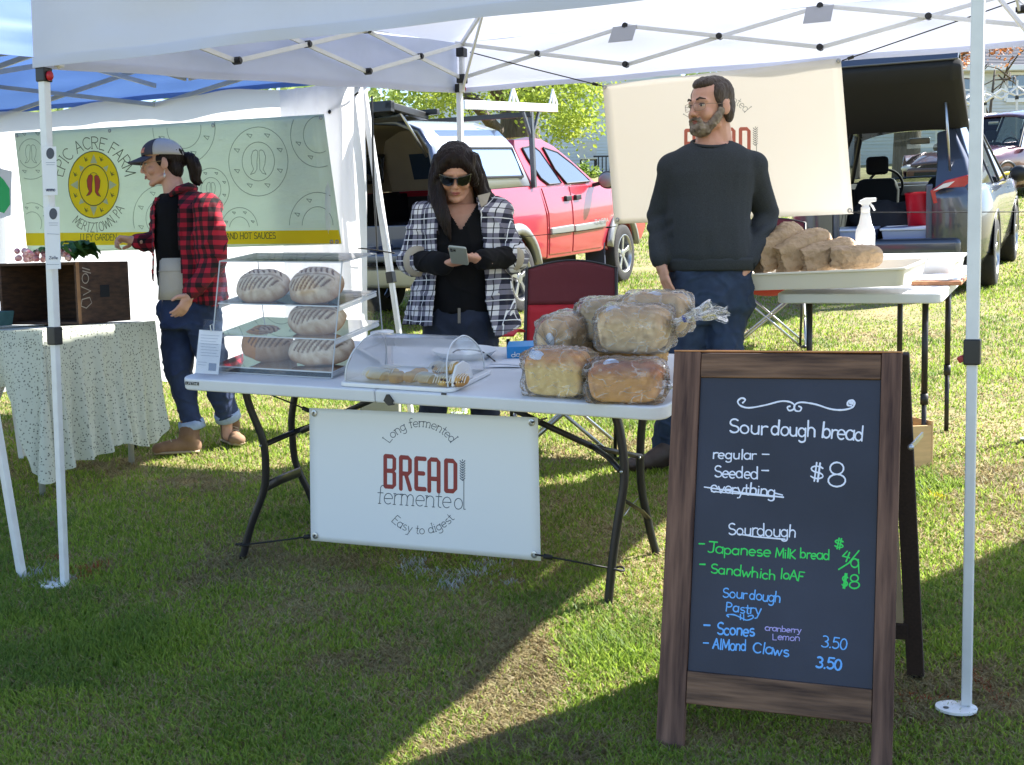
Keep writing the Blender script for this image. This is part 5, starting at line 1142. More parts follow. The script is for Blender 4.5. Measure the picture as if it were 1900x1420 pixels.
# ============================================================ neighbour's table with cloth, crate and radishes
m_spk=M('speckled_cloth',c(206,208,196),.85,tr=.18,bump=.2,bs=4); 
t_=m_spk.node_tree; b_=t_.nodes['Principled BSDF']; tc=N(t_,'ShaderNodeTexCoord'); vo=N(t_,'ShaderNodeTexVoronoi'); vo.inputs['Scale'].default_value=75; cr=N(t_,'ShaderNodeValToRGB'); cr.color_ramp.elements[0].position=.2; cr.color_ramp.elements[0].color=c(66,74,62); cr.color_ramp.elements[1].position=.34; cr.color_ramp.elements[1].color=c(204,207,192)
t_.links.new(tc.outputs['Object'],vo.inputs[0]); t_.links.new(vo.outputs[0],cr.inputs[0]); t_.links.new(cr.outputs[0],b_.inputs['Base Color'])
TC=P(78,612,5.75); TB2=P(287,596,6.45); ex=(TB2-TC); ey=Vector((-ex.y,ex.x,0)).normalized(); ex_l=ex.length
TCL=TC+ey*1.2+Vector((0,0,-.03)); TBL=TB2+ey*1.2+Vector((0,0,-.03))
nt_=thing('market_table','farm stall table under a long speckled cloth','table',on(*TC.lerp(TBL,.5).xy))
mb=MB(); mb.loft([[q+Vector((0,0,z)) for q in (TC,TB2,TBL,TCL)] for z in (-.045,-.012)]); part('tabletop',mb,m_tab,nt_,world=True)
for q in (TC.lerp(TBL,.1),TB2.lerp(TCL,.1),TBL.lerp(TC,.1),TCL.lerp(TB2,.1)): mb=MB(); mb.tube([on(q.x,q.y),q-Vector((0,0,.04))],.016,n=8); part('leg',mb,m_frame2,nt_,world=True,smooth=True)
cl=thing('speckled_tablecloth','cream speckled cloth draped over the farm stall table, its corner almost touching the grass','tablecloth',TC)
nrm_=ex.cross(ey).normalized(); nrm_=nrm_ if nrm_.z>0 else -nrm_
mb=MB(); mb.grid(lambda u,v:TC+ex*v+(TCL-TC)*u+Vector((0,0,.002+.004*noise.noise(Vector((u*6,v*6,0))))),20,20)
# one continuous drape: along the front edge, round the corner, along the right side
outR=-ey; outF=-Vector((ex.x,ex.y,0)).normalized()
def drape(u,v):
    nF=.42; k=.06
    if u<nF: w=u/nF; top=TCL.lerp(TC,w); out=outF; side=0
    elif u<nF+k: w=(u-nF)/k; top=TC.copy(); out=(outF*math.cos(w*PI/2)+outR*math.sin(w*PI/2)); side=.5
    else: w=(u-nF-k)/(1-nF-k); top=TC.lerp(TB2,w); out=outR; side=1
    if side==0: L_=.27+.44*max(0,(w-.8)/.2)**1.4
    elif side==.5: L_=.71-.03*abs(w-.5)
    else: L_=.70-.08*min(1,w*3)-.02*math.sin(w*13)+.0*w
    if side==1 and w>.93: L_-=.05*(w-.93)/.07
    L_=min(L_,top.z-gz(top.x,top.y)-.03); h=L_*v
    flare=.03 if side!=.5 else .03+.09*math.sin(w*PI)
    wv=v**1.2*(.028*math.sin(u*70+1.3)+.05*noise.noise(Vector((u*16,v*1.2,2)))+.014*math.sin(u*133))
    if side==0: flare+=.06*max(0,(w-.75)/.25)**2
    if side==1: flare+=.06*max(0,(.15-w)/.15)**2
    return top+out*(.005+flare*v+wv*(1 if side!=.5 else .4))-Vector((0,0,h))+Vector((0,0,.002))
mb.grid(drape,150,26)
part('cloth',mb,m_spk,cl,world=True,smooth=True)
# crate
m_old=M('old_crate_wood',c(92,66,48),.8,col2=c(52,38,30),vs=7,st=(2,2,9),det=8,bump=.6,bs=20,bdist=.004); m_old2=M('crate_edge_wood',c(150,112,78),.8,var=.25,vs=10)
tn_=ex.normalized().cross(ey).normalized(); tn_=tn_ if tn_.z>0 else -tn_
K0=PL(147,603,TC,tn_); K1=PL(243,595,TC,tn_); K2=PL(37,601,TC,tn_)
ux=(K1-K0).normalized(); MC=frame(K0,ux,(K2-K0)); cw=(K1-K0).length; uy=Vector(MC.col[1][:3]); cd=(K2-K0).dot(uy); ch_=(P(137,486,K0.y)-K0).z
crt=thing('wooden_crate','old dark wooden crate lying on its side on the speckled cloth','crate',K0)
def cbx(name,a,b,m=m_old,par=None): 
    mb=MB(); mb.box(a,b); mb.v=[MC@(v+Vector((0,0,0))) for v in mb.v]; return part(name,mb,m,par or crt,world=True,bevel=.002)
kk=.014
# right end panel (two boards), bottom/top/back boards, open toward the viewer's left
for z0,z1 in ((.002,ch_*.5),(ch_*.5+.0001,ch_)): cbx('end_board',(0,0,z0),(cw,kk,z1))
for z0,z1 in ((.002,ch_*.5),(ch_*.5+.0001,ch_)): cbx('end_board',(0,cd-kk,z0),(cw,cd,z1))
for y0,y1 in ((kk,cd*.5-.0002),(cd*.5+.0002,cd-kk)):
    cbx('side_board',(.0,y0,.002),(cw-.012,y1,kk)); cbx('side_board',(.0,y0,ch_-kk),(cw-.012,y1,ch_))
for i_,(z0,z1) in enumerate(((.002,ch_*.335),(ch_*.33,ch_*.67),(ch_*.665,ch_))): cbx('back_board',(cw-.012+.002*(i_%2),kk,z0),(cw+.002*(i_%2),cd-kk,z1))
cbx('corner_post',(-.003,-.003,.002),(.02,.0,ch_),m_old2)
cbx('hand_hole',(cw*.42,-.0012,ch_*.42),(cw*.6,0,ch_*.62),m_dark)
crt_n=-uy; oc=MC@Vector((0,-.001,0))
strokes('chalk_marks',[[(152,497),(166,501)],[(153,503),(168,507)],ring(158,517,6,9,14),[(150,532),(168,540),(154,548)],[(152,556),(166,552),(170,562),(160,572),(150,568),(152,556)]],.005,M('faint_chalk',c(170,160,146),.9),crt,oc,crt_n,lift=.001)
# radish bunches
m_rad=M('radish_skin',c(186,72,96),.45,col2=c(228,196,196),vs=30); m_rleaf=M('radish_leaf',c(52,92,46),.55,col2=c(88,130,60),vs=14,tr=.25,bump=.4,bs=30); m_root=M('radish_root',c(226,206,200),.5)
ztop=ch_
def radbunch(label,u,v,n,seed,leaf):
    rnd=random.Random(seed); q=PL(u,v,MC@Vector((0,.06,0)),uy); l=MC.inverted()@q; b=MC@Vector((l.x,l.y+.02,ztop)); t=thing('radish_bunch',label,'radishes',b,group='radish bunches on the crate')
    for k in range(n):
        z=.014+.017*(k%3); p_=b+ux*rnd.uniform(-.045,.045)+uy*rnd.uniform(-.05,.05)+Vector((0,0,z+rnd.uniform(0,.008)))
        mb=MB(); mb.ell(p_,(.0145,.0145,.0155),(rnd.uniform(-1,1),rnd.uniform(-1,1),0),n=12,m=8); r_=part('radish',mb,m_rad,t,world=True,smooth=True)
        d=(-ux*rnd.uniform(.5,1)-uy*rnd.uniform(-.4,.8)+Vector((0,0,rnd.uniform(-.3,.3)))).normalized(); mb=MB(); mb.tube([p_+d*.011,p_+d*.02,p_+d*.034+Vector((0,0,-.004))],[.0045,.0018,.0006],n=6); part('root_tip',mb,m_root,r_,world=True,smooth=True)
    for k in range(leaf):
        d=(ux*1.0+uy*rnd.uniform(-.5,.7)).normalized(); s0=b+ux*.05+uy*rnd.uniform(-.03,.03)+Vector((0,0,.045)); Lf=rnd.uniform(.12,.2); sd_=d.cross(Vector((0,0,1))); top=rnd.uniform(.04,.09)
        def lf(a,c_):
            wd=.032*math.sin(PI*min(1,a*.95+.05))**.7*(.35+a); return s0+d*(a*Lf)+sd_*((c_-.5)*2*wd)+Vector((0,0,top*math.sin(a*2.6)*1-.05*a*a+.012*math.sin(a*20+k)*abs(c_-.5)*2-.01*abs(c_-.5)))
        mb=MB(); mb.grid(lf,9,4); part('leaf',mb,m_rleaf,t,world=True,smooth=True)
radbunch('pale pink radish bunch at the left end on top of the crate',58,462,15,1,2); radbunch('radish bunch in the middle of the crate top behind the tent pole',88,458,15,2,3); radbunch('radish bunch with large dark green leaves at the right on the crate top',120,458,14,3,16)
# leafy bag and berry box at the far left edge
q=PL(2,600,TC,tn_); kb_=thing('kale_bundle','dark leafy green bundle at the far left edge of the farm table','greens',q)
rnd=random.Random(9); mb=MB()
for k in range(60):
    d=Vector((rnd.uniform(-.5,.6),rnd.uniform(-.4,.4),rnd.uniform(.3,1))).normalized(); s0=q+Vector((-.02,.05,.08))+d*.05; sd_=d.cross(Vector((rnd.random(),rnd.random(),.3))).normalized(); L_=rnd.uniform(.08,.17)
    mb.grid(lambda a,c_:s0+d*(a*L_)+sd_*((c_-.5)*.07*math.sin(PI*(a*.9+.1)))+Vector((0,0,.01*math.sin(c_*20+a*9))),4,5)
part('leaf_mass',mb,M('kale_leaf',c(36,58,38),.6,var=.3,vs=10),kb_,world=True,smooth=True)
q=PL(-6,606,TC,tn_); mxq=frame(q,ux,uy); bxk=thing('berry_box','small teal pulp box on the farm table at far left','box',q)
mb=MB(); mb.loft([[mxq@Vector((x,y,z)) for x,y in ((-.05-k,-.02-k),(.09+k,-.02-k),(.09+k,.1+k),(-.05-k,.1+k))] for z,k in ((.002,0),(.075,.01))]); part('pulp_shell',mb,M('teal_pulp',c(74,112,112),.9,var=.15,vs=20),bxk,world=True,bevel=.004)
# white legs of a small folding stool table under the cloth
st_=thing('folding_stool','white folding stool legs standing behind the cloth at far left','stool',on(-2.75,6.7))
for a,b in (((-2.95,6.7),(-2.72,6.7)),((-2.68,6.7),(-2.74,6.72)),((-2.62,6.9),(-2.8,6.9))): mb=MB(); mb.bar(on(*a),on(*b,.55),.045,.03); part('leg',mb,m_frame,st_,world=True,bevel=.003)
mb=MB(); z=on(-2.8,6.8,.56); mb.box((-3.0,6.6,z.z),(-2.55,7.0,z.z+.03)); part('seat',mb,m_frame,st_,world=True,bevel=.004)
# paper notices on the front left pole
for k,(v0,v1,u0,u1,lb) in enumerate(((272,363,78,107,'upper white payment notice taped to the front left tent pole'),(384,500,83,113,'lower white payment notice taped to the front left tent pole'))):
    Dn=4.44; q=[P(u0+3,v1,Dn),P(u1,v1-1,Dn),P(u1-3,v0,Dn),P(u0,v0,Dn)]; no=(q[1]-q[0]).cross(q[3]-q[0]).normalized(); no=-no if no.y>0 else no
    t=thing('payment_notice',lb,'notice',q[0].lerp(q[1],.5),group='paper notices on the pole'); mb=MB(); mb.add(q,[(0,1,2,3)]); part('paper',mb,m_paper,t,world=True,solid=.001)
    cx=(u0+u1)/2+1; fill('portrait_print',oval(cx,v0+13,7.5,10.5,20),M('dark_grey_print',c(78,82,92),.8),t,q[0],no,.0015)
    strokes('printed_lines',[[(cx-8,v0+30),(cx+9,v0+30)],[(cx-7,v0+34),(cx+8,v0+34)]]+([[(cx-11,v0+50),(cx+11,v0+51)],[(cx-12,v0+107),(cx+11,v0+107)]] if k else []),.0014,m_grey,t,q[0],no,lift=.0016)
    strokes('lettering',line_map('venmo' if k==0 else 'Zelle',(cx-8,v0+(83 if k==0 else 97)),(cx+9,v0+(83 if k==0 else 97)),4 if k==0 else 3.2),.0022 if k==0 else .0014,M('navy_print',c(48,56,90),.7),t,q[0],no,lift=.0016)
# a dark stake in the grass by the cloth, a folding bag under the neighbour pole
q=G(250,836); mb=MB(); mb.tube([q,q+Vector((0,0,.07))],.012,n=8); mb.tube([q+Vector((0,0,.06)),q+Vector((0,0,.078))],.017,n=8); single('ground_stake',mb,m_blk,'short black stake in the grass beside the speckled cloth','stake',loc=q,smooth=True)
q=G(712,790); mb=MB(); mb.loft([[q+Vector((x,y,z)) for x,y in ((-.13,-.06),(.10,-.06),(.10,.08),(-.13,.08))] for z in (0,.2)]+[[q+Vector((x,y,.26)) for x,y in ((-.08,-.0),(.06,-.0),(.06,.03),(-.08,.03))]]); single('canvas_bag',mb,M('grey_canvas',c(150,150,136),.9,bump=.4,bs=8),'grey canvas bag on the grass seen under the bread table','bag',loc=q,bevel=.02)
# spray paint marks of the pitch plan are blades of grass, coloured below
q=[P(u,v,6.6) for u,v in ((-30,415),(20,400),(22,318),(-30,305))]
gs=thing('green_print_sign','white sign with a green splash hanging on the left sidewall','sign',q[0]); mb=MB(); mb.add(q,[(0,1,2,3)]); part('panel',mb,m_paper,gs,world=True,solid=.003)
no=(q[1]-q[0]).cross(q[3]-q[0]).normalized(); no=-no if no.y>0 else no
fill('green_print',[(-25,330),(-5,322),(8,335),(18,350),(19,380),(8,396),(-4,392),(-24,400)],M('bright_green_print',c(24,170,96),.5),gs,q[0],no,.003)
# ============================================================ people
def projn(co_):
    x,y,z=co_[:,0],co_[:,1],co_[:,2]-CZ; d=y*math.cos(TH)-z*math.sin(TH); u_=y*math.sin(TH)+z*math.cos(TH)
    X=F*x/d; Y=-F*u_/d; c_,s_=math.cos(RO),math.sin(RO); return 950+c_*X-s_*Y, 710+s_*X+c_*Y
def cutmesh(o,pred,thick=.006):
    me=o.data; M_=np.array(wm(o)); n=len(me.vertices); a=np.empty(n*3,np.float32); me.vertices.foreach_get('co',a); a=a.reshape(-1,3)@M_[:3,:3].T+M_[:3,3]
    kill=pred(a); bm=bmesh.new(); bm.from_mesh(me); bm.verts.ensure_lookup_table()
    bmesh.ops.delete(bm,geom=[bm.verts[i] for i in np.nonzero(kill)[0]],context='VERTS'); bm.to_mesh(me); bm.free()
    me.polygons.foreach_set('use_smooth',[True]*len(me.polygons))
    if thick: d=o.modifiers.new('s','SOLIDIFY'); d.thickness=thick; d.offset=-.5
def ringp(u,v,D,hw,b,yaw=0,e=.9,n=24,du=0):
    q=P(u,v,D); a=hw/F*D; out=[]
    for k in range(n):
        t=2*PI*k/n; x=math.copysign(abs(math.cos(t))**e,math.cos(t))*a; y=math.copysign(abs(math.sin(t))**e,math.sin(t))*b
        out.append(q+Vector((x*math.cos(yaw)-y*math.sin(yaw),x*math.sin(yaw)+y*math.cos(yaw),0)))
    return out
def limb(mb,pts,rs,n=14):
    for i in range(len(pts)-1): mb.cap(pts[i],pts[i+1],rs[i],rs[i+1],n=n)
def hframe(C,fwd,s,roll=0):
    y=Vector(fwd).normalized(); z=Vector((0,0,1)); x=y.cross(z).normalized(); z=x.cross(y)
    m=Matrix((x,y,z)).transposed().to_4x4(); m.translation=C; return m@Matrix.Rotation(roll,4,'Y')@Matrix.Scale(s,4)
def head(mb,H,fem=0):
    def e(c_,r,rot=(0,0,0)):
        m=H.to_3x3()@Euler(rot).to_matrix(); mb.ell(H@Vector(c_),r,Mx=m)
    def k(a,b,ra,rb): s=H.to_scale()[0]; mb.cap(H@Vector(a),H@Vector(b),ra*s,rb*s,n=12)
    e((0,-.014,.036),(.075,.094,.084)); e((0,.022,.0),(.062,.068,.085)); e((0,.028,-.06),(.052-.004*fem,.052,.042)); e((0,.066,-.094),(.022,.018,.016))
    for s in (-1,1):
        e((s*.036,.058,-.028),(.024,.024,.026)); e((s*.0115,.096,-.031),(.0085,.009,.007)); e((s*.076,-.008,-.006),(.009,.021,.032),(0,0,s*.3)); k((s*.012,.084,.024),(s*.046,.068,.022),.0095,.008)
        k((s*.043,.01,-.07),(s*.02,.06,-.09),.017,.014)
        e((s*.03,.071,.006),(.0145,.011,.009))
    k((0,.083,.016),(0,.104,-.026),.0075,.0115); e((0,.083,-.05),(.021,.012,.012))
    k((-.019,.082,-.057),(.019,.082,-.057),.0042,.0042); k((0,.088,-.056),(0,.088,-.057),.0062,.0062); k((-.014,.081,-.066),(.014,.081,-.066),.0062,.0062)
    k((0,-.03,-.05),(0,-.045,-.16),.055-.007*fem,.056-.006*fem)
def face_parts(t,H,lipc,browc,eyes=True,brow=True):
    def pm(name,mb,m,**k): mb.v=[H@v for v in mb.v]; return part(name,mb,m,t,world=True,smooth=True,**k)
    for s in (-1,1):
        if eyes:
            mb=MB(); mb.ell((s*.0305,.0775,.005),(.0125,.0075,.0052)); e=pm('eye',mb,M('eye_white',c(200,192,184),.3))
            mb=MB(); mb.ell((s*.0305,.0832,.0045),(.0052,.003,.0048)); mb.v=[H@v for v in mb.v]; part('iris',mb,M('iris',c(48,38,30),.2),e,world=True,smooth=True)
            mb=MB(); mb.tube([(s*.018,.083,.0085),(s*.03,.0865,.0115),(s*.044,.079,.0085)],.0019,n=6); pm('eyelid',mb,browc)
        if brow: mb=MB(); mb.tube([(s*.014,.0925,.028),(s*.03,.090,.0335),(s*.05,.076,.028)],[.0035,.0042,.0015],n=6); pm('eyebrow',mb,browc)
    mb=MB(); mb.tube([(-.021,.0855,-.0565),(-.008,.094,-.0545),(0,.0945,-.0558),(.008,.094,-.0545),(.021,.0855,-.0565)],[.001,.0032,.0034,.0032,.001],n=8); mb.tube([(-.018,.0862,-.0602),(0,.0945,-.0635),(.018,.0862,-.0602)],[.001,.0048,.001],n=8); pm('lips',mb,lipc)
def hand(mb,w,d,n,side=1,curl=.5,s=1,spread=1):
    w=Vector(w);d=Vector(d).normalized();n=(Vector(n)-d*Vector(n).dot(d)).normalized(); l=d.cross(n)*side
    mx=Matrix((l,d,n)).transposed()
    mb.cap(w-d*.03*s,w+d*.02*s,.026*s,.026*s,n=12); mb.ell(w+d*.045*s,(.040*s,.05*s,.016*s),Mx=mx); mb.ell(w+d*.075*s,(.039*s,.02*s,.014*s),Mx=mx)
    for i,L in enumerate((.070,.079,.073,.058)):
        p0=w+d*(.08-.004*abs(i-1.3))*s+l*(.0295-.0195*i)*s; dd=(d+l*(.12-.08*i)*spread).normalized(); a=0
        for k_,f in enumerate((.42,.32,.26)):
            a+=curl*(1 if k_ else .8); q=p0+(dd*math.cos(a)+n*math.sin(a))*L*f*s; mb.cap(p0,q,(.0095-.001*k_)*s,(.0088-.001*k_)*s,n=10,m=4); p0=q
    p0=w+d*.018*s+l*.03*s; q=p0+(d*.55+l*.75+n*.35).normalized()*.038*s; mb.cap(p0,q,.014*s,.0115*s,n=10); r_=q+(d*.85+l*.25+n*.45).normalized()*.032*s; mb.cap(q,r_,.0112*s,.0092*s,n=10)
    return w+d*.09*s
def skinm(name,a,b): return M(name,a,.5,col2=b,vs=18,bump=.08,bs=120,sss=.12,spec=.35)
m_jean=M('blue_denim',c(36,48,70),.85,col2=c(50,66,92),vs=14,bump=.35,bs=220,bdist=.002,spec=.3); m_jeand=M('dark_denim',c(28,34,52),.85,col2=c(40,48,70),vs=14,bump=.35,bs=220,bdist=.002)
m_blkc=M('black_knit',c(16,16,19),.92,bump=.2,bs=200,bdist=.001,spec=.2); m_swt=M('charcoal_sweatshirt',c(46,51,57),.92,col2=c(60,65,71),vs=260,bump=.35,bs=240,bdist=.0015,spec=.2)
m_cuff=M('beige_lining',c(176,164,146),.9,bump=.3,bs=90)
m_hairb=M('dark_brown_hair',c(17,11,11),.5,col2=c(36,23,20),vs=3,st=(60,60,3),bump=.6,bs=3,bdist=.01,spec=.22); m_hairm=M('greying_brown_hair',c(40,30,25),.55,col2=c(76,62,52),vs=4,st=(50,50,14),bump=.9,bs=4,bdist=.008); m_beard=M('grey_brown_beard',c(74,60,50),.8,col2=c(160,150,140),vs=30,bump=1,bs=110,bdist=.006)
def plaid(name,cells,bg,mid,lt,lines,seed=0,lw=.045):
    """woven check: two crossing band sets from the cloth's own coordinates"""
    m=bpy.data.materials.new(name); m.use_nodes=True; t=m.node_tree; b=t.nodes['Principled BSDF']; b.inputs['Roughness'].default_value=.9; L=t.links.new
    tc=N(t,'ShaderNodeTexCoord'); nn=N(t,'ShaderNodeTexNoise'); nn.inputs['Scale'].default_value=3; vm=N(t,'ShaderNodeVectorMath',operation='MULTIPLY_ADD'); vm.inputs[1].default_value=(.03,.03,.03); L(nn.outputs[1],vm.inputs[0]); L(tc.outputs['Object'],vm.inputs[2]); L(tc.outputs['Object'],nn.inputs[0])
    sp=N(t,'ShaderNodeSeparateXYZ'); L(vm.outputs[0],sp.inputs[0])
    def mth(op,a,b_=None,v=None,c3=None):
        n=N(t,'ShaderNodeMath',operation=op); L(a,n.inputs[0])
        if b_ is not None: L(b_,n.inputs[1])
        if v is not None: n.inputs[1].default_value=v
        if c3 is not None: n.inputs[2].default_value=c3
        return n.outputs[0]
    xy=mth('ADD',mth('MULTIPLY',sp.outputs[0],v=cells),mth('MULTIPLY',sp.outputs[1],v=-cells*.55)); zc=mth('MULTIPLY',sp.outputs[2],v=cells)
    fx=mth('FRACT',xy); fz=mth('FRACT',zc)
    bx=mth('GREATER_THAN',fx,v=.5); bz=mth('GREATER_THAN',fz,v=.5); sm=mth('MULTIPLY',mth('ADD',bx,bz),v=.5)
    r=N(t,'ShaderNodeValToRGB'); r.color_ramp.interpolation='CONSTANT'; e=r.color_ramp.elements; e[0].position=0; e[0].color=bg; e[1].position=.3; e[1].color=mid; x=e.new(.8); x.color=lt; L(sm,r.inputs[0]); out=r.outputs[0]
    if lines:
        for f in (fx,fz):
            for ctr,colr in ((.25,lines[0]),(.75,lines[1])):
                k=mth('COMPARE',f,v=ctr,c3=lw*.5); mx=N(t,'ShaderNodeMix',data_type='RGBA'); L(k,mx.inputs[0]); L(out,mx.inputs[6]); mx.inputs[7].default_value=colr; out=mx.outputs[2]
    L(out,b.inputs['Base Color']); n2=N(t,'ShaderNodeTexNoise'); n2.inputs['Scale'].default_value=120; L(tc.outputs['Object'],n2.inputs[0]); u=N(t,'ShaderNodeBump'); u.inputs['Strength'].default_value=.3; u.inputs['Distance'].default_value=.002; L(n2.outputs[0],u.inputs['Height']); L(u.outputs[0],b.inputs['Normal'])
    return m
m_pl1=plaid('navy_white_plaid',11.5,c(26,28,48),c(116,114,130),c(214,212,216),(c(226,226,230),c(24,24,36))); m_pl2=plaid('red_black_plaid',21,c(26,16,20),c(96,20,34),c(178,28,50),None)
def cf(amp,seed,sx=8,sz=5,tw=.35):
    amp*=1.25
    """cloth folds: long soft creases plus small dimples"""
    def f(co_,no):
        z=co_[:,2]; a=nz(co_,(sx,sx,sz),seed)*amp+nz(co_*np.array([1,1,1]),(sx*2.6,sx*2.6,sz*2.8),seed+5)*amp*.45
        r_=1-np.abs(nz(co_,(sx*.9,sx*.9,sz*1.8),seed+9))*2; a+=np.clip(r_-.75,0,1)*amp*1.8
        return co_+no*a[:,None]
    return f
# ---------------- man
def man():
    D=5.72; H=hframe(P(1318,200,D-.02),(-.80,-.60,-.06),1.13); q=on(.80,5.72)
    t=thing('person','bearded man in glasses, charcoal sweatshirt and jeans, hands in pockets','person',q); sk=skinm('man_skin',c(198,150,132),c(212,168,150))
    shL,elL,wrL=P(1248,314,D),P(1224,402,D+.08),P(1226,487,D-.06); shR,elR,wrR=P(1394,310,D),P(1423,400,D+.1),P(1386,490,D-.06)
    hipL,knL,anL=P(1284,560,D),P(1266,690,D-.03),P(1240,828,D+.06); hipR,knR,anR=P(1346,560,D),P(1346,700,D-.06),P(1344,850,D-.02)
    mb=MB(); head(mb,H); mb.cap(P(1320,232,D+.02),P(1318,272,D+.0),.062,.072)
    mb.loft([ringp(1322,268,D,40,.07),ringp(1321,300,D,80,.09),ringp(1320,400,D,70,.11),ringp(1318,500,D,66,.11),ringp(1316,545,D,66,.11)])
    limb(mb,[shL,elL,wrL],[.055,.045,.03]); limb(mb,[shR,elR,wrR],[.055,.045,.03]); limb(mb,[hipL,knL,anL],[.08,.055,.04]); limb(mb,[hipR,knR,anR],[.08,.055,.04])
    hand(mb,wrL,(.22,-.12,-.95),(.85,.3,.1),-1,.15,1.05,.3); hand(mb,wrR,(-.28,-.12,-.95),(-.85,.3,.1),1,.15,1.05,.3)
    blob('body',mb,sk,t,voxel=.0048,smooth=3)
    face_parts(t,H,M('lip',c(150,92,84),.5),M('brow_hair',c(52,42,36),.8))
    s=1.13
    mb=MB()
    def e(c_,r,rot=(0,0,0)): mb.ell(H@Vector(c_),r,Mx=H.to_3x3()@Euler(rot).to_matrix())
    e((0,-.026,.050),(.0775,.088,.078)); e((0,-.052,.0),(.072,.056,.072)); e((0,.026,.094),(.052,.05,.028),(-.2,0,0)); 
    for sd_ in (-1,1): e((sd_*.064,.004,.045),(.016,.038,.045)); e((sd_*.070,.014,.0),(.009,.013,.03)); e((sd_*.058,-.044,-.03),(.019,.028,.035))
    blob('hair',mb,m_hairm,t,voxel=.0045,smooth=3,fn=folds(.004,(70,70,26),3))
    mb=MB(); e((0,.058,-.084),(.046,.044,.034)); e((0,.082,-.088),(.028,.022,.026)); 
    for sd_ in (-1,1):
        for a in range(6): f=a/5; e((sd_*(.069-.03*f**1.4),.012+.05*f,-.02-.066*f**.8),(.013,.017,.022))
        e((sd_*.022,.089,-.052),(.014,.008,.010),(0,sd_*.4,0)); e((sd_*.028,.083,-.066),(.009,.01,.014))
    e((0,.0945,-.046),(.016,.007,.007))
    blob('beard',mb,m_beard,t,voxel=.004,smooth=2,fn=folds(.003,(120,120,120),8))
    # glasses: thin rims
    gm=M('thin_metal_rim',c(150,130,112),.3,metal=.8); lens=GL('lens',(.96,.96,.97,1),refl=.06)
    g=part('glasses',MB().tube([H@Vector(v) for v in ((-.008,.106,.006),(0,.109,.009),(.008,.106,.006))],.0012,n=6),gm,t,world=True)
    for sd_ in (-1,1):
        rr=[(sd_*(.008+a*.048),.1035-.018*a**2*1.0,-.016+b*.03) for a,b in ((0,.75),(.1,.97),(.5,1),(.9,.95),(1,.7),(.98,.25),(.8,.03),(.45,0),(.12,.1),(0,.4),(0,.75))]
        mb=MB(); mb.tube([H@Vector(v) for v in rr],.0011,n=6); part('rim',mb,gm,g,world=True)
        mb=MB(); mb.add([H@Vector(v) for v in rr[:-1]],[tuple(range(10))]); part('lens',mb,lens,g,world=True)
        mb=MB(); mb.tube([H@Vector(v) for v in ((sd_*.056,.086,.007),(sd_*.072,.06,.008),(sd_*.080,.0,.006),(sd_*.079,-.014,-.004))],.0012,n=6); part('temple_arm',mb,gm,g,world=True)
    # sweatshirt
    mb=MB(); mb.loft([ringp(1322,264,D+.02,33,.07),ringp(1321,272,D+.01,50,.09),ringp(1320,285,D,70,.11),ringp(1320,300,D,82,.125),ringp(1318,325,D,84,.142),ringp(1316,370,D,78,.15),ringp(1313,430,D,78,.168),ringp(1314,475,D,82,.165),ringp(1316,492,D,80,.15)])
    limb(mb,[shL+Vector((.01,0,-.01)),elL,wrL+Vector((0,0,.02))],[.076,.060,.047]); limb(mb,[shR+Vector((-.01,0,-.01)),elR,wrR+Vector((0,0,.02))],[.076,.060,.047])
    mb.cap(P(1290,300,D),shL,.065,.072); mb.cap(P(1352,298,D),shR,.065,.072)
    def fs(co_,no): 
        co_=co_+no*(nz(co_,(6,6,3.2),3)*.010+nz(co_,(16,16,9),6)*.004)[:,None]
        u,v=projn(co_); k=np.exp(-((v-420)/26)**2)*((u<1250)|(u>1392)); 
        return co_+no*(np.sin(v/4.5+u/9)*.0055*k)[:,None]
    so_=blob('sweatshirt',mb,m_swt,t,voxel=.006,smooth=16,fn=fs)
    def ncut(a):
        u,v=projn(a); return ((a[:,1]<D+.03)&(((u-1316)/33)**2+((v-258)/17)**2<1))|((v<266)&(np.abs(u-1320)<31))
    cutmesh(so_,ncut,.004)
    mb=MB(); mb.loft([ringp(1318,480,D,85,.158),ringp(1318,486,D,85,.16),ringp(1318,500,D,80,.15),ringp(1318,503,D,77,.145)],cap=False); part('hem_band',mb,m_swt,t,world=True,smooth=True,solid=.006)
    for w,e_ in ((wrL,elL),(wrR,elR)):
        d=(w-e_).normalized(); mb=MB(); mb.tube([w-d*.055,w-d*.03,w+d*.006],[.048,.044,.038],n=16,cap=False); part('cuff',mb,m_swt,t,world=True,smooth=True,solid=.005)
    mb=MB(); mb.tube([P(1317,266,D+.0)+Vector((.083*math.cos(a),.085*math.sin(a)-.004,.026*math.sin(a))) for a in [2*PI*k/20 for k in range(21)]],.0085,n=8); part('collar',mb,m_swt,t,world=True,smooth=True)
    # jeans
    mb=MB(); mb.loft([ringp(1318,492,D,76,.14),ringp(1318,530,D,79,.145),ringp(1316,575,D,80,.14),ringp(1315,600,D,70,.11)])
    limb(mb,[hipL,knL,anL+Vector((0,0,.01))],[.108,.082,.07]); limb(mb,[hipR,knR,anR],[.108,.082,.07])
    mb.cap(anL+Vector((0,0,.08)),anL+Vector((-.005,0,-.02)),.072,.07); mb.cap(anR+Vector((0,0,.08)),anR+Vector((0,0,-.02)),.072,.07)
    blob('jeans',mb,m_jean,t,voxel=.008,smooth=7,fn=cf(.012,6,9,7))
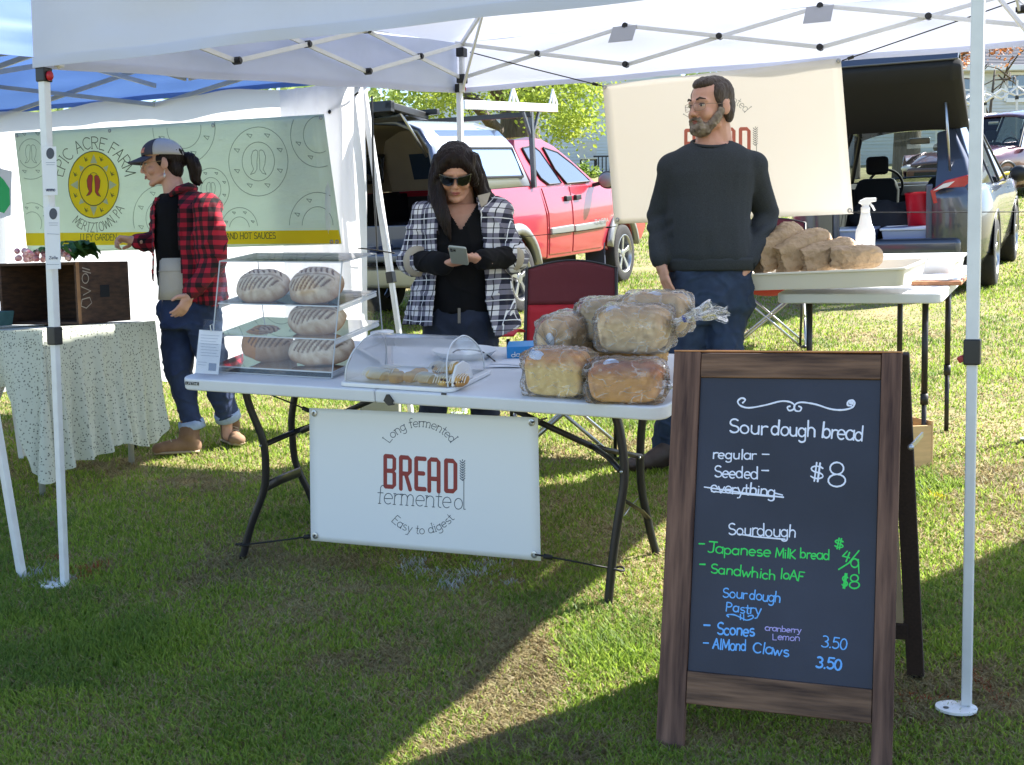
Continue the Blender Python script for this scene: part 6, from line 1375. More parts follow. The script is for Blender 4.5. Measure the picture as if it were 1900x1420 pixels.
    for a,d in ((G(1222,872),(-1,-.25)),(G(1338,893),(-.2,-1))):
        d=Vector((*d,0)).normalized(); mb=MB(); z=Vector((0,0,1)); mb.cap(a+z*.07+d*-.02,a+z*.05+d*.02,.052,.05); mb.cap(a+z*.04,a+d*.13+z*.032,.048,.036); mb.ell(a+d*.15+z*.03,(.045,.045,.03)); mb.cap(a-d*.04+z*.1,a-d*.045+z*.04,.05,.045)
        blob('shoe',mb,M('dark_brown_leather',c(54,42,36),.55,var=.3,vs=12),t,voxel=.007,smooth=4)
    return t
man()
# ---------------- woman with phone
def woman():
    D=5.38; H=hframe(P(845,322,D-.06),(.03,-.90,-.38),1.0); q=on(-.22,5.42)
    t=thing('person','woman with long dark hair and sunglasses in a navy plaid shirt','person',q); sk=skinm('woman_skin',c(190,142,122),c(206,158,136))
    shL,elL,wrL=P(790,400,D),P(768,484,D-.02),P(824,490,D-.27); shR,elR,wrR=P(924,397,D),P(953,476,D-.02),P(894,482,D-.29)
    hpL,knL,anL=P(824,610,D),P(808,700,D-.03),P(800,800,D); hpR,knR,anR=P(886,610,D),P(899,700,D-.03),P(904,804,D)
    mb=MB(); head(mb,H,1); mb.cap(P(855,350,D+.03),P(857,390,D+.04),.052,.062)
    mb.loft([ringp(857,380,D+.01,42,.06),ringp(857,400,D,72,.085),ringp(857,440,D,66,.10),ringp(856,500,D,52,.09),ringp(856,580,D,60,.1),ringp(856,620,D,60,.1)])
    limb(mb,[shL,elL,wrL],[.048,.038,.027]); limb(mb,[shR,elR,wrR],[.048,.038,.027]); limb(mb,[hpL,knL,anL],[.075,.052,.035]); limb(mb,[hpR,knR,anR],[.075,.052,.035])
    hand(mb,wrL,(.86,-.40,.10),(.05,.1,.95),-1,.22,.95,.4); hand(mb,wrR,(-.86,-.40,.14),(-.05,.1,.95),1,.22,.95,.4)
    # feet
    for a in (anL,anR): g=on(a.x,a.y); mb.cap(a,g+Vector((0,0,.05)),.034,.035); mb.cap(g+Vector((0,0,.04)),g+Vector((0,-.14,.03)),.036,.028)
    blob('body',mb,sk,t,voxel=.0045,smooth=3)
    face_parts(t,H,M('lip_rose',c(160,92,88),.45),M('dark_brow',c(36,26,22),.8),eyes=False,brow=False)
    gm=M('sunglass_black',c(10,10,12),.12,coat=1)
    g=None
    for sd_ in (-1,1):
        rr=[(sd_*(.004+a*.062),.1075-.030*a**2,-.022+b*.044) for a,b in ((0,.72),(.12,.9),(.5,.96),(.85,1.02),(1.04,1.05),(1.0,.7),(.93,.3),(.72,.03),(.42,-.02),(.14,.12),(.03,.4))]
        ctr=Vector((sd_*.036,.1035,.0)); mb=MB()
        outer=[Vector(v) for v in rr]; fr_=[v+Vector((0,.003,0)) for v in outer]; bk_2=[v-Vector((0,.004,0)) for v in outer]; mid=[ctr.lerp(v,.86)+Vector((0,.004,0)) for v in outer]
        mb.loft([bk_2,fr_,mid],cap=True); mb.v=[H@v for v in mb.v]; o=part('sunglasses' if g is None else 'lens_frame',mb,gm,g or t,world=True,smooth=False,bevel=.0008); g=g or o
    mb=MB(); mb.tube([H@Vector(v) for v in ((-.009,.107,.012),(0,.111,.013),(.009,.107,.012))],.0034,n=8); part('nose_bridge',mb,gm,g,world=True)
    for sd_ in (-1,1): mb=MB(); mb.tube([H@Vector(v) for v in ((sd_*.066,.078,.02),(sd_*.076,.05,.014),(sd_*.080,-.01,.006))],.003,n=6); part('temple_arm',mb,gm,g,world=True)
    # hair: crown plus long curtains falling forward on the left, back over the right shoulder
    mb=MB()
    def e(c_,r,rot=(0,0,0)): mb.ell(H@Vector(c_),r,Mx=H.to_3x3()@Euler(rot).to_matrix())
    e((0,-.026,.048),(.085,.097,.084)); e((0,-.06,-.02),(.080,.056,.10)); e((.060,.030,.045),(.024,.042,.055),(0,.3,0)); e((-.060,.030,.045),(.024,.042,.06),(0,-.3,0)); 
    for sd_ in (-1,1):
        pp=[Vector(v) for v in ((sd_*.0+.008,.052,.108),(sd_*.03+.004,.070,.082),(sd_*.056,.062,.045),(sd_*.074,.042,.0),(sd_*.082,.02,-.05))]; mb.tube([H@v for v in curve(pp,4)],[.010,.011,.012,.014,.016,.018,.02,.021,.022,.022,.022,.022,.022,.022,.022,.02,.018],n=12)
    e((0,.008,.066),(.079,.076,.062))
    def lock(pts,rs,fl=.45): mb.tube(curve(pts,4),[rs[min(len(rs)-1,int(i/4))]*(1-(i%4)/4)+rs[min(len(rs)-1,int(i/4)+1)]*((i%4)/4) for i in range(4*(len(pts)-1)+1)],n=12,ry=None)
    lock([P(822,285,D-.03),P(808,320,D-.06),P(808,360,D-.08),P(818,400,D-.13),P(832,440,D-.14)],[.026,.028,.030,.024,.006])
    lock([P(822,285,D),P(812,330,D-.01),P(807,370,D-.0),P(808,410,D-.08),P(816,438,D-.12)],[.03,.032,.034,.028,.006])
    lock([P(826,290,D-.06),P(818,330,D-.10),P(820,370,D-.12),P(829,405,D-.15),P(836,450,D-.14)],[.012,.016,.02,.018,.004])
    lock([P(820,300,D+.03),P(812,350,D+.06),P(800,385,D+.02)],[.036,.042,.01]);
    lock([P(872,285,D-.03),P(884,318,D-.04),P(892,350,D-.01),P(908,375,D-.02),P(926,400,D-.04)],[.02,.022,.026,.02,.006])
    lock([P(875,290,D+.02),P(889,330,D+.03),P(900,362,D+.04),P(926,385,D+.03),P(945,410,D+.0)],[.034,.034,.034,.026,.006])
    lock([P(864,290,D+.04),P(872,340,D+.09),P(880,400,D+.10)],[.06,.07,.05]); lock([P(830,290,D+.05),P(824,340,D+.09),P(820,400,D+.10)],[.06,.07,.05])
    blob('hair',mb,m_hairb,t,voxel=.005,smooth=12,fn=lambda co_,no:co_+no*(nz(co_,(120,120,4),4)*.0035+nz(co_,(40,40,2),8)*.002)[:,None])
    # black top
    mb=MB(); mb.loft([ringp(857,372,D+.015,52,.07),ringp(857,390,D,80,.098),ringp(857,420,D-.01,78,.118),ringp(856,455,D-.015,70,.125),ringp(856,500,D-.01,58,.108),ringp(856,545,D-.01,62,.112),ringp(856,578,D-.01,66,.115)])
    limb(mb,[shL+Vector((.02,0,0)),elL,wrL-(wrL-elL).normalized()*.01],[.046,.050,.043]); limb(mb,[shR-Vector((.02,0,0)),elR,wrR-(wrR-elR).normalized()*.01],[.046,.050,.043])
    o=blob('black_top',mb,m_blkc,t,voxel=.0045,smooth=8,fn=cf(.006,12,9,6))
    def vneck(a):
        u,v=projn(a); return (a[:,1]<D+.03)&(v<425)&(np.abs(u-855)<(425-v)*.62+1)&(v>330)
    cutmesh(o,vneck,.004)
    # jeans and shoes
    mb=MB(); mb.loft([ringp(856,566,D,66,.115),ringp(856,600,D,70,.12),ringp(856,630,D,66,.11)]); limb(mb,[hpL,knL,anL],[.094,.07,.055]); limb(mb,[hpR,knR,anR],[.094,.07,.055])
    blob('jeans',mb,m_jeand,t,voxel=.008,smooth=6,fn=cf(.008,16,9,7))
    mb=MB(); mb.bar(P(852,572,D-.125),P(852,600,D-.13),.004,.012); part('fly_seam',mb,M('brass_zip',c(110,100,90),.4,metal=.6),t,world=True)
    for a in (anL,anR):
        g=on(a.x,a.y); z=Vector((0,0,1)); mb=MB(); mb.cap(g+z*.09,g+z*.05,.05,.05); mb.cap(g+z*.04,g+Vector((0,-.14,0))+z*.035,.046,.038); blob('shoe',mb,m_blkc,t,voxel=.008,smooth=4)
    # open plaid shirt
    mb=MB(); mb.loft([ringp(857,366,D+.03,46,.07),ringp(857,378,D+.01,70,.10),ringp(858,392,D,86,.12),ringp(858,410,D,90,.13),ringp(858,440,D,92,.135),ringp(858,500,D,84,.135),ringp(858,560,D,94,.15),ringp(860,600,D,104,.165),ringp(862,628,D,108,.17)])
    limb(mb,[shL+Vector((.006,0,-.0)),elL,elL+(wrL-elL)*.12],[.070,.068,.064]); limb(mb,[shR-Vector((.006,0,.0)),elR,elR+(wrR-elR)*.12],[.070,.068,.064])
    o=blob('plaid_shirt',mb,m_pl1,t,voxel=.006,smooth=12,fn=cf(.016,22,8,5))
    def opn(a):
        u,v=projn(a); l=np.interp(v,[340,372,400,430,480,560,605,640],[838,826,818,812,812,806,803,800]); r=np.interp(v,[340,372,400,430,480,560,605,640],[876,884,890,894,898,901,912,924])
        bot=np.where(u<860,np.interp(u,[740,800,860],[603,606,606]),np.interp(u,[900,925,968,985],[628,628,606,600]))
        return ((a[:,1]<D+.02)&(u>l)&(u<r)&(v>340))|(v>bot)|(v<366)&(np.abs(u-857)<50)|((a[:,1]>D)&(v>612))
    cutmesh(o,opn,.005)
    for s,pp in ((1,[(826,374),(817,388),(812,402),(818,380)]),(-1,[(886,370),(893,384),(903,378),(898,364)])):
        mb=MB(); dd=D-.085; mb.add([P(pp[0][0],pp[0][1]-6,dd+.02),P(pp[1][0],pp[1][1],dd-.03),P(pp[2][0],pp[2][1],dd-.02),P(pp[3][0]-s*12,pp[3][1]-6,dd+.05)],[(0,1,2,3)]); part('collar_flap',mb,m_cuff,t,world=True,solid=.005)
    for w,e_ in ((wrL,elL),(wrR,elR)):
        d=(w-e_).normalized(); a=e_+d*.02; mb=MB(); mb.tube([a+d*.012,a+d*.02,a+d*.05,a+d*.056,a+d*.05],[.064,.066,.061,.056,.048],n=20,cap=False); part('rolled_cuff',mb,m_cuff,t,world=True,smooth=True,solid=.006)
    mb=MB(); hR=wrR+Vector((-.8,-.42,.1)).normalized()*.085; mb.tube([hR+Vector((.0,-.012*math.cos(k),.012*math.sin(k))) for k in [2*PI*i/10 for i in range(11)]],.0012,n=6); part('ring',mb,m_steel,t,world=True)
    # phone is its own thing, held in both hands
    q=P(851,474,D-.40)
    up=Vector((-.12,-.80,.40)).normalized(); f=frame(q,Vector((1,-.1,-.12)),up)
    ph=thing('phone','grey smartphone held in both hands by the woman in plaid','phone',q)
    mb=MB(); qq=rrect(-.036,-.074,.036,.074,.01,('ne','nw','sw','se'),4); mb.loft([[f@Vector((x,y,z)) for x,y in qq] for z in (-.0045,.0045)]); part('phone_case',mb,M('grey_phone_case',c(150,156,152),.35),ph,world=True,bevel=.002)
    mb=MB(); qq=rrect(-.031,.036,-.006,.068,.006,('ne','nw','sw','se'),4); mb.loft([[f@Vector((x,y,z)) for x,y in qq] for z in (.0045,.0062)]); cb2=part('camera_bump',mb,M('grey_phone_glass',c(120,126,124),.2),ph,world=True,bevel=.001)
    for x,y in ((-.024,.060),(-.024,.045),(-.012,.052)): mb=MB(); mb.tube([f@Vector((x,y,.006)),f@Vector((x,y,.0072))],.0048,n=12); part('lens',mb,gm,cb2,world=True)
    return t
woman()
# ---------------- woman with cap
def capw():
    D=6.62; H=hframe(P(301,304,D),(-.95,-.26,-.14),1.04); q=on(-1.72,6.65)
    t=thing('person','woman in a trucker cap and red plaid jacket at the farm stall','person',q); sk=skinm('fair_skin',c(196,150,130),c(212,166,146))
    shN,elN,wrN=P(386,388,D-.17),P(400,485,D-.16),P(352,548,D-.26); shF,elF,wrF=P(306,388,D+.14),P(297,450,D+.14),P(250,447,D+.02)
    hpL,knL,anL=P(325,575,D+.06),P(332,690,D+.0),P(355,785,D+.02); hpR,knR,anR=P(372,575,D-.05),P(398,685,D+.02),P(421,768,D+.12)
    mb=MB(); head(mb,H,1); mb.cap(P(314,325,D+.0),P(326,368,D),.047,.058)
    yw=.75
    mb.loft([ringp(330,362,D,28,.06,yw),ringp(338,380,D,46,.10,yw),ringp(340,430,D,40,.10,yw),ringp(338,500,D,34,.09,yw),ringp(345,560,D,44,.10,yw)])
    limb(mb,[shN,elN,wrN],[.045,.037,.026]); limb(mb,[shF,elF,wrF],[.045,.037,.026]); limb(mb,[hpL,knL,anL],[.078,.052,.035]); limb(mb,[hpR,knR,anR],[.078,.052,.035])
    hand(mb,wrN,(-.42,-.2,-.85),(-.6,.5,.3),-1,.35,.95,.6); hand(mb,wrF,(-.95,-.1,.15),(.1,-.35,-.9),-1,1.0,.95,.3)
    for a in (anL,anR): g=on(a.x,a.y); mb.cap(a,g+Vector((0,0,.06)),.03,.028)
    blob('body',mb,sk,t,voxel=.0048,smooth=3)
    face_parts(t,H,M('lip_rose',c(160,92,88),.45),M('dark_brow',c(36,26,22),.8))
    mb=MB(); 
    def e(c_,r,rot=(0,0,0)): mb.ell(H@Vector(c_),r,Mx=H.to_3x3()@Euler(rot).to_matrix())
    e((0,-.03,.035),(.083,.090,.075)); e((0,-.055,-.03),(.07,.045,.06)); 
    for sd_ in (-1,1): e((sd_*.068,.008,.012),(.012,.02,.03))
    e((0,-.105,.0),(.025,.025,.025)); 
    blob('hair',mb,m_hairb,t,voxel=.005,smooth=3,fn=folds(.004,(70,70,20),3))
    mb=MB(); mb.tube(curve([H@Vector(v) for v in ((0,-.10,.02),(0,-.135,.01),(0,-.155,-.04),(.0,-.15,-.10),(0,-.165,-.135))],4),[.02,.024,.028,.032,.035,.037,.038,.038,.037,.036,.034,.031,.027,.022,.016,.009,.003],n=14)
    mb.tube([H@Vector((.0,-.14,-.05)),H@Vector((0,-.17,-.11)),H@Vector((0,-.185,-.13))],[.02,.014,.003],n=8)
    blob('ponytail',mb,m_hairb,t,voxel=.005,smooth=2,fn=folds(.005,(80,80,12),5))
    # cap
    m_capd=M('charcoal_cap_cloth',c(72,72,82),.85,bump=.3,bs=160); m_capm=M('white_cap_mesh',c(196,194,192),.8,bump=1,bs=300,bdist=.003)
    def dome(a0,a1,r=1):
        mb=MB()
        def f(u,v):
            az=R(lerp(a0,a1,u)); el=v*PI/2*.999; x=.089*math.sin(az)*math.cos(el); y=-.012+.105*math.cos(az)*math.cos(el); z=.038+.088*math.sin(el)**.9-.012*math.cos(az)*(1-v)*-1
            return H@Vector((x*r,y,z))
        mb.grid(f,24,12); return mb
    cap_=part('cap',dome(-62,62),m_capd,t,world=True,smooth=True,solid=.004)
    part('mesh_panel',dome(62,298),m_capm,cap_,world=True,smooth=True,solid=.003)
    mb=MB()
    def br(u,v):
        az=R(lerp(-58,58,u)); k=1+.0*v; x=.088*math.sin(az); y=-.012+.104*math.cos(az); dx=v*.075*(math.cos(az)**.6 if abs(az)<1.5 else 0)
        return H@Vector((x*(1+.05*v),y+dx,.046-.01*math.cos(az)*0-.022*v-.05*(x/.088)**2*.35))
    mb.grid(br,20,6); part('brim',mb,m_capd,cap_,world=True,smooth=True,solid=.005)
    mb=MB(); mb.ell(H@Vector((0,-.012,.128)),(.006,.006,.004),n=8,m=5); part('button',mb,m_capd,cap_,world=True)
    mb=MB(); q0=[H@Vector((math.sin(R(a))*.0905,-.012+.1075*math.cos(R(a)),z)) for a,z in ((14,.062),(40,.062),(40,.098),(14,.098))]; q0=[Vector(v) for v in q0]
    mb=MB(); mb.grid(lambda u,v:H@Vector((-math.sin(R(lerp(8,34,u)))*.0915*(1-.25*v**2),-.012+.1085*math.cos(R(lerp(8,34,u)))*(1-.22*v**2),.062+.036*v)),6,6); part('patch',mb,M('pink_orange_patch',c(196,96,76),.7,col2=c(226,170,140),vs=60),cap_,world=True,smooth=True)
    mb=MB(); a=H@Vector((-.082,-.004,-.038)); b=a-Vector((0,0,.03)); mb.tube([a,b],.0012,n=5); mb.ell(b,(.006,.003,.012),n=8,m=6); part('earring',mb,m_steel,t,world=True)
    gm=M('thin_metal_rim',c(150,130,112),.3,metal=.8); g=None
    for sd_ in (-1,1):
        rr=[(sd_*(.032+.023*math.cos(a)),.098-.01*math.cos(a)*1.0,.002+.017*math.sin(a)) for a in [2*PI*k/14 for k in range(15)]]
        mb=MB(); mb.tube([H@Vector(v) for v in rr],.0013,n=6); mb.tube([H@Vector(v) for v in ((sd_*.055,.086,.004),(sd_*.076,.05,.008),(sd_*.082,.0,.006))],.0012,n=5)
        o=part('glasses' if g is None else 'rim',mb,gm,g or t,world=True); g=g or o
    # black tee, apron, jeans
    mb=MB(); mb.loft([ringp(328,360,D,30,.06,yw),ringp(332,375,D,46,.10,yw),ringp(334,400,D,50,.125,yw),ringp(334,440,D,48,.13,yw),ringp(335,490,D,42,.11,yw),ringp(340,530,D,46,.12,yw)])
    blob('black_shirt',mb,m_blkc,t,voxel=.008,smooth=6,fn=cf(.005,3,9,6))
    mb=MB(); rA=[ringp(339,480,D,45,.118,yw,n=40),ringp(341,510,D,49,.128,yw,n=40),ringp(343,535,D,52,.134,yw,n=40),ringp(344,556,D,54,.136,yw,n=40)]
    mb.loft([[r_[k%40] for k in range(20,40)] for r_ in rA],cap=False,closed=False); ap=part('waist_apron',mb,M('natural_canvas',c(190,180,164),.9,bump=.3,bs=120),t,world=True,smooth=True,solid=.006)
    mb=MB(); mb.loft([[r_[k%40]+Vector((-.004,-.004,0)) for k in range(20,40)] for r_ in (ringp(340,503,D,48,.127,yw,n=40),ringp(340,505,D,48.5,.128,yw,n=40))],cap=False,closed=False); part('apron_seam',mb,m_cuff,ap,world=True)
    mb=MB(); mb.loft([ringp(342,535,D,40,.105,yw),ringp(346,570,D,46,.115,yw),ringp(348,610,D,50,.12,yw)]); limb(mb,[hpL,knL,anL],[.09,.072,.060]); limb(mb,[hpR,knR,anR],[.10,.075,.062])
    blob('jeans',mb,M('indigo_denim',c(34,46,78),.85,col2=c(46,62,98),vs=14,bump=.35,bs=220,bdist=.002),t,voxel=.008,smooth=6,fn=cf(.011,31,9,7))
    for a,k in ((anL,knL),(anR,knR)):
        d=(a-k).normalized(); mb=MB(); mb.tube([a-d*.015,a+d*.0,a+d*.03,a+d*.035],[.064,.068,.068,.06],n=20,cap=False); part('turned_cuff',mb,M('pale_denim',c(150,168,200),.9,var=.15,vs=30),t,world=True,smooth=True,solid=.006)
    for a,g,d in ((anL,G(352,842),(-1,-.35)),(anR,G(428,822),(.45,-.9))):
        d=Vector((*d,0)).normalized(); z=Vector((0,0,1)); mb=MB(); mb.cap(a+z*.03,g+z*.10,.052,.056); mb.cap(g+z*.10,g+z*.045-d*.02,.052,.05); mb.cap(g+z*.05,g+d*.13+z*.036,.05,.038); mb.ell(g+d*.15+z*.034,(.046,.046,.034))
        bo=blob('boot',mb,M('tan_suede_boot',c(112,84,62),.85,col2=c(140,110,86),vs=10),t,voxel=.007,smooth=4)
        mb=MB(); mb.tube([g-d*.05+z*.014,g+d*.05+z*.014,g+d*.15+z*.014,g+d*.185+z*.016],[.05,.048,.046,.02],n=14,ry=[.012]*4,side=(d.y,-d.x,0)); part('boot_sole',mb,M('pale_sole',c(150,134,112),.8),bo,world=True,smooth=True)
        sd_=Vector((d.y,-d.x,0)); mb=MB()
        for i in range(5):
            k=g+d*(.0+.028*i)+z*(.125-.014*i); mb.tube([k-sd_*.028-z*.01+d*.012,k+d*.014+z*.002,k+sd_*.028-z*.01+d*.012],.0024,n=5)
        part('laces',mb,m_cuff,bo,world=True,smooth=True)
    # plaid jacket, open at the front
    mb=MB(); mb.loft([ringp(334,352,D,30,.07,yw),ringp(338,368,D,50,.11,yw),ringp(344,388,D,60,.15,yw),ringp(346,430,D,62,.155,yw),ringp(348,480,D,62,.15,yw),ringp(352,530,D,66,.155,yw),ringp(356,575,D,66,.155,yw)])
    dn=(wrN-elN).normalized(); dfv=(wrF-elF).normalized()
    limb(mb,[shN,elN,wrN-dn*.03],[.078,.066,.046]); limb(mb,[shF,elF,wrF-dfv*.02],[.066,.056,.042]); mb.cap(shN,P(395,560,D-.12),.07,.075)
    o=blob('plaid_jacket',mb,m_pl2,t,voxel=.008,smooth=6,fn=cf(.013,42,9,5))
    fw=Vector((-.68,-.73,0))
    def opn(a):
        u,v=projn(a); r=np.interp(v,[340,362,380,430,480,530,560],[318,330,330,328,333,338,338]); l=np.interp(v,[340,362,380,430,480,560,600],[310,300,288,286,285,284,284])
        bot=np.interp(u,[270,285,330,345,400,425],[590,590,560,560,572,560]); ok=(a[:,0]*fw.x+a[:,1]*fw.y)>(P(345,450,D).x*fw.x+D*fw.y+.03)
        return (ok&(u>l)&(u<r)&(v>340))|(v>bot)|((v<366)&(u<338)&(v<352+ (338-u)*.9))
    cutmesh(o,opn,.005)
    mb=MB(); mb.tube([P(316,362,D-.10),P(330,352,D-.12),P(350,346,D-.06),P(360,350,D+.03),P(345,352,D+.1)],[.012,.02,.022,.022,.015],n=10); part('jacket_collar',mb,m_pl2,t,world=True,smooth=True)
    return t
capw()
# ============================================================ vehicles
m_tred=M('red_car_paint',c(168,44,62),.34,metal=.15,coat=1,var=.05,vs=2); m_sil=M('graphite_car_paint',c(70,76,90),.28,metal=.5,coat=1); m_capw=M('topper_silver_paint',c(170,178,190),.3,metal=.3,coat=.8)
m_navy=M('blue_silver_paint',c(70,80,104),.3,metal=.4,coat=.8); m_tyre=M('tyre_rubber',c(34,34,36),.85,bump=.4,bs=60); m_rim=M('alloy_rim',c(178,180,184),.3,metal=.8); m_glass=M('dark_car_glass',c(52,66,84),.03,spec=.9,coat=1)
m_int=M('black_car_interior',c(20,21,24),.8); m_beige=M('beige_headliner',c(150,138,116),.9,var=.1,vs=3); m_chrome=M('satin_grey_trim',c(150,152,150),.35,metal=.5); m_redl=M('red_lamp_lens',c(168,0,44),.12,coat=.6); m_whl=M('white_lamp_lens',c(224,216,220),.12,coat=1)
def wheel(parent,ce,axis,r,w,spokes=5):
    """ce centre of the outer face, axis pointing outward"""
    ax=Vector(axis).normalized(); mx=ax.to_track_quat('Z','Y').to_matrix(); ce=Vector(ce)
    t=MB(); t.lathe([(r*.62,0),(r*.66,.006),(r*.9,.004),(r*.985,-.012),(r,-.04),(r,-w+.04),(r*.97,-w+.01),(r*.6,-w)],ce=ce,n=40,Mx=mx); wh=part('wheel',t,m_tyre,parent,smooth=True)
    t=MB(); t.lathe([(r*.66,.006),(r*.63,.008),(r*.6,-.01),(r*.58,-.05),(r*.57,-w*.7)],ce=ce,n=40,Mx=mx)
    for k in range(spokes):
        a=2*PI*k/spokes+.3; u=mx@Vector((math.cos(a),math.sin(a),0)); s=mx@Vector((-math.sin(a),math.cos(a),0))
        t.loft([[ce+u*(r*.12)+s*sx*.05*r*2+ax*z for sx,z in ((-.5,-.02),(.5,-.02),(.5,-.045),(-.5,-.045))],[ce+u*(r*.6)+s*sx*.085*r*2+ax*z for sx,z in ((-.5,-.008),(.5,-.008),(.5,-.04),(-.5,-.04))]])
    t.lathe([(0,-.012),(r*.14,-.014),(r*.16,-.03),(r*.16,-.05)],ce=ce,n=20,Mx=mx); part('rim',t,m_rim,wh,smooth=False,bevel=.003)
    t=MB(); t.lathe([(0,-.09),(r*.57,-.09)],ce=ce,n=24,Mx=mx); part('brake_disc',t,m_int,wh)
    return wh
def arcpts(cx,cz,r,a0,a1,n=12): return [(cx+r*math.cos(R(lerp(a0,a1,i/n))),cz+r*math.sin(R(lerp(a0,a1,i/n)))) for i in range(n+1)]
def panel(name,poly,y0,y1,mat,parent,bulge=None,cutz=(),cutx=(),bev=.012,**k):
    """side panel from an outline in x,z with rounded bulge"""
    mb=MB(); mb.prism(poly,y0,y1); me=mb.mesh(name); bm=bmesh.new(); bm.from_mesh(me)
    bmesh.ops.recalc_face_normals(bm,faces=bm.faces)
    for z in cutz: bmesh.ops.bisect_plane(bm,geom=bm.verts[:]+bm.edges[:]+bm.faces[:],plane_co=(0,0,z),plane_no=(0,0,1))
    for x in cutx: bmesh.ops.bisect_plane(bm,geom=bm.verts[:]+bm.edges[:]+bm.faces[:],plane_co=(x,0,0),plane_no=(1,0,0))
    if bulge:
        for v in bm.verts: v.co=Vector(bulge(v.co))
    bm.to_mesh(me); bm.free(); me.materials.append(mat); o=bpy.data.objects.new(name,me); COL.objects.link(o); o.parent=parent
    d=o.modifiers.new('b','BEVEL'); d.width=bev; d.segments=2; d.limit_method='ANGLE'; d.angle_limit=R(40); me.polygons.foreach_set('use_smooth',[True]*len(me.polygons)); w_=o.modifiers.new('w','WEIGHTED_NORMAL'); w_.keep_sharp=True
    return o
def gframe(O,hx,hy):
    X=Vector((hx,hy,0)).normalized(); X.z=(gz(O.x+X.x,O.y+X.y)-gz(O.x,O.y)); Nn=Vector((-.0401,-.0972,1)).normalized(); Y=Nn.cross(X); return frame(O,X,Y)
# ---- red pickup with topper
O=G(968,579); MT_=gframe(O,1.4,2.8); tk_=thing('pickup_truck','red extended cab pickup with silver topper, rear hatch and tailgate open, ladder rack on top','pickup',mx=MT_)
W_=1.72
def blg(v):
    z=v.z; s=1 if v.y<W_/2 else -1; k=.05*(1-((z-.85)/.55)**2); e=.03*max(0,(z-.95))*2
    return (v.x,v.y+s*(-k+e+.05) if abs(v.y-W_/2)>.7 else v.y,z)
CZ_=(.55,.62,.7,.78,.86,.94,1.02,1.1,1.16)
wa=.41
bed=[(-1.42,.5),(-.46,.5)]+[(x,z) for x,z in arcpts(0,.36,wa+.02,160,20,14)]+[(.70,.47),(.70,.9),(.62,1.22),(-1.42,1.24)]
for s,(a,b) in ((0,(0,.07)),(1,(W_-.07,W_))): panel('bed_side',bed,a,b,m_tred,tk_,blg,CZ_)
cab=[(.715,.46),(2.18,.42),(2.3,.44)]+arcpts(2.8,.34,wa,170,10,12)+[(3.5,.46),(3.62,.6),(3.6,.95),(3.4,1.06),(2.75,1.14),(2.2,1.2),(.60,1.215),(.715,.9)]
panel('cab_body',cab,.0,W_,m_tred,tk_,blg,CZ_,cutx=(1.35,2.2))
# door panels stand a little proud, seams between them stay recessed
for nm,poly in (('rear_door',[(.75,.50),(1.335,.48),(1.335,1.185),(.66,1.19),(.745,.92)]),('front_door',[(1.365,.48),(2.19,.46),(2.24,.9),(2.14,1.175),(1.365,1.185)])):
    o=panel(nm,poly,-.008,.02,m_tred,tk_,lambda v:(v.x,v.y-.05*(1-((v.z-.85)/.55)**2)+.06*max(0,v.z-.95)+.05,v.z),CZ_,bev=.006)
    hx_=1.24 if nm=='rear_door' else 1.50
    mb=MB(); mb.box((hx_-.07,-.026,1.03),(hx_+.07,.03,1.085)); part('door_handle',mb,m_blk,o,bevel=.008)
mb=MB(); mb.box((.76,-.028,.70),(1.33,.03,.775)); mb.box((1.37,-.028,.69),(2.24,.03,.765)); part('side_moulding',mb,m_chrome,tk_,bevel=.01)
# wheel arch flares
for cx in (0,2.8):
    mb=MB(); mb.loft([[(x,y,z) for x,z in arcpts(cx,.36,rr,168,8,16)] for rr,y in ((wa+.0,.05),(wa+.0,-.04),(wa+.06,-.035),(wa+.10,.0))],cap=False,closed=False); part('arch_flare',mb,m_chrome,tk_,smooth=True,solid=.01)
    for yy,ax in ((-.02,(0,-1,0)),(W_+.02,(0,1,0))): wheel(tk_,(cx,yy,.335),ax,.345,.24,5)
# upper cab
def grn(v):
    f=max(0,(v.z-1.2)/.5); s=1 if v.y<W_/2 else -1; return (v.x,v.y+s*(.03+.17*f),v.z)
up=[(.46,1.2),(.36,1.62),(.42,1.69),(.75,1.715),(1.07,1.69),(1.33,1.61),(1.62,1.47),(2.12,1.19)]
panel('cab_top',up,.0,W_,m_tred,tk_,grn,(1.3,1.4,1.5,1.6),bev=.04)
def sidepane(name,poly,mat,off,parent=tk_,side=0,seal=True):
    Y=lambda z:(.03+.17*max(0,(z-1.2)/.5)); 
    f=(lambda x,z,o_:(x,Y(z)-o_,z)) if side==0 else (lambda x,z,o_:(x,W_-Y(z)+o_,z))
    mb=MB(); mb.add([f(x,z,off) for x,z in poly],[tuple(range(len(poly)))]); o=part(name,mb,mat,parent,solid=.003)
    if seal: mb=MB(); q=[Vector(f(x,z,off)) for x,z in poly]; mb.tube(q+[q[0]],.010,n=6); part('window_seal',mb,m_blk,o)
    return o
sidepane('rear_quarter_window',[(.52,1.60),(.78,1.62),(.90,1.56),(1.16,1.22),(.84,1.22),(.70,1.29),(.56,1.5)],m_glass,.012)
sidepane('door_window',[(1.02,1.60),(1.33,1.545),(1.60,1.42),(1.94,1.215),(1.29,1.215),(1.12,1.37)],m_glass,.012)
mb=MB(); mb.ell((2.02,-.16,1.22),(.06,.12,.10)); o=part('wing_mirror',mb,m_blk,tk_,smooth=True); mb=MB(); mb.ell((1.975,-.16,1.22),(.022,.095,.08)); part('mirror_glass',mb,m_chrome,o,smooth=True)
mb=MB(); mb.bar((2.02,-.08,1.19),(2.03,.06,1.16),.04); part('mirror_stalk',mb,m_blk,tk_)
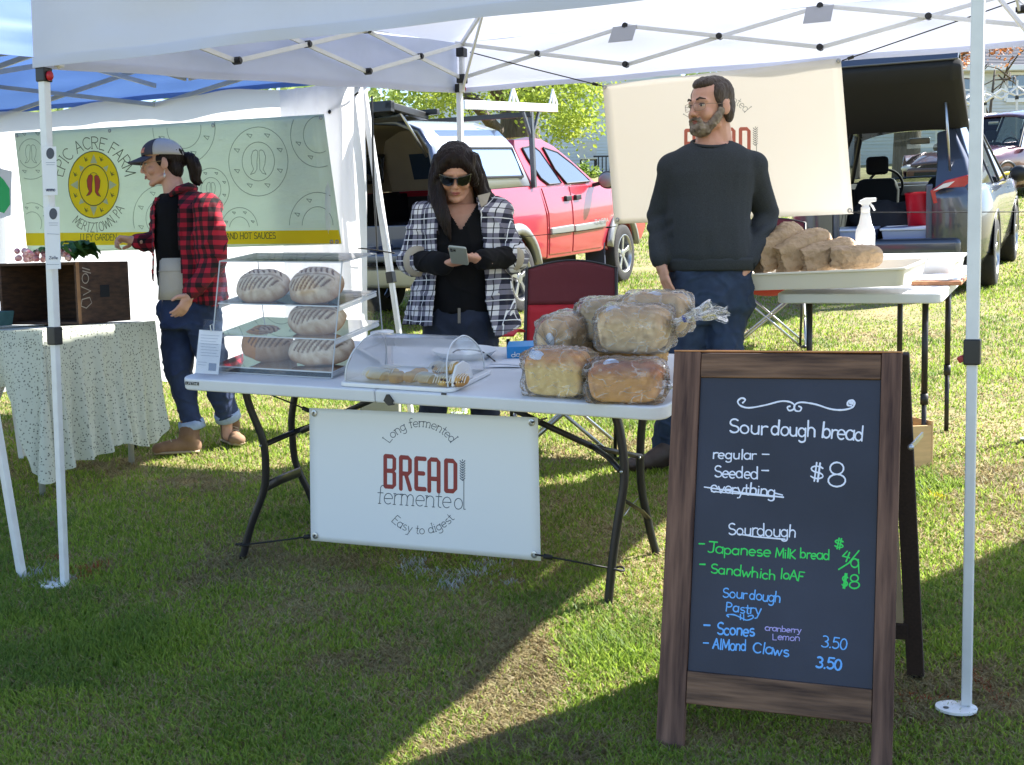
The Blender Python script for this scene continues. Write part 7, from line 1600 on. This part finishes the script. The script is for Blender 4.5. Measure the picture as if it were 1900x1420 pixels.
strokes('badge_lettering',line_map('TUNDRA',(1103,415),(1128,411),4),.012,m_chrome,tk_,MT_@Vector((0,-.03,0)),-Vector(MT_.col[1][:3]),lift=.01)
# topper shell
pf=[(.04,1.225),(.07,1.45),(.10,1.62),(.2,1.77),(.42,1.86),(W_/2,1.9)]; pf=pf+[(W_-y,z) for y,z in pf[::-1][1:]]
xe=lambda z:.42-(z-1.22)*.62
mb=MB(); st=[]
for k in range(9):
    st.append([(lerp(-1.42,xe(z),k/8),y,z) for y,z in pf])
mb.loft(st,cap=False,closed=False); mb.add([(xe(z),y,z) for y,z in pf],[tuple(range(len(pf)))])
part('topper_shell',mb,m_capw,tk_,smooth=True,solid=.012)
mb=MB(); pin=[(W_/2+(y-W_/2)*.955,1.225+(z-1.225)*.95) for y,z in pf]; mb.loft([[(lerp(-1.40,xe(z)-.03,k/4),y,z) for y,z in pin] for k in range(5)],cap=False,closed=False); mb.add([(xe(z)-.03,y,z) for y,z in pin],[tuple(range(len(pin)))]); part('topper_lining',mb,m_beige,tk_,smooth=True)
mb=MB(); mb.tube([(-1.43,y,z) for y,z in pf],.03,n=8); part('topper_rear_rim',mb,m_navy,tk_,smooth=True)
Yc=lambda z:.04+.06*(z-1.225)/.395
for nm,poly in (('topper_window',[(-1.25,1.34),(-.78,1.34),(-.82,1.61),(-1.22,1.61)]),('topper_window',[(-.72,1.34),(.26,1.32),(.12,1.60),(-.74,1.61)])):
    mb=MB(); mb.add([(x,Yc(z)-.016,z) for x,z in poly],[(0,1,2,3)]); o=part(nm,mb,M('sky_blue_car_glass',c(110,138,176),.04,spec=.9,coat=1),tk_,solid=.003); mb=MB(); q=[Vector((x,Yc(z)-.016,z)) for x,z in poly]; mb.tube(q+[q[0]],.014,n=6); part('window_frame',mb,m_blk,o)
for x0,x1 in ((-1.2,-.75),(-.65,.1)):
    mb=MB(); mb.add([(x0,W_-.135,1.34),(x1,W_-.135,1.34),(x1,W_-.17,1.6),(x0,W_-.17,1.6)],[(0,1,2,3)]); o=part('inner_window',mb,m_glass,tk_,solid=.004); mb=MB(); q=[Vector(v) for v in ((x0,W_-.14,1.34),(x1,W_-.14,1.34),(x1,W_-.175,1.6),(x0,W_-.175,1.6))]; mb.tube(q+[q[0]],.02,n=6); part('window_seal',mb,m_blk,o)
mb=MB(); mb.add([(xe(1.34)-.04,.4,1.34),(xe(1.34)-.04,W_-.4,1.34),(xe(1.6)-.04,W_-.45,1.6),(xe(1.6)-.04,.45,1.6)],[(0,1,2,3)]); part('front_inner_window',mb,m_glass,tk_)
mb=MB(); mb.box((-1.4,.06,.70),(.68,W_-.06,.74)); mb.box((.62,.07,.74),(.68,W_-.07,1.25)); mb.box((-1.4,.068,.74),(.62,.12,1.22)); mb.box((-1.4,W_-.12,.74),(.62,W_-.068,1.22)); part('bed_liner',mb,m_int,tk_)
mb=MB(); mb.box((-1.98,.1,.68),(-1.44,W_-.1,.745)); part('tailgate',mb,m_navy,tk_,bevel=.015)
mb=MB(); mb.box((-1.62,.02,.42),(-1.44,W_-.02,.60)); part('rear_bumper',mb,m_chrome,tk_,bevel=.03)
for yy in (.02,W_-.1): mb=MB(); mb.box((-1.44,yy,.8),(-1.42,yy+.09,1.18)); part('tail_lamp',mb,m_redl,tk_,bevel=.006)
hx0_,hz0=-1.42,1.90
hm=Matrix.Translation((hx0_,0,hz0))@Matrix.Rotation(R(8),4,'Y')@Matrix.Rotation(PI,4,'Z')
def hb_(name,a,b,m,par,bev=.006): mb=MB(); mb.box(a,b); mb.v=[hm@v for v in mb.v]; return part(name,mb,m,par,bevel=bev)
ht_=hb_('topper_hatch',(0,-W_+.12,-.02),(.60,-.12,.0),m_glass,tk_)
for a,b in (((0,-W_+.1,-.04),(.05,-.1,.02)),((.56,-W_+.1,-.06),(.62,-.1,.03)),((0,-.16,-.04),(.62,-.1,.02)),((0,-W_+.1,-.04),(.62,-W_+.16,.02))): hb_('hatch_frame',a,b,m_blk,ht_)
for yy in (.16,W_-.16): mb=MB(); mb.tube([(-1.40,yy,1.55),hm@Vector((.38,-yy,-.02))],.012,n=8); part('gas_strut',mb,m_steel,tk_,smooth=True)
# ladder rack
mb=MB(); mb.box((-.93,-.0,1.955),(1.10,.045,2.035)); part('rack_rail',mb,m_frame,tk_,bevel=.006)
mb=MB(); mb.box((-1.5,W_-.05,1.97),(1.10,W_,2.02)); part('rack_rail',mb,m_blk,tk_,bevel=.006)
for x in (-1.45,.42): mb=MB(); mb.box((x,.0,1.90),(x+.05,W_,1.95)); part('rack_crossbar',mb,m_blk,tk_,bevel=.006)
for yy in (.02,W_-.02): mb=MB(); mb.bar((.47,yy,1.2),(.47,yy,1.95),.045); mb.bar((.30,yy,1.95),(.46,yy,1.7),.025); mb.bar((.66,yy,1.95),(.48,yy,1.7),.025); part('rack_post',mb,M('grey_rack_steel',c(86,88,92),.4,metal=.4),tk_)
for x in (.10,1.03):
    mb=MB(); mb.bar((x,.02,2.03),(x,.02,2.19),.02); mb.bar((x-.1,.02,2.03),(x,.02,2.18),.016); mb.bar((x+.1,.02,2.03),(x,.02,2.18),.016); part('ladder_stop',mb,m_frame,tk_)
mb=MB(); mb.prism([(2.26,.25),(2.30,.25),(2.30,.62),(2.26,.70)],.02,.26); part('mud_flap',mb,M('dark_blue_flap',c(36,44,66),.7),tk_,bevel=.006)
mb=MB(); mb.box((.9,.35,.3),(2.2,1.4,.46)); mb.box((-1.3,.4,.38),(.8,1.3,.5)); part('chassis',mb,m_int,tk_)
mb=MB(); mb.box((-1.9,.5,.746),(-1.5,.9,.80)); mb.box((-1.2,.3,.741),(-.6,1.0,.95)); part('cargo_crates',mb,m_navy,tk_,bevel=.01)
# ---- crossovers
def shell(secs,zc):
    """secs: (x,[(halfwidth,z)...]) right half bottom->top; mirrored about y=yc"""
    out=[]
    for x,pr in secs: out.append([(x,zc-h,z) for h,z in pr]+[(x,zc+h,z) for h,z in pr[::-1][1 if pr[-1][0]==0 else 0:]])
    return out
def crossover(name,label,mx,paint,rear_open,zs=1.0):
    t=thing(name,label,'car',mx=mx); yc=.95
    prl=lambda w,b,zt=1.0:[(w-.09,b),(w-.02,b+.14),(w+.0,.62),(w+.01,.8),(w-.03,.95),(w-.07,zt)]
    secs=[(-.975,[(.46,.46),(.46,.55),(.46,.66),(.46,.8),(.46,.92),(.46,1.02)]),(-.97,[(.60,.42),(.68,.5),(.70,.62),(.70,.8),(.66,.92),(.60,1.02)]),(-.93,prl(.80,.36,1.02)),(-.8,prl(.87,.30,1.03)),(-.55,prl(.925,.26,1.03)),(-.42,prl(.935,.24,1.03)),(0,prl(.94,.62,1.02)),(.42,prl(.935,.24,1.02)),(1.2,prl(.93,.22,1.0)),(2.1,prl(.93,.22,.98)),(2.3,prl(.935,.24,.99)),(2.72,prl(.94,.62,.97)),(3.1,prl(.92,.24,.92)),(3.4,prl(.86,.28,.84)),(3.6,prl(.70,.36,.7))]
    mb=MB(); R_=[[(x,yc-h,z) for h,z in pr] for x,pr in secs]; mb.loft(R_,cap=False,closed=False); part('body_side',mb,paint,t,smooth=True,solid=.02)
    mb=MB(); mb.loft([[(x,2*yc-y,z) for x,y,z in r] for r in R_],cap=False,closed=False); part('body_side',mb,paint,t,smooth=True,solid=.02)
    mb=MB(); mb.grid(lambda u,v:(lerp(2.15,3.58,u),yc+(v-.5)*2*lerp(.84,.66,u**3),lerp(1.0,.74,u**2.2)+.05*math.sin(PI*v)),12,10); part('bonnet',mb,paint,t,smooth=True,solid=.02)
    mb=MB(); mb.box((3.50,yc-.62,.34),(3.66,yc+.62,.72)); fb=part('front_bumper',mb,paint,t,bevel=.05)
    mb=MB(); mb.box((3.655,yc-.42,.44),(3.68,yc+.42,.64)); part('grille',mb,m_blk,fb,bevel=.01)
    for s in (-1,1): mb=MB(); mb.ell((3.52,yc+s*.66,.72),(.12,.14,.07)); part('headlight',mb,m_whl,t,smooth=True)
    # roof and pillars
    mb=MB(); mb.grid(lambda u,v:(lerp(-.62,1.55,u),yc+(v-.5)*2*lerp(.60,.62,u),1.56+.09*math.sin(PI*min(1,u*.8+.2))**.7*1+.03*math.sin(PI*v)-.05*abs(2*v-1)**4),14,12); part('roof',mb,paint,t,smooth=True,solid=.03)
    for s in (-1,1):
        for a,b,w in (((-.80,.78,1.02),(-.60,.60,1.56),.12),((.25,.875,1.0),(.22,.63,1.6),.05),((1.12,.87,1.0),(1.05,.63,1.62),.05),((2.18,.86,.98),(1.5,.62,1.58),.05)):
            mb=MB(); mb.bar((a[0],yc+s*a[1],a[2]),(b[0],yc+s*b[1],b[2]),w,.04,(1,0,0)); part('pillar',mb,(m_int if w>.2 else paint) if w>.06 else m_blk,t,bevel=.015)
        mb=MB(); Lq=lambda x,h,z:(x,yc+s*h,z); mb.loft([[Lq(-.93,.47,1.0),Lq(-.93,.80,1.0),Lq(-.80,.86,1.02),Lq(-.80,.5,1.0)],[Lq(-.80,.47,1.25),Lq(-.80,.72,1.28),Lq(-.72,.75,1.29),Lq(-.70,.5,1.25)],[Lq(-.66,.45,1.53),Lq(-.66,.60,1.56),Lq(-.60,.62,1.57),Lq(-.58,.48,1.53)]]); part('corner_pillar',mb,paint,t,bevel=.02)
        mb=MB(); mb.tube([(-.62,yc+s*.62,1.57),(.3,yc+s*.64,1.63),(1.05,yc+s*.64,1.635),(1.55,yc+s*.62,1.58)],.03,n=8); part('roof_rail',mb,m_chrome,t,smooth=True)
        for q in (((-.72,.84,1.04),(.22,.885,1.01),(.18,.645,1.58),(-.52,.63,1.55)),((.30,.885,1.01),(1.10,.88,1.0),(1.02,.645,1.61),(.26,.645,1.6)),((1.16,.88,1.0),(2.10,.87,.985),(1.48,.64,1.57),(1.09,.645,1.61))):
            mb=MB(); mb.add([(x,yc+s*h,z) for x,h,z in q],[(0,1,2,3)]); part('side_window',mb,GL('smoked_car_glass',(.28,.32,.34,1),refl=.18,rough=.02),t)
        mb=MB(); mb.ell((1.98,yc+s*1.03,1.05),(.07,.11,.09)); part('wing_mirror',mb,m_blk,t,smooth=True)
        wheel(t,(0,yc+s*.955,.34),(0,s,0),.345,.22,7); wheel(t,(2.72,yc+s*.955,.34),(0,s,0),.345,.22,7)
        for cx in (0,2.72):
            mb=MB(); mb.loft([[(x,yc+s*y,z) for x,z in arcpts(cx,.34,rr,180,0,16)] for rr,y in ((.38,.8),(.38,.955),(.43,.955))],cap=False,closed=False); part('arch_trim',mb,m_blk,t,smooth=True,solid=.01)
    mb=MB(); mb.add([(2.16,yc-.84,1.0),(2.16,yc+.84,1.0),(1.52,yc+.6,1.58),(1.52,yc-.6,1.58)],[(0,1,2,3)]); part('windscreen',mb,GL('clear_car_glass',(.80,.90,.85,1),refl=.04,rough=.02,ior=1.3),t)
    mb=MB(); mb.box((-.9,yc-.86,.30),(2.9,yc+.86,.44)); mb.box((1.75,yc-.8,.44),(2.2,yc+.8,.95)); part('cabin_floor',mb,m_int,t)
    for s in (-1,1):
        mb=MB(); mb.box((-.85,yc+s*.80-.02,.44),(2.1,yc+s*.80+.02,1.0)); part('door_lining',mb,m_int,t)
    for s in (-1,1):
        mb=MB(); mb.loft([[(.95+dz*.25+dx,yc+s*.38+dy,.5+dz) for dx,dy in ((-.07,-.24*k),(.07,-.24*k),(.07,.24*k),(-.07,.24*k))] for dz,k in ((0,1),(.45,1),(.58,.8))]); o=part('front_seat',mb,m_int,t,bevel=.05); mb=MB(); mb.box((1.06,yc+s*.38-.12,1.12),(1.15,yc+s*.38+.12,1.32)); part('head_rest',mb,m_int,o,bevel=.04)
    mb=MB(); mb.tube([(1.66,yc+.38+.19*math.cos(a),.98+.18*math.sin(a)) for a in [2*PI*k/24 for k in range(25)]],.015,n=8); part('steering_wheel',mb,m_int,t,smooth=True)
    mb=MB(); mb.box((1.72,yc-.16,.86),(1.78,yc+.22,.97)); part('dashboard_screen',mb,m_chrome,t,bevel=.01)
    mb=MB(); mb.box((1.62,yc-.11,1.43),(1.65,yc+.11,1.5)); part('rear_view_mirror',mb,m_chrome,t,bevel=.01)
    mb=MB(); mb.box((-1.03,yc-.72,.34),(-.86,yc+.72,.56)); part('rear_bumper',mb,paint,t,bevel=.05)
    for s in (-1,1):
        mb=MB(); pl_=[(.44,1.0),(.58,1.09),(.76,1.13),(.82,1.08),(.80,.99),(.66,.90),(.47,.88)]
        mb.loft([[(x+.10*max(0,h-.6)/.2,yc+s*(h*1.0),z) for h,z in pl_] for x in (-.99,-.9)]); o=part('tail_lamp',mb,m_redl,t,bevel=.006)
        mb=MB(); pl_=[(.47,1.0),(.56,1.06),(.66,1.08),(.60,1.03)]; mb.loft([[(x,yc+s*h,z) for h,z in pl_] for x in (-1.012,-.99)]); part('lamp_inset',mb,m_whl,o)
        mb=MB(); mb.box((-.965,yc+s*.43-.03,.44),(-.93,yc+s*.43+.03,1.06)); part('opening_trim',mb,m_navy,t,bevel=.01)
    if rear_open:
        gm_=Matrix.Translation((-.60,yc,1.575))@Matrix.Rotation(R(37),4,'Y')
        # gate local: -x away from hinge, z outward skin
        def gp(name,sec,m,par,bev=.02,**k):
            mb=MB(); mb.loft([[gm_@Vector((-a,y,b)) for a,b in pr] for y,pr in sec]); return part(name,mb,m,par,bevel=bev,**k)
        pr=[(0,-.03),(.45,-.10),(.84,-.13),(.96,-.06),(.97,.05),(.90,.10),(.5,.06),(0,.03)]
        g=gp('liftgate',[(-.74,[(a*.94,b*.6) for a,b in pr]),(-.66,pr),(.58,pr),(.64,[(a*.96,b*.6) for a,b in pr])],m_int,t)
        sk_=[(.48,.063),(.90,.103),(.975,.05),(.98,-.03),(1.0,-.02),(.99,.07),(.91,.125),(.48,.08)]
        gp('gate_skin',[(-.72,sk_),(.62,sk_)],m_sil,g,bev=.01)
        for s in (-1,1): gp('gate_lamp',[(s*.40,[(.93,.12),(.985,.07),(.995,.08),(.94,.135)]),(s*.615,[(.92,.12),(.985,.05),(1.0,.05),(.93,.14)])],m_redl,g,bev=.003)
        mb=MB(); mb.grid(lambda u,v:gm_@Vector((-lerp(.05,.45,u),(v-.5)*1.05,.075)),4,4); part('rear_window',mb,m_glass,g)
        for s in (-1,1): mb=MB(); mb.tube([(-.80,yc+s*.60,1.06),gm_@Vector((-.5,s*.58,-.10))],.012,n=8); part('gas_strut',mb,m_steel,t,smooth=True)
        for y0 in (-.02,.42): pass
    else:
        mb=MB(); mb.loft([[(-.97+dx,yc+h,z) for h in (-.66,-.3,0,.3,.66)] for dx,z in ((0,.5),(0,.9),(.05,1.02),(.36,1.56))],cap=False,closed=False); part('liftgate',mb,paint,t,smooth=True,solid=.03)
        mb=MB(); mb.add([(-.93,yc-.55,1.06),(-.93,yc+.55,1.06),(-.66,yc+.48,1.48),(-.66,yc-.48,1.48)],[(0,1,2,3)]); part('rear_window',mb,m_glass,t)
    return t,yc
O=G(1848,531); MS=gframe(O,math.sin(.45),math.cos(.45)); sv,yc=crossover('silver_crossover','graphite silver crossover car with its liftgate raised, plastic bins and a red bucket inside',MS,m_sil,True)
m_bin2=M('pale_blue_bin',c(150,166,208),.35,tr=.2)
for y0,y1,lb in ((.52,.98,'pale blue lidded plastic bin at the right of the open car boot'),(1.02,1.42,'pale blue lidded plastic bin at the left of the open car boot')):
    t=thing('storage_bin',lb,'bin',mx=MS@Matrix.Translation((-.78,(y0+y1)/2,.445)),group='storage bins in the open car boot'); w2=(y1-y0)/2-.02
    mb=MB(); mb.loft([[(x,y,z) for x,y in ((-.15-k,-w2-k),(.22+k,-w2-k),(.22+k,w2+k),(-.15-k,w2+k))] for z,k in ((0,-.03),(.19,0))]); part('bin_body',mb,m_bin2,t,bevel=.01)
    mb=MB(); mb.box((-.165,-w2-.015,.19),(.235,w2+.015,.215)); part('bin_lid',mb,M('clear_blue_lid',c(190,200,226),.3),t,bevel=.008)
t=thing('red_bucket','red plastic bucket inside the open car boot next to the right tail lamp','bucket',mx=MS@Matrix.Translation((-.60,.66,.66)))
mb=MB(); mb.lathe([(0,0),(.10,0),(.13,.3),(.138,.305),(.13,.315),(.12,.3),(.095,.02),(0,.02)],n=28); part('bucket_shell',mb,M('red_bucket_plastic',c(206,24,40),.4),t,smooth=True)
t=thing('dark_coat','dark rumpled coat heaped in the open car boot behind the bins','coat',mx=MS@Matrix.Translation((-.35,.98,.70)))
mb=MB(); mb.ell((0,0,0),(.2,.33,.2)); mb.ell((.05,.2,.05),(.15,.2,.15)); blob('cloth_heap',mb,M('black_coat_cloth',c(38,38,44),.9,bump=.5,bs=20),t,voxel=.02,smooth=4,world=False,fn=folds(.05,(7,7,7),3))
# ---- dark red car further back
O=G(1868,374); M3=gframe(O,-.8,-.6)@Matrix.Translation((-2.72,-1.9,0)); crossover('maroon_car','dark maroon car parked beyond the silver crossover in front of the blue house',M3,M('maroon_paint',c(84,40,54),.25,metal=.4,coat=1),False)
mb=MB(); mb.tube([P(1853,325,14.5),P(1880,320,14.6),P(1960,313,14.8)],.02,n=6); single('yellow_tape',mb,M('yellow_tape',c(240,214,40),.6),'yellow rope strung beside the silver crossover at the right edge','rope',loc=P(1853,325,14.5))
# ============================================================ far woods and the sky backdrop is the world sky
rnd=random.Random(21); mb=MB(); pts=[]
for k in range(330):
    a=rnd.uniform(-.55,.6); D=rnd.uniform(62,78); x=a*D; z=gz(x,D)+rnd.uniform(-.5,9)
    for j in range(22): pts.append((x+rnd.gauss(0,1.1),D+rnd.gauss(0,1.1),z+rnd.gauss(0,.8)))
leaves(mb,pts,.75,rnd); o=part('woods',mb,leafmat('far_leaves',c(96,126,56),c(190,204,130),.4),None); o['kind']='stuff'
# ============================================================ grass blades
def vnoise(x,y,seed):
    def h(i,j):
        n=(i*374761393+j*668265263+seed*974634777)&0x7fffffff; n=((n^(n>>13))*1274126177)&0x7fffffff; return ((n^(n>>16))&0xffff)/65535.
    i=np.floor(x).astype(np.int64); j=np.floor(y).astype(np.int64); fx=x-i; fy=y-j; fx=fx*fx*(3-2*fx); fy=fy*fy*(3-2*fy)
    return (h(i,j)*(1-fx)+h(i+1,j)*fx)*(1-fy)+(h(i,j+1)*(1-fx)+h(i+1,j+1)*fx)*fy
def gzv(x,y):
    z=.0401*np.clip(x,-30,30)+.0972*np.minimum(y,60); return z+np.where(y>16,.035*(np.minimum(y,60)-16),0)
def grass(n,y0,y1,seed,hs=1.,ws=1.):
    rg=np.random.default_rng(seed); k=rg.random(n); y=(y0**-.6+(y1**-.6-y0**-.6)*k)**(-1/.6); x=(rg.random(n)*2-1)*(.47*y+.7)
    u1=vnoise(x*1.3,y*1.3,1); u2=vnoise(x*4,y*4,2); u3=vnoise(x*11,y*11,3); u4=vnoise(x*.5+7,y*.5,4)
    lush=np.clip(u1*.5+u2*.35+u4*.4-.12,0,1)
    for cx,cy,r in ((.28,3.62,.22),(-1.15,3.85,.2),(.62,3.3,.14),(1.75,5.1,.35),(-1.9,3.9,.4),(.0,2.95,.25)): lush=np.clip(lush+.7*np.exp(-((x-cx)**2+(y-cy)**2)/r**2),0,1.15)
    h=(.008+.016*lush+.010*rg.random(n)*(.4+lush))*hs*(1+.035*y)
    bare=np.clip((vnoise(x*1.9+3,y*1.9,9)*.6+vnoise(x*5,y*5,12)*.4-.55)*4,0,1)
    lush=lush*(1-.6*bare)
    straw=rg.random(n)<np.clip(.78-.68*lush+.5*(u3-.5)+.5*bare-.25*np.clip((y-5)/4,0,1),.06,.95)
    h=np.where(straw,h*.75,h); wd=(.0010+.0009*rg.random(n))*ws*(1+.2*y)
    a=rg.random(n)*2*np.pi; lean=np.where(straw,.9+1.5*rg.random(n),.25+.9*rg.random(n))*h; b=a+rg.normal(0,.6,n); z=gzv(x,y)-.002
    dx,dy=np.cos(b)*lean,np.sin(b)*lean; sx,sy=-np.sin(a)*wd,np.cos(a)*wd
    V=np.empty((n,5,3),np.float32)
    V[:,0]=np.stack([x-sx,y-sy,z],1); V[:,1]=np.stack([x+sx,y+sy,z],1)
    V[:,2]=np.stack([x+sx*.8+dx*.4,y+sy*.8+dy*.4,z+h*.62],1); V[:,3]=np.stack([x-sx*.8+dx*.4,y-sy*.8+dy*.4,z+h*.62],1); V[:,4]=np.stack([x+dx,y+dy,z+h],1)
    g1=np.array(c(112,146,46)[:3]); g2=np.array(c(182,204,86)[:3]); g3=np.array(c(78,114,62)[:3]); s1=np.array(c(222,210,156)[:3]); s2=np.array(c(160,134,96)[:3])
    t=rg.random(n)[:,None]; q=u2[:,None]; col=g1*(1-t)+g2*t; col=col*(1-.5*(u1[:,None]>.62)*q)+g3*(.5*(u1[:,None]>.62)*q); sc=s1*t+s2*(1-t); sc=sc*(1-.25*bare[:,None]); col=np.where(straw[:,None],sc,col)
    # white and orange marking paint sprayed on the turf
    def spot(px,py,r,colr,p_):
        nonlocal col
        d=np.exp(-((x-px)**2/(r[0]**2)+(y-py)**2/(r[1]**2))); m=(rg.random(n)<d*p_)[:,None]; col=np.where(m,np.array(colr),col)
    W1=(.62,.66,.7); 
    for u,v,rx,ry in ((770,1050,.05,.08),(800,1064,.07,.03),(835,1085,.05,.06),(880,1066,.07,.04),(900,1050,.05,.05),(850,1080,.03,.03),(940,1083,.05,.02),(60,1068,.04,.06),(105,1088,.05,.03),(130,1080,.04,.03)): s_=G(u,v); spot(s_.x,s_.y,(rx,ry),W1,.75)
    for u,v,rx,ry in ((150,1075,.05,.04),(175,1055,.04,.05),(95,1040,.06,.02),(140,1062,.04,.02),(1825,1270,.02,.1),(1730,1300,.05,.02),(1690,1295,.03,.02)): s_=G(u,v); spot(s_.x,s_.y,(rx,ry),(.42,.12,.05),.5)
    # a few dandelions read as yellow flecks
    for u,v in ((1735,927),(1745,930),(340,932)): s_=G(u,v); spot(s_.x,s_.y,(.02,.02),(.8,.65,.03),.9)
    me=bpy.data.meshes.new('grass'); nv_=n*5; me.vertices.add(nv_); me.vertices.foreach_set('co',V.ravel())
    i0=(np.arange(n)*5)[:,None]; loops=np.concatenate([i0+np.array([0,1,2,3]),i0+np.array([3,2,4])],1).astype(np.int32).ravel()
    me.loops.add(n*7); me.loops.foreach_set('vertex_index',loops); me.polygons.add(n*2)
    ls=np.empty((n,2),np.int32); ls[:,0]=np.arange(n)*7; ls[:,1]=ls[:,0]+4; me.polygons.foreach_set('loop_start',ls.ravel()); me.update(calc_edges=True); me.validate()
    C_=np.ones((n,5,4),np.float32); sh=np.array([.8,.8,1,1,1.1])[None,:,None]; C_[:,:,:3]=np.clip(col[:,None,:]*.77,0,1)
    at=me.color_attributes.new('col','FLOAT_COLOR','POINT'); at.data.foreach_set('color',C_.ravel()); return me
mg=cmat('grass_blade',.55,0,10,spec=.35); t=mg.node_tree; b=t.nodes['Principled BSDF']; tl=N(t,'ShaderNodeBsdfTranslucent'); at=[n for n in t.nodes if n.type=='VERTEX_COLOR'][0]; t.links.new(at.outputs[0],tl.inputs[0]); x=N(t,'ShaderNodeMixShader'); x.inputs[0].default_value=.55; t.links.new(b.outputs[0],x.inputs[1]); t.links.new(tl.outputs[0],x.inputs[2]); t.links.new(x.outputs[0],t.nodes['Material Output'].inputs[0])
me=grass(680000,2.3,30,1); me.materials.append(mg); o=bpy.data.objects.new('grass',me); COL.objects.link(o); o['kind']='stuff'
